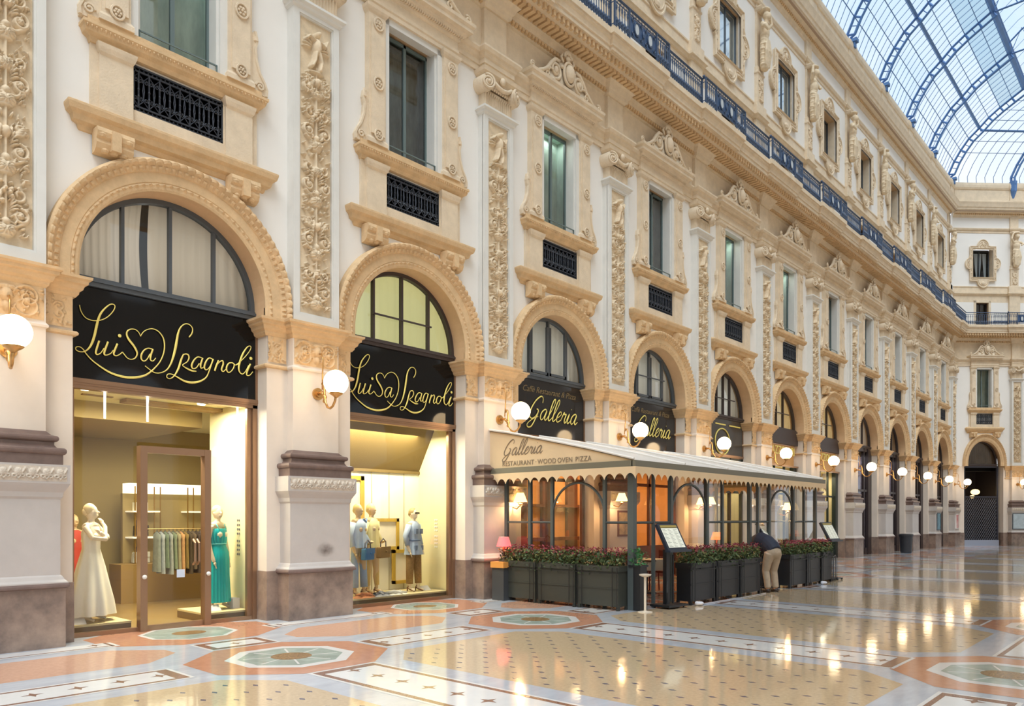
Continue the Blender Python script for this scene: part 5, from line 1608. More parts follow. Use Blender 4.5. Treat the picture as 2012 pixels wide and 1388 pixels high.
# display platforms and lettering stickers
PLW = mat('pale_platform', S(226, 210, 160), .5)
PLD = mat('brown_platform_edge', S(120, 98, 66), .5)
def platform(x0, x1, y0_, y1_, lab):
    t = empty('display_platform', (0, 0, 0), 0, lab, 'platform')
    m = M(); m.box(x0, x1, y0_ + .01, y1_, 0.007, .12); m.build('edge', [PLD], t)
    m = M(); m.box(x0, x1, y0_, y1_, .12, .15); m.build('top', [PLW], t)
platform(3.35, 4.40, 11.62, 12.3, 'low display platform under the mannequin in the white dress')
platform(5.50, 6.25, 11.62, 12.6, 'low display platform under the mannequin in the turquoise dress')
platform(7.75, 10.72, 11.62, 12.6, 'long low display platform under the three mannequins')

def price_card(x, y, z, lab):
    m = M(); m.quad((x - .09, y - .02, z), (x + .09, y - .06, z), (x + .09, y + .05, z + .09), (x - .09, y + .09, z + .09))
    m.quad((x - .09, y - .02, z), (x + .09, y - .06, z), (x + .09, y - .05, z + .0), (x - .09, y - .01, z))
    m.box(x - .09, x + .09, y + .06, y + .07, z, z + .09)
    o = m.build('price_card', [mat('white_card', S(245, 242, 235), .6)]); tag(o, lab, 'card', 'price cards in the boutique windows')
price_card(3.72, 11.72, .152, 'small white price card at the feet of the white dress mannequin')
price_card(5.78, 11.85, .152, 'small white price card at the feet of the turquoise dress mannequin')
price_card(10.45, 12.0, .152, 'small white price card right of the blue jacket mannequin')
m = M(); m.box(6.12, 6.24, 11.9, 12.1, .152, .32); o = m.build('gift_box', [mat('pale_lilac_box', S(222, 220, 232), .6)]); tag(o, 'small pale box on the platform right of the turquoise dress', 'box')

# backdrop of the second window
m = M()
m.box(7.6, 10.78, 12.62, 12.70, .152, 2.62, 0)
for x in (8.0, 8.6, 9.5, 9.95, 10.35): m.box(x, x + .012, 12.605, 12.62, .152, 2.62, 1)
m.build('display_panels', [mat('bright_display_panel', S(244, 238, 216), .6), mat('panel_joint', S(190, 176, 140), .6)], f2)
m = M()
m.add([(7.6, 12.62, 2.66), (10.78, 12.62, 2.66), (10.78, 12.1, 3.56), (7.6, 12.1, 3.56)], [(0, 1, 2, 3)]); m.box(7.6, 10.78, 12.58, 12.66, 2.62, 2.68)
o = m.build('bulkhead', [mat('olive_bulkhead', S(106, 86, 42), .7)], f2)
for ch in ('display_panels', 'bulkhead'):
    q = bpy.data.objects[ch]; q.location = (-CX(1), -YW, 0)
GLDF = mat('gilt_frame', S(206, 170, 70), .4, metal=.3)
def frame_rect(x0, x1, y, z0, z1, w, lab):
    t = empty('picture_frame', (0, 0, 0), 0, lab, 'frame', 'gilt display frames')
    m = M(); m.box(x0, x1, y - .05, y, z0, z0 + w); m.box(x0, x1, y - .05, y, z1 - w, z1); m.box(x0, x0 + w, y - .05, y, z0, z1); m.box(x1 - w, x1, y - .05, y, z0, z1)
    m.build('moulding', [GLDF], t)
    m = M(); m.box(x0 + w, x1 - w, y - .02, y - .01, z0 + w, z1 - w); m.build('picture', [mat('pale_picture', S(238, 226, 200), .6, var=.04, vscale=4)], t)
frame_rect(8.35, 9.28, 12.60, 1.45, 2.52, .09, 'tall gilt frame behind the two left mannequins')
frame_rect(9.30, 10.15, 12.56, 1.00, 1.66, .07, 'wide gilt frame between the mannequins')
frame_rect(9.95, 10.45, 12.52, .28, 1.00, .07, 'small low gilt frame beside the blue jacket mannequin')

# ------------------------------------------------------------------ mannequins
SKIN_M = mat('glossy_ivory_mannequin', S(244, 226, 196), .3)
SKIN_T = mat('tan_mannequin', S(206, 176, 132), .35)
def body(t, name, skin, arms, turn=0.0, legs=((-.09, 0), (.09, 0)), head_yaw=0.0, hair=None, height=1.0, legs_on=True):
    """one continuous female figure, 1.72 m tall, facing -y"""
    m = M()
    m.ball((0, 0, .93), (.165, .11, .12), 16); m.ball((0, .01, 1.05), (.125, .095, .12), 14)
    m.ball((0, 0, 1.22), (.15, .10, .14), 16); m.ball((-.065, -.075, 1.24), .062, 10); m.ball((.065, -.075, 1.24), .062, 10)
    m.tube([(-.16, 0, 1.38), (0, .01, 1.41), (.16, 0, 1.38)], [.052, .07, .052], 10)
    m.tube([(0, .01, 1.40), (0, 0, 1.50)], [.052, .046], 10)
    c, s_ = math.cos(head_yaw), math.sin(head_yaw)
    h = lambda x, y, z: (x * c - y * s_, x * s_ + y * c, z)
    m.ball((0, 0, 1.60), (.074, .090, .112), 16); m.ball(h(0, -.03, 1.555), (.05, .06, .06), 12)
    m.tube([h(0, -.082, 1.615), h(0, -.108, 1.585)], [.010, .016], 6)
    m.tube([h(-.02, -.088, 1.553), h(.02, -.088, 1.553)], .009, 6)
    for e in (-1, 1): m.ball(h(e * .076, 0, 1.595), (.010, .018, .028), 8)
    if legs_on:
        for sg, (lx, ly) in zip((-1, 1), legs):
            m.tube([(sg * .085, 0, .92), (sg * .085 + lx * .4, ly * .4, .70), (sg * .07 + lx * .7, ly * .7 - .01, .50), (sg * .07 + lx * .85, ly * .85 + .015, .33), (sg * .06 + lx, ly, .10)], [.098, .080, .056, .054, .032], 12)
            fx, fy = sg * .06 + lx, ly
            m.tube([(fx, fy + .02, .075), (fx, fy - .05, .055), (fx + sg * .01, fy - .13, .022)], [.032, .03, .022], 8)
    for pts in arms:
        m.tube(pts, [.046, .040, .036, .030, .024][:len(pts)], 10)
        p = Vector(pts[-1]); q = Vector(pts[-2]); dr_ = (p - q).normalized()
        sd = dr_.cross(Vector((0, 0, 1)));
        if sd.length < .2: sd = Vector((1, 0, 0))
        sd.normalize()
        m.ball(tuple(p + dr_ * .035), (.026, .026, .034), 8)
        for k in range(4):
            b = p + dr_ * .05 + sd * (k - 1.5) * .014
            m.tube([tuple(b), tuple(b + dr_ * (.035 - abs(k - 1.4) * .004)), tuple(b + dr_ * .06 - Vector((0, 0, .014)))], [.0085, .008, .0065], 6)
        m.tube([tuple(p + dr_ * .02 + sd * .022), tuple(p + dr_ * .05 + sd * .045)], [.010, .008], 6)
    o = m.build('body', [skin], t); fuse(o, .009, 3)
    if hair is not None:
        m = M(); m.ball(h(0, .022, 1.635), (.085, .088, .095), 16); m.ball(h(0, .07, 1.60), (.06, .05, .06), 12)
        hr = m.build('hair', [hair], t, smooth=True)
    return o
def skirt(m, prof, folds=14, amp=.06, sx=1.0, sy=.8, cx=0, cy=0, seg=84, mi=0, yaw=0, phase=0):
    """prof: (radius, z, x-shift)"""
    zs = len(prof); X = np.zeros((zs, seg + 1)); Y = X.copy(); Z = X.copy()
    th = np.linspace(0, 2 * math.pi, seg + 1)
    zmax = prof[-1][1]; zmin = prof[0][1]
    for i, p in enumerate(prof):
        g = (zmax - p[1]) / max(1e-6, zmax - zmin)
        r = p[0] * (1 + amp * g * np.sin(folds * th + phase + .6 * np.sin(3 * th)))
        X[i] = cx + (p[2] if len(p) > 2 else 0) + r * np.cos(th) * sx; Y[i] = cy + (p[3] if len(p) > 3 else 0) + r * np.sin(th) * sy; Z[i] = p[1]
    m.grid(X, Y, Z, mi)

WHT = mat('white_dress_cloth', S(246, 240, 224), .7, var=.02, vscale=3)
TURQ = mat('turquoise_dress_cloth', S(0, 178, 182), .45)
BLOND = mat('pale_sculpted_hair', S(236, 214, 164), .5)
# 1: long white sleeveless dress, arms folded up to the shoulder, turned to the right
t = empty('mannequin', (3.98, 12.0, .15), .75, 'ivory mannequin in a long white dress with arms folded at the shoulder', 'mannequin', 'boutique mannequins')
body(t, 'm', SKIN_M, [[(.16, 0, 1.38), (.20, -.12, 1.24), (.06, -.20, 1.22), (-.08, -.17, 1.30)], [(-.16, 0, 1.38), (-.20, -.13, 1.22), (-.02, -.22, 1.20), (.10, -.15, 1.38), (.12, -.10, 1.44)]], head_yaw=.6, hair=BLOND)
m = M(); skirt(m, [(.40, .10, 0), (.37, .30, 0), (.30, .55, 0), (.235, .80, 0), (.185, .95, 0), (.150, 1.06, 0), (.155, 1.18, 0), (.165, 1.28, 0), (.13, 1.39, 0)], 9, .10, 1.0, .72)
m.build('dress', [WHT], t, smooth=True)
# 2: turquoise dress
t = empty('mannequin', (5.93, 12.05, .15), .45, 'mannequin in a long turquoise strapless dress', 'mannequin', 'boutique mannequins')
body(t, 'm', SKIN_M, [[(.16, 0, 1.38), (.21, .02, 1.15), (.22, -.02, .95), (.20, -.06, .80)], [(-.16, 0, 1.38), (-.21, .02, 1.15), (-.21, -.03, .95), (-.19, -.08, .80)]], head_yaw=-.3, hair=BLOND)
m = M(); skirt(m, [(.225, .12, 0), (.215, .30, 0), (.205, .55, 0), (.205, .80, 0), (.195, .95, 0), (.145, 1.06, 0), (.150, 1.10, 0)], 22, .09, 1.0, .80)
skirt(m, [(.150, 1.09, 0), (.165, 1.16, 0), (.172, 1.24, 0), (.165, 1.32, 0), (.15, 1.34, 0)], 16, .10, 1.0, .74)
m.build('dress', [TURQ], t, smooth=True)
m = M(); m.tube([(.152 * math.cos(a), .122 * math.sin(a), 1.085) for a in [2 * math.pi * i / 20 for i in range(20)]], .014, 6, closed=True)
for e in (-1, 1): m.tube([(e * .09, -.10, 1.33), (e * .10, -.05, 1.41), (e * .10, .05, 1.40), (e * .09, .10, 1.32)], .008, 6)
m.build('straps', [mat('turquoise_trim', S(110, 214, 214), .5)], t, smooth=True)
# 3-5 in the second window
def trousers(m, prof, legs, flare=1.0):
    for sg, (lx, ly) in zip((-1, 1), legs):
        m.tube([(sg * .075, 0, .95), (sg * .09 + lx * .4, ly * .4, .72), (sg * .08 + lx * .7, ly * .7, .48), (sg * .07 + lx, ly, .16)], [p * flare for p in prof], 14, flat=.95)
    m.ball((0, 0, .95), (.17, .12, .10), 14)
DEN = mat('pale_denim', S(150, 172, 206), .8, var=.08, vscale=6)
BLUS = mat('sky_blue_blouse', S(196, 212, 232), .7, var=.05, vscale=8)
CRM = mat('cream_yellow_cloth', S(236, 222, 160), .7, var=.05, vscale=6)
TAN = mat('tan_trousers', S(196, 168, 110), .7, var=.08, vscale=8)
SAF = mat('light_blue_jacket', S(176, 192, 214), .75, var=.10, vscale=9)
BRT = mat('brown_checked_trousers', S(150, 118, 72), .8, var=.2, vscale=30)
SHOE = mat('brown_sandal_leather', S(130, 78, 48), .4)
def shoes(t, legs, m_=None, z=0):
    m = M()
    for sg, (lx, ly) in zip((-1, 1), legs):
        x, y = sg * .06 + lx, ly
        m.tube([(x, y + .05, .08), (x, y - .02, .045), (x, y - .12, .012)], [.034, .032, .026], 8, flat=.6); m.tube([(x, y + .055, .07), (x, y + .06, .0)], [.018, .010], 6)
        m.tube([(x - .035, y + .02, .11), (x, y - .025, .12), (x + .035, y + .02, .11), (x, y + .05, .11)], .009, 5, closed=True)
    m.build('shoes', [m_ or SHOE], t, smooth=True)
def top(m, rs, arms, cuff=.9):
    skirt(m, rs, 10, .05, 1.0, .74)
    for pts in arms:
        k = max(2, int(len(pts) * cuff))
        m.tube(pts[:k], [.062, .058, .052, .046][:k], 12)
A = [[(.17, 0, 1.37), (.23, .03, 1.14), (.20, -.10, .98), (.12, -.20, 1.00)], [(-.17, 0, 1.37), (-.23, .02, 1.15), (-.20, -.02, .93), (-.18, -.06, .80)]]
L3 = [(-.02, .02), (.03, -.06)]
t = empty('mannequin', (8.80, 12.10, .15), .35, 'mannequin in a sky blue blouse and pale jeans, leftmost of the three', 'mannequin', 'boutique mannequins')
t.scale = (1.04, 1.04, 1.04)
body(t, 'm', SKIN_T, A, legs=L3, hair=mat('ash_hair', S(214, 190, 120), .5))
m = M(); top(m, [(.19, .90, 0), (.175, 1.02, 0), (.17, 1.15, 0), (.175, 1.28, 0), (.15, 1.38, 0), (.08, 1.44, 0)], A); m.build('blouse', [BLUS], t, smooth=True)
m = M(); trousers(m, [.105, .080, .070, .075], L3); m.build('jeans', [DEN], t, smooth=True); shoes(t, L3)
m = M(); m.tube([(.08, -.13, 1.44), (.02, -.16, 1.38), (-.05, -.14, 1.44)], .02, 6); m.build('collar', [mat('blue_scarf', S(120, 150, 190), .7)], t)
t = empty('mannequin', (9.24, 12.27, .15), .35, 'mannequin in a cream blouse and tan trousers, middle of the three, with a tan handbag', 'mannequin', 'boutique mannequins')
t.scale = (1.05, 1.05, 1.05)
body(t, 'm', SKIN_T, A, legs=L3, hair=mat('golden_hair', S(220, 196, 140), .5))
m = M(); top(m, [(.19, .88, 0), (.18, 1.0, 0), (.17, 1.15, 0), (.18, 1.28, 0), (.155, 1.38, 0), (.08, 1.45, 0)], A); m.build('blouse', [CRM], t, smooth=True)
m = M(); trousers(m, [.10, .078, .060, .046], L3); m.build('trousers', [TAN], t, smooth=True); shoes(t, L3)
A5 = [[(.17, 0, 1.37), (.25, .03, 1.15), (.24, -.03, .95), (.18, -.10, .85)], [(-.17, 0, 1.37), (-.25, .03, 1.15), (-.25, -.02, .95), (-.22, -.06, .82)]]
L5 = [(-.05, .02), (.05, -.04)]
t = empty('mannequin', (10.15, 12.05, .15), .30, 'mannequin in a light blue safari jacket, brown trousers and sunglasses', 'mannequin', 'boutique mannequins')
body(t, 'm', SKIN_M, A5, legs=L5, hair=mat('dark_blond_hair', S(176, 150, 96), .5))
m = M(); top(m, [(.235, .76, 0), (.205, .92, 0), (.165, 1.06, 0), (.18, 1.20, 0), (.185, 1.30, 0), (.155, 1.39, 0), (.085, 1.45, 0)], A5); m.build('jacket', [SAF], t, smooth=True)
m = M(); trousers(m, [.11, .095, .085, .075], L5); m.build('trousers', [BRT], t, smooth=True); shoes(t, L5)
m = M(); m.box(-.075, .075, -.105, -.09, 1.60, 1.635); m.build('sunglasses', [mat('black_lens', S(24, 22, 22), .15)], t)
m = M(); m.tube([(.168 * math.cos(a), .128 * math.sin(a), 1.06) for a in [2 * math.pi * i / 18 for i in range(18)]], .018, 6, closed=True)
for x, z in ((-.09, 1.24), (.09, 1.24), (-.11, .90), (.11, .90)): m.box(x - .045, x + .045, -.148, -.11, z - .05, z + .05)
m.build('belt_and_pockets', [mat('steel_blue_trim', S(120, 138, 170), .7)], t)
def handbag(x, y, z, col, lab, rz=.3, w=.30):
    t = empty('handbag', (x, y, z), rz, lab, 'handbag', 'handbags in the boutique')
    m = M(); m.prism([(-w / 2, 0), (w / 2, 0), (w / 2 * .88, .22), (-w / 2 * .88, .22)], -.06, .06); o = m.build('pouch', [col], t, bevel=.02)
    m = M(); m.box(-w * .46, w * .46, -.072, -.058, .12, .225); m.ball((0, -.08, .13), .018, 8); m.build('flap', [col], t)
    m = M(); m.tube([(-.09, 0, .21), (-.085, 0, .32), (0, 0, .38), (.085, 0, .32), (.09, 0, .21)], .011, 6); m.build('strap', [mat('dark_strap', S(66, 60, 70), .5)], t)
handbag(8.80, 11.80, .86, mat('blue_leather', S(62, 118, 176), .4), 'blue handbag hanging from the arm of the leftmost mannequin')
handbag(9.22, 11.86, .88, mat('taupe_leather', S(150, 116, 70), .4), 'tan and taupe handbag hanging from the arm of the middle mannequin', w=.34)
# clothes lying on the platform
def heap(x, y, col, lab, s=1.0, seed=1):
    rnd = random.Random(seed); m = M()
    n = 20; X = np.zeros((n, n)); Y = X.copy(); Z = X.copy()
    for i in range(n):
        for j in range(n):
            u, v = i / (n - 1) * 2 - 1, j / (n - 1) * 2 - 1
            r = max(0, 1 - (u * u + v * v) ** .9)
            X[i, j] = u * .30 * s; Y[i, j] = v * .16 * s; Z[i, j] = .154 + r * (.05 + .03 * math.sin(u * 7 + seed) * math.cos(v * 5)) * s
    m.grid(X, Y, Z); m.grid(X, Y, np.full_like(X, .153), flip=True)
    for q in range(3): m.tube([(rnd.uniform(-.2, .2), rnd.uniform(-.1, .1), .19), (rnd.uniform(-.2, .2), rnd.uniform(-.1, .1), .22), (rnd.uniform(-.25, .25), rnd.uniform(-.12, .12), .17)], .03, 6)
    o = m.build('scarf', [col], smooth=True, loc=(x, y, 0)); tag(o, lab, 'scarf', 'scarves spread on the display platform')
heap(8.70, 11.76, mat('rust_scarf_cloth', S(196, 130, 84), .8, var=.3, vscale=10), 'rust coloured scarf at the feet of the leftmost mannequin', 1.0, 1)
heap(9.02, 11.73, mat('grey_scarf_cloth', S(150, 152, 156), .8, var=.3, vscale=14), 'grey scarf on the platform between the two left mannequins', .9, 2)
heap(9.48, 11.78, mat('white_scarf_cloth', S(238, 234, 222), .8, var=.06, vscale=10), 'white scarf on the platform right of the middle mannequin', .8, 3)
# white lettering on the display glass / side wall: small white dots columns
for nm, xx, lab in (('side_wall_decal', 6.292, 'column of small dark lettering on the side wall of the first boutique window'), ('glass_decal', 10.772, 'column of small white lettering on the side wall of the second boutique window')):
    m = M()
    for q in range(8):
        z = 1.05 + q * .075 + (.05 if q > 3 else 0)
        for dy in (0, .045): m.ball((xx, 12.02 + dy * 1.3, z), (.006, .02, .022), 6)
    o = m.build('wall_decal', [mat('grey_decal', S(110, 110, 110), .5) if xx < 7 else mat('white_decal', S(250, 250, 250), .5)]); tag(o, lab, 'decal')

# ------------------------------------------------------------------ shelving and clothes at the back of the first boutique
t = empty('wall_shelving', (0, 0, 0), 0, 'lit wall shelving with brass uprights at the back of the first boutique', 'shelving')
m = M(); m.box(5.85, 7.6, 15.9, 16.0, .75, 2.16); m.build('back_panel', [ROOM], t)
m = M(); m.box(5.85, 7.5, 15.6, 15.9, 2.16, 2.36); m.build('light_strip', [mat('lit_shelf_strip', (1, 1, 1, 1), .5, emit=(1, .93, .62, 1), estr=1.4)], t)
m = M()
for x in (5.95, 6.32, 6.44, 7.0, 7.12, 7.3): m.box(x, x + .02, 15.55, 15.57, .75, 2.3)
m.build('upright', [mat('dark_brass', S(140, 108, 50), .4, metal=.4)], t)
for z in (1.26, 1.78):
    m = M(); m.box(5.9, 6.42, 15.5, 15.9, z, z + .03); m.build('shelf', [mat('white_lit_shelf', S(250, 244, 220), .5, emit=(1, .95, .75, 1), estr=.5)], t)
    m = M(); m.box(7.02, 7.5, 15.5, 15.9, z, z + .03); m.build('shelf', [MATS['white_lit_shelf']], t)
m = M(); m.box(5.6, 7.7, 15.3, 15.9, 0.007, .76); o = m.build('counter', [mat('brown_counter', S(150, 120, 66), .5)]); tag(o, 'low brown counter under the lit shelving', 'counter')
handbag(6.1, 15.65, 1.295, mat('black_leather', S(40, 30, 28), .4), 'black handbag on the upper shelf of the first boutique', rz=0, w=.28)
handbag(6.1, 15.65, .765, mat('silver_leather', S(190, 190, 180), .4), 'silver handbag on the counter of the first boutique', rz=0, w=.34)
m = M(); m.box(6.0, 6.22, 15.6, 15.8, 1.815, 1.98); o = m.build('gift_box', [mat('white_gift_box', S(250, 246, 230), .5)]); tag(o, 'white box on the top shelf of the first boutique', 'box')
t = empty('clothes_rail', (0, 0, 0), 0, 'slim metal clothes rail seen through the boutique door', 'clothes rail')
m = M(); m.tube([(5.75, 14.5, 0.007), (5.75, 14.5, 1.46), (6.95, 14.5, 1.46), (6.95, 14.5, 0.007)], .015, 6); m.build('rail', [mat('brass_rail', S(214, 186, 120), .35, metal=.6)], t)
rnd = random.Random(7)
cl = [S(130, 138, 128), S(166, 172, 172), S(112, 126, 100), S(150, 154, 146), S(120, 132, 104), S(160, 150, 116), S(196, 150, 100), S(140, 116, 60), S(84, 70, 50), S(110, 92, 70), S(70, 56, 44), S(96, 84, 78)]
cn = ['pale grey', 'silver grey', 'sage', 'light grey', 'moss', 'khaki', 'peach', 'olive', 'dark olive', 'brown', 'dark brown', 'plum grey']
for i, c in enumerate(cl):
    x = 5.95 + i * .075; z0 = rnd.uniform(.58, .80)
    t = empty('hanging_dress', (x, 14.5, 0), 0, '%s garment on the boutique rail, %s from the left' % (cn[i], ORD[i]), 'garment', 'garments on the boutique rail')
    m = M(); skirt(m, [(.18, z0, 0), (.165, (z0 + 1.3) / 2, 0), (.15, 1.25, 0), (.17, 1.34, 0), (.04, 1.41, 0)], 7, .10, .20, 1.0, seg=28, phase=i)
    m.build('cloth', [mat('garment_%s' % cn[i].replace(' ', '_'), c, .8, var=.15, vscale=12)], t, smooth=True)
    m = M(); m.tube([(0, -.14, 1.37), (0, 0, 1.42), (0, .14, 1.37)], .008, 5); m.tube([(0, 0, 1.42), (0, 0, 1.475)], .005, 5); m.build('hanger', [DARKW], t)
t = empty('mannequin', (4.75, 15.2, 0.007), .3, 'mannequin in a red coat far inside the first boutique', 'mannequin', 'boutique mannequins')
body(t, 'm', SKIN_T, A5, legs=L5, hair=MATS['dark_blond_hair'])
m = M(); top(m, [(.21, .55, 0), (.19, .85, 0), (.165, 1.06, 0), (.18, 1.25, 0), (.15, 1.39, 0), (.08, 1.44, 0)], A5); m.build('coat', [mat('red_coat_cloth', S(176, 60, 44), .7)], t, smooth=True)

# ================================================================== GATE in the end wall
t = empty('metal_gate', EP(T1), E45, 'dark diamond lattice gate closing the arch of the end wall', 'gate')
m = M()
hw = 1.0
for i in range(-14, 30):
    for d_ in (1, -1):
        x0 = -hw + i * .14 if d_ == 1 else hw - i * .14
        a = Vector((x0, .30, .35)); pts = []
        z = .35; x = x0; z1 = 2.95
        xe = x0 + d_ * (z1 - z) * .62
        # clip to the opening
        lo, hi = (x0, xe)
        def cut(p, q):
            t0, t1 = 0.0, 1.0
            dx = q - p
            for lim, sgn in ((-hw, 1), (hw, -1)):
                f0 = (p - lim) * sgn; f1 = (q - lim) * sgn
                if f0 < 0 and f1 < 0: return None
                if f0 < 0: t0 = max(t0, f0 / (f0 - f1))
                if f1 < 0: t1 = min(t1, f0 / (f0 - f1))
            return (t0, t1) if t1 > t0 else None
        c = cut(lo, hi)
        if c: m.tube([(lo + (hi - lo) * c[0], .30, z + (z1 - z) * c[0]), (lo + (hi - lo) * c[1], .30, z + (z1 - z) * c[1])], .009, 4)
m.build('lattice', [mat('gate_steel', S(120, 122, 130), .4, metal=.4)], t)
m = M(); m.box(-1.1, -1.0, .26, .36, 0, 4.88); m.box(1.0, 1.1, .26, .36, 0, 4.88); m.box(-1.1, 1.1, .26, .36, 2.95, 3.05); m.box(-1.1, 1.1, .26, .36, 4.80, 4.90); m.build('gate_frame', [mat('dark_gate_frame', S(44, 44, 54), .45)], t)
m = M(); m.box(-1.1, 1.1, .2, .5, 0, .34); m.build('threshold', [mat('blue_grey_step', S(150, 156, 170), .5)], t)
m = M(); m.quad((-1.5, 3.0, 0), (1.5, 3.0, 0), (1.5, 3.0, 4.9), (-1.5, 3.0, 4.9)); m.quad((-1.5, .5, 0), (-1.5, 3, 0), (-1.5, 3, 4.9), (-1.5, .5, 4.9)); m.quad((1.5, 3, 0), (1.5, .5, 0), (1.5, .5, 4.9), (1.5, 3, 4.9)); m.quad((-1.5, .5, 4.9), (-1.5, 3, 4.9), (1.5, 3, 4.9), (1.5, .5, 4.9))
o = m.build('wall_passage', [mat('dark_passage', S(52, 46, 48), .7)], loc=EP(T1), rz=E45); tag(o, 'dark passage behind the lattice gate', 'passage', kind='structure')
AMB = mat('amber_lamp', (1, .8, .5, 1), .4, emit=(1, .66, .26, 1), estr=3)
for x, z, r, lb in ((.55, 3.35, .26, 'large amber'), (.35, 3.05, .14, 'small cream'), (-.45, 2.15, .12, 'low amber'), (-.2, 3.7, .10, 'high dim')):
    o = M().ball((x, 1.6, z), (r, r, r * .7), 12).build('hanging_lamp', [AMB], loc=EP(T1), rz=E45, smooth=True); tag(o, '%s lamp glowing behind the lattice gate' % lb, 'lamp', 'lamps behind the gate')
# framed panels on far piers, bin
def poster(k, loc, rz, w, z0, z1, col, lab, mats_=None):
    t = empty('wall_poster', loc, rz, lab, 'poster')
    m = M(); m.box(-w, w, -.345, -.30, z0, z1); m.build('frame', [mats_ or FRAMEM], t)
    m = M(); m.box(-w + .04, w - .04, -.355, -.345, z0 + .05, z1 - .05); m.build('sheet', [col], t)
poster(0, (PX(NB - 1) + .1, YW, 0), 0, .36, 1.0, 2.0, mat('blue_poster', S(96, 136, 150), .5, var=.4, vscale=5), 'blue grey poster panel on the pedestal before the corner')
poster(0, (PX(NB), YW, 0), 0, .30, 1.05, 1.95, mat('red_white_poster', S(236, 230, 222), .5, col2=S(190, 60, 70), vscale=1.6), 'white poster with a red patch on the corner pedestal', mats_=mat('white_frame', S(236, 232, 226), .5))
poster(0, EP(T2), E45, .42, 1.0, 2.0, mat('grey_blue_poster', S(176, 190, 196), .5, var=.15, vscale=3), 'pale grey poster panel on the end wall pedestal')
t = empty('litter_bin', (39.6, 10.45, 0), 0, 'black round litter bin standing by the far pilasters', 'bin')
m = M(); m.lathe([(.22, 0), (.25, .05), (.29, .80), (.29, .82)], 20); m.build('drum', [mat('black_plastic', S(40, 44, 50), .4)], t, smooth=False)
m = M(); m.lathe([(.31, .80), (.32, .84), (.32, .90), (.24, .93)], 20); m.build('lid', [MATS['black_plastic']], t)

# ================================================================== RESTAURANT TERRACE
CANV = mat('beige_canvas', S(224, 198, 160), .8, var=.03, vscale=2)
CANT = mat('weathered_white_canvas', S(226, 220, 212), .6, var=.08, vscale=1.2, stretch=(.3, 3, 1))
GRY = mat('grey_green_post', S(78, 86, 86), .5)
AX0, AX1, AYF, AYB = 11.30, 20.35, 7.40, 11.13
ZE, ZR = 2.70, 3.50       # eave and ridge heights
aw = empty('awning', (0, 0, 0), 0, 'long beige restaurant awning with scalloped valance over the glazed terrace', 'awning')
m = M()
rp = [(AYF, ZE), (8.4, 2.95), (9.6, 3.22), (10.45, 3.40), (AYB, 3.52)]
for i in range(len(rp) - 1):
    (ya, za), (yb, zb) = rp[i], rp[i + 1]
    m.quad((AX0, ya, za), (AX1, ya, za), (AX1, yb, zb), (AX0, yb, zb)); m.quad((AX0, ya, za - .02), (AX0, yb, zb - .02), (AX1, yb, zb - .02), (AX1, ya, za - .02), 1)
m.build('canopy', [CANT, CANV], aw)
m = M()
for X in (AX0, AX0 + 1.8, AX0 + 3.6, AX0 + 5.4, AX0 + 7.2, AX1): m.tube([(X, y, z + .02) for y, z in rp], .022, 5)
m.build('canopy_seams', [mat('pale_seam', S(240, 236, 230), .5)], aw)
for X in (AX0 + .02, AX1 - .02):
    m = M(); m.poly([(X, AYF + .05, ZE - .04)] + [(X, y, z - .01) for y, z in rp] + [(X, AYB, ZE - .04)]); m.build('gable', [CANV], aw)
m = M(); m.box(AX0 - .05, AX1 + .05, AYF - .06, AYF + .02, ZE - .13, ZE - .01); m.box(AX0 - .05, AX0 + .02, AYF, 10.9, ZE - .13, ZE - .01); m.box(AX1 - .02, AX1 + .05, AYF, 10.9, ZE - .13, ZE - .01)
m.build('gutter_beam', [mat('olive_grey_beam', S(112, 108, 92), .5)], aw)
def valance(m, p, q, step=.215):
    p = Vector(p); q = Vector(q); L = (q - p).length; n = int(L / step); dr_ = (q - p) / n
    top = ZE - .12; mid = ZE - .235; low = ZE - .345
    for i in range(n):
        a = p + dr_ * i
        pts = []
        for k in range(9):
            t = k / 8
            z = low + (mid - low) * math.sin(math.pi * t) ** 0.7
            pts.append(a + dr_ * t + Vector((0, 0, z)))
        m.poly([tuple(a + Vector((0, 0, top)))] + [tuple(x) for x in pts] + [tuple(a + dr_ + Vector((0, 0, top)))])
m = M()
valance(m, (AX0 - .06, AYF - .07, 0), (AX1 + .06, AYF - .07, 0)); valance(m, (AX0 - .06, 10.9, 0), (AX0 - .06, AYF - .07, 0)); valance(m, (AX1 + .06, AYF - .07, 0), (AX1 + .06, 10.9, 0))
m.build('valance', [CANV], aw)
INKB = mat('grey_print', S(138, 120, 98), .8)
ls, wd = script_word('Galleria', .285, .022, .042)
m = M(); strokes(m, ls, y=0, flat=.2)
o = m.build('printed_script', [INKB], aw, smooth=True); o.rotation_euler = (0, 0, -math.pi / 2); o.location = (AX0 + .012, 10.60, 2.95)
for wd_, yc in (('RESTAURANT', 10.18), ('·', 9.70), ('WOOD', 9.42), ('OVEN', 8.97), ('PIZZA', 8.53)):
    me_ = text_mesh(wd_, .135, depth=.002, spacing=1.05); me_.materials.clear(); me_.materials.append(INKB)
    o = bpy.data.objects.new('printed_word', me_); COL.objects.link(o); o.parent = aw; o.rotation_euler = (math.pi / 2, 0, -math.pi / 2); o.location = (AX0 + .012, yc, 2.775)
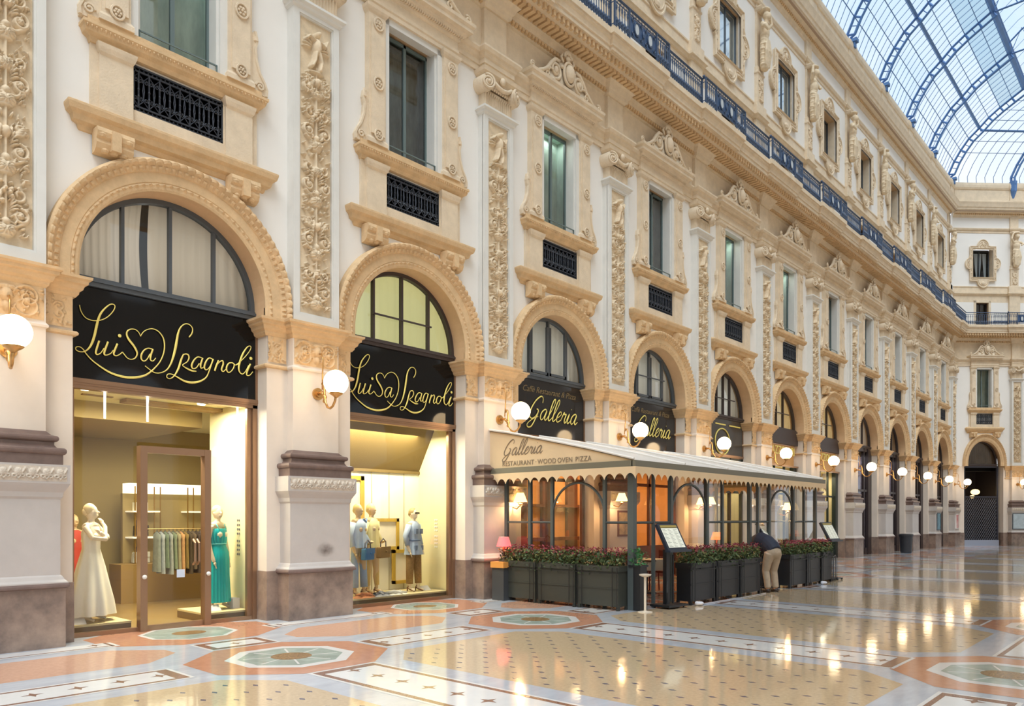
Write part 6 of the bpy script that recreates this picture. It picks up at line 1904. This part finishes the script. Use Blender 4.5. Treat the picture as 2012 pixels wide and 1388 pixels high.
# glazed screen under the awning
sc = empty('glazed_terrace_screen', (0, 0, 0), 0, 'grey framed glazed screen with arched panes under the awning', 'glazed screen')
SX, SY = 11.50, 7.55
def vpost(x, y, r=.045, z1=2.56):
    m = M(); m.box(x - r, x + r, y - r, y + r, 0, z1); m.build('post', [GRY], sc)
for y in (10.66, 10.01): vpost(SX, y, .035)
for y in (9.43, 8.17): vpost(SX, y, .03)
vpost(SX, SY + .02, .06)
for x in (12.80, 14.24, 16.25, 17.30, 18.72, 20.20): vpost(x, SY, .04)
for x in (12.18, 14.93, 16.68, 19.43): vpost(x, SY, .028)
for y in (10.4, 9.1, 8.3): vpost(20.20, y, .035)
def hbar(p, q, r=.022):
    m = M(); m.tube([p, q], r, 4); m.build('rail', [GRY], sc)
for p, q in (((SX, 10.66, 1.58), (SX, 9.43, 1.58)), ((SX, 8.17, 1.58), (SX, SY, 1.58)), ((SX, SY, 1.58), (12.8, SY, 1.58)), ((14.24, SY, 1.58), (17.3, SY, 1.58)), ((18.72, SY, 1.58), (20.2, SY, 1.58)), ((20.2, SY, 1.58), (20.2, 10.4, 1.58)),
             ((SX, 10.7, 2.54), (SX, SY, 2.54)), ((SX, SY, 2.54), (20.2, SY, 2.54))):
    hbar(p, q)
def arch_bar(c, fixed, r, axis, zc=1.70, top=2.34):
    m = M(); n = 20; pts = []
    for i in range(n + 1):
        a = math.pi * i / n
        u = c + r * math.cos(a); z = zc + (top - zc) * math.sin(a)
        pts.append((fixed, u, z) if axis == 'y' else (u, fixed, z))
    m.tube(pts, .026, 5); m.build('arch_bar', [GRY], sc)
arch_bar(8.80, SX, .63, 'y'); arch_bar(13.52, SY, .70, 'x'); arch_bar(18.01, SY, .70, 'x')
TG = glass_mat('terrace_glass', (0.94, 0.95, 0.93, 1), 1.6)
for (p, q) in (((SX, 10.66), (SX, SY)), ((12.8, SY), (14.9, SY)), ((16.7, SY), (20.2, SY)), ((20.2, SY), (20.2, 10.4))):
    m = M(); m.quad((p[0], p[1], .75), (q[0], q[1], .75), (q[0], q[1], 2.54), (p[0], p[1], 2.54)); m.build('pane', [TG], sc)

# planters with flowers
PLG = mat('dark_green_grey_planter', S(56, 58, 52), .5, var=.06, vscale=2)
PLB = mat('black_planter', S(26, 28, 32), .5, var=.06, vscale=2)
LEAF = mat('dark_leaf', S(66, 84, 46), .6, var=.45, vscale=9)
LEAF2 = mat('olive_leaf', S(112, 116, 66), .6, var=.35, vscale=9)
PETAL = mat('burgundy_petal', S(138, 54, 66), .6, var=.35, vscale=12)
STEMF = mat('planter_iron', S(30, 30, 30), .5)
def leaves(m, n, L, rnd, z0, z1, dep, size, mi, droop=0):
    for _ in range(n):
        x = rnd.uniform(-L / 2, L / 2); y = rnd.uniform(-dep, dep); z = rnd.uniform(z0, z1)
        a = Vector((rnd.uniform(-1, 1), rnd.uniform(-1, 1), rnd.uniform(-.4, .9))).normalized() * size * rnd.uniform(.7, 1.3)
        b = a.cross(Vector((rnd.uniform(-1, 1), rnd.uniform(-1, 1), rnd.uniform(-1, 1)))).normalized() * size * .45
        c = Vector((x, y, z))
        m.add([tuple(c - a), tuple(c + b), tuple(c + a), tuple(c - b)], [(0, 1, 2, 3)], mi)
def planter_mesh(L, col, seed, z=.80):
    rnd = random.Random(seed)
    b = M(); b.box(-L / 2 + .02, L / 2 - .02, -.15, .15, .07, z - .10); b.box(-L / 2, L / 2, -.17, .17, z - .10, z); b.box(-L / 2 + .03, L / 2 - .03, -.16, -.15, .38, .40)
    for sx in (-1, 1):
        for sy in (-1, 1): b.box(sx * (L / 2 - .04) - .025, sx * (L / 2 - .04) + .025, sy * .13 - .025, sy * .13 + .025, 0, .08)
    f = M()
    leaves(f, 520, L, rnd, z - .05, z + .24, .19, .042, 0); leaves(f, 260, L, rnd, z + .02, z + .26, .20, .034, 1); leaves(f, 120, L, rnd, z - .16, z - .02, .19, .035, 0)
    g = M(); leaves(g, 230, L, rnd, z + .16, z + .33, .17, .030, 0)
    s_ = M()
    for sx in (-1, 1):
        x = sx * (L / 2 - .03)
        for dx in (0, -.10 * sx): s_.tube([(x + dx, -.185, .03), (x + dx, -.185, z - .02)], .008, 5)
        s_.ball((x, -.19, .03), .018, 6)
    s_.tube([(-L / 2, -.19, z - .13), (L / 2, -.19, z - .13)], .008, 5)
    return (b.mesh('trough', [col]), f.mesh('foliage', [LEAF, LEAF2]), g.mesh('blossoms', [PETAL]), s_.mesh('iron_stand', [STEMF]))
def planter(x, y, rz, L, col, seed, lab, grp):
    t = empty('planter', (x, y, 0), rz, lab, 'planter', grp)
    for me_ in planter_mesh(L, col, seed):
        o = bpy.data.objects.new(me_.name.split('.')[0], me_); COL.objects.link(o); o.parent = t
    for ch in t.children:
        if ch.name.startswith('foliage') or ch.name.startswith('blossoms'): ch['kind'] = 'stuff'
RZ = -math.pi / 2
for i, (yc, L, lab) in enumerate(((10.08, .98, 'nearest the wall, beside the red lamp'), (9.08, .94, 'middle one of the short side'), (8.10, .94, 'at the corner post'))):
    planter(11.28 + .05, yc, RZ, L, PLG, i, 'grey-green flower planter on the short side, ' + lab, 'planters on the short side')
for i, (xc, lab) in enumerate(((13.35, 'just right of the near menu stand'), (14.42, 'second right of the near menu stand'), (15.45, 'left of the entrance where the person bends'), (18.0, 'right of the bending person'), (19.05, 'second from the far end'), (20.02 - .18, 'beside the far menu stand'))):
    planter(xc, 7.30 if i < 3 else 7.28, 0, 1.02 if i < 5 else .84, PLB, 10 + i, 'black flower planter along the front, ' + lab, 'planters on the long front')
t = empty('planter', (12.06, 7.62, 0), 0, 'slim black post planter at the near corner of the terrace', 'planter')
m = M(); m.box(-.36, -.14, -.16, .06, 0, .80); m.box(-.38, -.12, -.18, .08, .78, .82); m.build('trough', [PLB], t)
rnd = random.Random(5); m = M(); f_ = M(); leaves(f_, 160, .3, rnd, .8, 1.12, .14, .04, 0); o = f_.build('foliage', [mat('bright_green_leaf', S(60, 120, 70), .6, var=.3, vscale=9)], t); o.location = (-.26, -.05, 0); o['kind'] = 'stuff'
t.location = (11.80, 7.52, 0)

# side cabinet with red lamp
t = empty('side_cabinet', (11.18, 10.52, 0), 0, 'small black service cabinet with an orange lit top against the pilaster', 'cabinet')
m = M(); m.box(-.14, .22, -.20, .12, 0.0, .66); m.build('body', [mat('charcoal_cabinet', S(62, 64, 66), .5)], t)
m = M(); m.box(-.17, .22, -.22, .14, .66, .78); m.build('top', [mat('amber_wood_top', S(214, 150, 76), .4)], t)
def table_lamp(x, y, z, shade, lab, h=.42, r=.13, power=6, base=None):
    t = empty('table_lamp', (x, y, z), 0, lab, 'lamp', None)
    m = M(); m.lathe([(.06, 0), (.06, .02), (.02, .05), (.035, .12), (.02, .18), (.015, h - .14)], 12); m.build('base', [base or mat('dark_lamp_base', S(70, 52, 36), .4)], t, smooth=True)
    m = M(); m.lathe([(r, h - .19), (r * .62, h)], 18, cap=False); m.build('lamp_shade', [shade], t, smooth=True)
    l = bpy.data.lights.new('bulb', 'POINT'); l.energy = power; l.color = (1, .62, .32); l.shadow_soft_size = .05
    o = bpy.data.objects.new('bulb', l); o.location = (x, y, z + h - .08); COL.objects.link(o)
REDS = mat('red_lamp_shade', S(240, 90, 90), .6, emit=(1.0, .13, .13, 1), estr=1.5)
YELS = mat('glowing_cream_shade', S(255, 224, 150), .6, emit=(1.0, .62, .22, 1), estr=4.0)
ORGS = mat('glowing_orange_shade', S(255, 120, 60), .6, emit=(1.0, .20, .06, 1), estr=2.2)
table_lamp(11.22, 10.48, .78, REDS, 'small lamp with a red shade on the black cabinet beside the pilaster', h=.50, r=.155, power=8)

# inside of the terrace: wall lamps, furniture, picture
def sconce(x, y, z, lab):
    t = empty('shaded_wall_lamp', (x, y, z), 0, lab, 'lamp', 'cream shaded lamps inside the terrace')
    m = M(); m.lathe([(.15, -.09), (.075, .10)], 18, cap=False); m.build('lamp_shade', [YELS], t, smooth=True)
    m = M(); m.tube([(0, 0, .02), (0, 0, -.16), (0, .10, -.24), (0, .24, -.20)], .012, 6); m.lathe([(.035, -.16), (.05, -.14), (.02, -.12)], 10); m.build('bracket', [BRASS], t, smooth=True)
    l = bpy.data.lights.new('bulb', 'POINT'); l.energy = 60; l.color = (1, .60, .28); l.shadow_soft_size = .06
    o = bpy.data.objects.new('bulb', l); o.location = (x, y, z - .05); COL.objects.link(o)
sconce(11.88, 10.62, 2.10, 'cream shaded lamp glowing behind the left end of the terrace glazing')
sconce(16.04 - .62, 10.45, 2.18, 'cream shaded lamp glowing above the near menu stand')
sconce(18.9, 9.9, 2.14, 'cream shaded lamp glowing in the middle of the terrace')
sconce(20.0, 8.2, 1.98, 'cream shaded lamp glowing at the far end of the terrace')
sconce(21.6 - 1.9, 10.6, 2.16, 'cream shaded lamp glowing above the far tables')
WOODP = mat('amber_wood_panel', S(178, 106, 48), .4, var=.25, vscale=2.5, stretch=(1, 1, 6))
WOODD = mat('dark_wood_panel', S(88, 44, 28), .4, var=.3, vscale=2.5)
m = M()
for C in (CX(2), CX(3)):
    m.box(C - 1.42, C + 1.42, 11.47, 11.52, 0, .9); m.box(C - 1.42, C - 1.30, 11.44, 11.5, 0, 3.58); m.box(C + 1.30, C + 1.42, 11.44, 11.5, 0, 3.58); m.box(C - 1.42, C + 1.42, 11.44, 11.5, 3.3, 3.58); m.box(C - .05, C + .05, 11.44, 11.5, .9, 3.3); m.box(C - 1.42, C + 1.42, 11.44, 11.5, 2.55, 2.63)
t = empty('shopfront', (0, 0, 0), 0, 'dark wooden glazed restaurant front behind the terrace', 'shopfront')
m.build('frame', [WOODD], t)
for C in (CX(2), CX(3)):
    m = M(); m.quad((C - 1.42, 11.48, .9), (C + 1.42, 11.48, .9), (C + 1.42, 11.48, 3.3), (C - 1.42, 11.48, 3.3)); m.build('pane', [PANE], t)
m = M()
m.quad((11.62, 14.5, 0), (20.5, 14.5, 0), (20.5, 14.5, 3.6), (11.62, 14.5, 3.6), 0)
m.quad((11.62, 11.6, 3.6), (20.5, 11.6, 3.6), (20.5, 14.5, 3.6), (11.62, 14.5, 3.6), 1)
m.quad((11.62, 11.6, 0), (11.62, 14.5, 0), (11.62, 14.5, 3.6), (11.62, 11.6, 3.6), 0); m.quad((20.5, 14.5, 0), (20.5, 11.6, 0), (20.5, 11.6, 3.6), (20.5, 14.5, 3.6), 0)
for x in (12.2, 13.4, 14.7, 15.9, 17.1, 18.3, 19.5): m.box(x, x + .5, 14.40, 14.5, 0, 3.6, 2)
m.box(12.0, 20, 14.2, 14.5, 1.0, 1.1, 2); m.box(12.0, 20, 14.2, 14.5, 2.0, 2.08, 2)
o = m.build('wall_restaurant', [mat('warm_restaurant_wall', S(196, 138, 78), .7, var=.15, vscale=1), ROOM, WOODD]); tag(o, 'warm amber interior of the restaurant', 'restaurant interior', kind='structure')
area('restaurant_lamp', (13.8, 13.0, 3.4), 2, 1.5, 150, col=(1, .66, .34)); area('restaurant_lamp', (18.2, 13.0, 3.4), 2, 1.5, 150, col=(1, .66, .34))
# bay beyond the terrace (fifth)
m = M()
C = CX(4)
t = empty('shopfront', (0, 0, 0), 0, 'glazed shopfront under the gold ring sign', 'shopfront', 'far shopfronts')
for x in (C - 1.42, C - .5, C + .45, C + 1.30): m.box(x, x + .08, 11.44, 11.54, 0, 3.72)
m.box(C - 1.42, C + 1.42, 11.44, 11.54, 3.60, 3.75); m.box(C - 1.42, C + 1.42, 11.44, 11.54, 2.5, 2.58); m.box(C - 1.42, C + 1.42, 11.44, 11.54, 0, .4)
m.build('frame', [MATS['dark_green_frame']], t)
m = M(); m.quad((C - 1.42, 11.5, .4), (C + 1.42, 11.5, .4), (C + 1.42, 11.5, 3.6), (C - 1.42, 11.5, 3.6)); m.build('pane', [PANE], t)
m = M(); niche(m, 1.42, 0.004, 3.72, 11.56, 12.1); o = m.build('backdrop', [MATS['lit_cream_display']], t); o.location = (C, 0, 0)

# tables and chairs on the terrace
CHW = mat('dark_red_chair_wood', S(96, 34, 26), .4)
CLO = mat('white_table_linen', S(232, 222, 204), .8)
def make_table(x, y, lab, col=None):
    t = empty('dining_table', (x, y, 0), 0, lab, 'table', 'terrace tables')
    m = M(); m.lathe([(.22, 0), (.22, .03), (.03, .06), (.03, .72)], 14); m.build('pedestal', [IRON], t)
    m = M(); m.box(-.36, .36, -.36, .36, .72, .75); m.build('tabletop', [WOODD], t)
    m = M(); m.box(-.38, .38, -.38, .38, .751, .757); skirt(m, [(.42, .52, 0), (.40, .757, 0)], 8, .08, 1, 1, seg=32)
    o = m.build('tablecloth', [col or CLO], loc=(x, y, 0)); tag(o, 'cloth on the ' + lab, 'tablecloth')
def make_chair(x, y, rz, lab):
    t = empty('dining_chair', (x, y, 0), rz, lab, 'chair', 'terrace chairs')
    m = M(); m.box(-.21, .21, -.21, .21, .43, .47); m.build('seat', [CHW], t)
    for a in (-1, 1):
        m = M(); m.tube([(a * .19, -.19, 0), (a * .19, -.19, .43)], .016, 6); m.build('leg', [CHW], t)
        m = M(); m.tube([(a * .19, .22, 0), (a * .19, .19, .45), (a * .19, .25, .92)], .016, 6); m.build('leg', [CHW], t)
    m = M(); m.box(-.20, .20, .225, .25, .78, .92)
    for a in (-.12, -.04, .04, .12): m.tube([(a, .20, .47), (a, .24, .80)], .009, 5)
    m.build('backrest', [CHW], t)
n_ = ['near corner', 'middle', 'far side', 'far end']
for i, x in enumerate((12.6, 14.4, 17.7, 19.25)):
    make_table(x, 9.1, 'terrace table at the %s' % n_[i]); make_chair(x - .62, 9.1, math.pi / 2, 'dark red chair left of the terrace table at the %s' % n_[i]); make_chair(x + .62, 9.1, -math.pi / 2, 'dark red chair right of the terrace table at the %s' % n_[i])
table_lamp(17.7, 9.1, .757, ORGS, 'orange shaded table lamp on a terrace table', h=.55, r=.15, power=5)
m_t = empty('framed_picture', (PX(3), YW - .33, 0), 0, 'framed print hanging on the pilaster inside the terrace', 'picture')
m = M(); m.box(-.24, .24, 0, .03, 1.20, 1.86); m.build('frame', [WOODD], m_t)
m = M(); m.box(-.19, .19, -.008, 0, 1.25, 1.81); m.build('print', [mat('sepia_print', S(186, 160, 120), .6, col2=S(120, 110, 96), vscale=5)], m_t)

# menu stands
def menu_stand(x, y, rz, lab):
    t = empty('menu_stand', (x, y, 0), rz, lab, 'menu stand', 'menu stands')
    m = M(); m.box(-.30, .30, -.22, .22, .03, .07)
    m.build('base', [PLB], t)
    for sx in (-.22, .22):
        for sy in (-.16, .16):
            w = M(); w.ball((sx, sy, .02), .02, 8); w.build('foot', [PLB], t)
    m = M(); m.box(-.14, -.04, -.04, .04, .07, 1.08); m.tube([(.12, 0, .07), (.12, 0, .98)], .018, 6); m.tube([(-.12, -.04, .10), (-.20, -.10, .30), (-.12, -.05, .5)], .008, 5); m.build('pole', [PLB], t)
    m = M()
    v = [(-.30, -.20, 1.08), (.30, -.20, 1.08), (.30, .06, 1.56), (-.30, .06, 1.56)]
    d_ = Vector((0, .05, -.03))
    m.add(v + [tuple(Vector(p) + d_) for p in v], [(0, 1, 2, 3), (7, 6, 5, 4), (0, 4, 5, 1), (1, 5, 6, 2), (2, 6, 7, 3), (3, 7, 4, 0)])
    m.box(-.32, .34, -.26, -.14, 1.04, 1.08)
    m.build('lectern_board', [mat('blue_black_frame', S(40, 48, 62), .35)], t)
    m = M()
    def L(u, w): return (-.30 + .60 * u, -.20 + .26 * w - .006, 1.08 + .48 * w + .004)
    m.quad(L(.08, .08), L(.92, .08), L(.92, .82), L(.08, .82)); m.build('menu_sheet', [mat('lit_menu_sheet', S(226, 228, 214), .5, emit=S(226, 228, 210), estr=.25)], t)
    m = M(); m.quad(L(.08, .84), L(.92, .84), L(.92, .93), L(.08, .93)); m.build('menu_header', [mat('ochre_menu_header', S(170, 150, 80), .5)], t)
    m = M()
    for c in range(3):
        for r_ in range(14):
            u0 = .12 + c * .27; w0 = .12 + r_ * .049
            a, b = L(u0, w0), L(u0 + .20 - .05 * ((r_ * 7 + c) % 3), w0 + .012)
            m.quad((a[0], a[1] - .002, a[2] + .001), (b[0], a[1] - .002, a[2] + .001), (b[0], b[1] - .002, b[2] + .001), (a[0], b[1] - .002, b[2] + .001))
    m.build('menu_lines', [mat('grey_print_lines', S(150, 150, 140), .6)], t)
menu_stand(12.30, 7.28, -.10, 'black menu stand with a lit sheet at the near corner of the terrace')
menu_stand(17.12, 7.62, .20, 'black menu stand behind the bending person')
menu_stand(20.78, 7.42, -.10, 'black menu stand with a lit sheet at the far end of the terrace')
t = empty('cable_stand', (20.98, 7.30, 0), 0, 'small chrome trolley frame on castors beside the far menu stand', 'trolley')
m = M(); m.tube([(-.12, 0, .05), (-.12, 0, .62), (.02, 0, .66), (.06, 0, .60), (.06, 0, .05)], .014, 6); m.tube([(-.16, -.12, .05), (-.16, .12, .05), (.16, .12, .05), (.16, -.12, .05)], .016, 6, closed=True); m.build('frame', [mat('dark_chrome', S(110, 114, 124), .3, metal=.6)], t)
for i, (a, b) in enumerate(((-.16, -.12), (.16, -.12), (.16, .12), (-.16, .12))):
    m = M(); m.ball((a, b, .03), .03, 8); m.build('wheel', [PLB], t)
# stanchion
t = empty('stanchion', (11.38, 7.22, 0), 0, 'slim white metal stanchion with a flat top in front of the near menu stand', 'stanchion')
WM = mat('pale_metal', S(226, 214, 196), .3)
m = M(); m.lathe([(.13, 0), (.13, .012), (.02, .03)], 20); m.build('base', [WM], t)
m = M(); m.lathe([(.022, .03), (.022, .62)], 12); m.build('pole', [WM], t)
m = M(); m.lathe([(.03, .62), (.10, .645), (.11, .67), (.05, .68)], 16); m.build('top', [WM], t)
m = M(); m.box(-.22, .22, -.16, .16, .56, .60); m.box(-.20, .20, -.14, .14, .38, .56, 1)
for a in (-.18, .18):
    for b in (-.12, .12): m.box(a - .02, a + .02, b - .02, b + .02, 0, .38, 1)
o = m.build('low_table', [mat('orange_wood', S(222, 150, 84), .4), WOODD], loc=(11.82, 7.86, 0)); tag(o, 'low orange topped wooden stool behind the corner post', 'stool')
for i, (x, y, lab) in enumerate(((12.98, 7.02, 'white crumpled cloth on the floor right of the near menu stand'), (19.30, 6.98, 'white crumpled cloth on the floor near the far planters'))):
    m = M(); m.ball((0, 0, .04), (.10, .07, .04), 10); m.ball((.08, .02, .035), (.06, .06, .035), 8); m.ball((-.07, .02, .045), (.05, .05, .045), 8)
    o = m.build('folded_cloth', [mat('white_rag', S(226, 226, 232), .8, var=.1, vscale=30)], loc=(x, y, 0), smooth=True); fuse(o, .012, 2); tag(o, lab, 'cloth')
m = M()
for q in range(2): m.tube([(12.9, 7.06, .012), (13.4, 7.0 + .05 * q, .012), (13.9, 7.05, .012), (14.2, 7.04 - .03 * q, .012)], .008, 5)
m.tube([(14.2, 7.04, .012), (15.0, 7.0, .012), (16.0, 7.05, .012)], .008, 5)
o = m.build('cable', [mat('grey_cable', S(190, 190, 196), .5)]); tag(o, 'pale cable lying on the floor along the front planters', 'cable')

# ================================================================== PERSON bending over at the terrace entrance
t = empty('person', (16.42, 7.14, 0), math.pi - .45, 'person in a dark navy jacket and beige trousers bending forward at the terrace entrance', 'person')
SK = mat('skin', S(214, 168, 140), .55)
m = M()
# hips at .92, trunk bent forward (towards -y)
m.ball((0, .10, .92), (.17, .14, .14), 16)
m.tube([(0, .08, .95), (0, -.10, 1.05), (0, -.30, 1.10), (0, -.44, 1.08)], [.14, .155, .175, .14], 14, flat=1.15)
m.ball((-.12, -.42, 1.09), (.09, .08, .08), 10); m.ball((.12, -.42, 1.09), (.09, .08, .08), 10)
m.tube([(0, -.48, 1.08), (0, -.58, 1.04)], [.06, .052], 10)
m.ball((0, -.68, 1.00), (.078, .105, .095), 16); m.ball((0, -.70, .94), (.05, .06, .06), 10)
m.tube([(0, -.74, .915), (0, -.77, .90)], .014, 6)
for e in (-1, 1):
    m.ball((e * .08, -.66, .99), (.012, .02, .03), 8)
    m.tube([(e * .09, .10, .90), (e * .11, .04, .68), (e * .11, -.02, .48), (e * .11, .03, .28), (e * .11, .06, .09)], [.105, .085, .062, .06, .040], 14)
    m.tube([(e * .11, .08, .06), (e * .115, -.02, .045), (e * .12, -.14, .025)], [.042, .042, .030], 8)
    m.tube([(e * .17, -.40, 1.06), (e * .22, -.42, .82), (e * .16, -.52, .62)], [.058, .045, .034], 10)
    p = Vector((e * .155, -.54, .59))
    m.ball(tuple(p), (.032, .026, .042), 8)
    for k in range(4):
        b = p + Vector(((k - 1.5) * .017, -.006, -.035))
        m.tube([tuple(b), tuple(b + Vector((0, -.006, -.035 + abs(k - 1.3) * .004))), tuple(b + Vector((0, .010, -.062 + abs(k - 1.3) * .006)))], [.0095, .009, .008], 6)
    m.tube([tuple(p + Vector((-e * .025, 0, 0))), tuple(p + Vector((-e * .045, -.01, -.035)))], [.011, .009], 6)
o = m.build('body', [SK], t); fuse(o, .011, 3)
m = M()
m.tube([(0, .14, .90), (0, .05, .98), (0, -.10, 1.07), (0, -.30, 1.12), (0, -.45, 1.09), (0, -.52, 1.07)], [.165, .185, .195, .205, .175, .07], 18, flat=1.1)
for e in (-1, 1): m.tube([(e * .15, -.38, 1.07), (e * .225, -.42, .84), (e * .17, -.50, .66)], [.085, .064, .052], 12)
o = m.build('jacket', [mat('navy_jacket_cloth', S(36, 42, 60), .7, var=.1, vscale=8)], t); fuse(o, .013, 3)
m = M(); m.ball((0, .11, .90), (.185, .16, .15), 16)
for e in (-1, 1): m.tube([(e * .09, .10, .88), (e * .11, .04, .68), (e * .11, -.01, .48), (e * .11, .03, .28), (e * .11, .06, .10)], [.125, .10, .082, .075, .070], 14)
o = m.build('trousers', [mat('beige_trouser_cloth', S(176, 158, 136), .8, var=.1, vscale=8)], t); fuse(o, .013, 3)
m = M()
for e in (-1, 1): m.tube([(e * .11, .11, .045), (e * .115, 0, .045), (e * .12, -.15, .035), (e * .12, -.17, .03)], [.045, .048, .042, .02], 10, flat=.9)
m.build('shoes', [mat('dark_shoe_leather', S(50, 40, 36), .4)], t, smooth=True)
m = M(); m.ball((0, -.665, 1.03), (.088, .11, .085), 16); m.ball((0, -.60, 1.0), (.075, .06, .08), 12); m.build('hair', [mat('dark_hair', S(48, 38, 34), .6)], t, smooth=True)
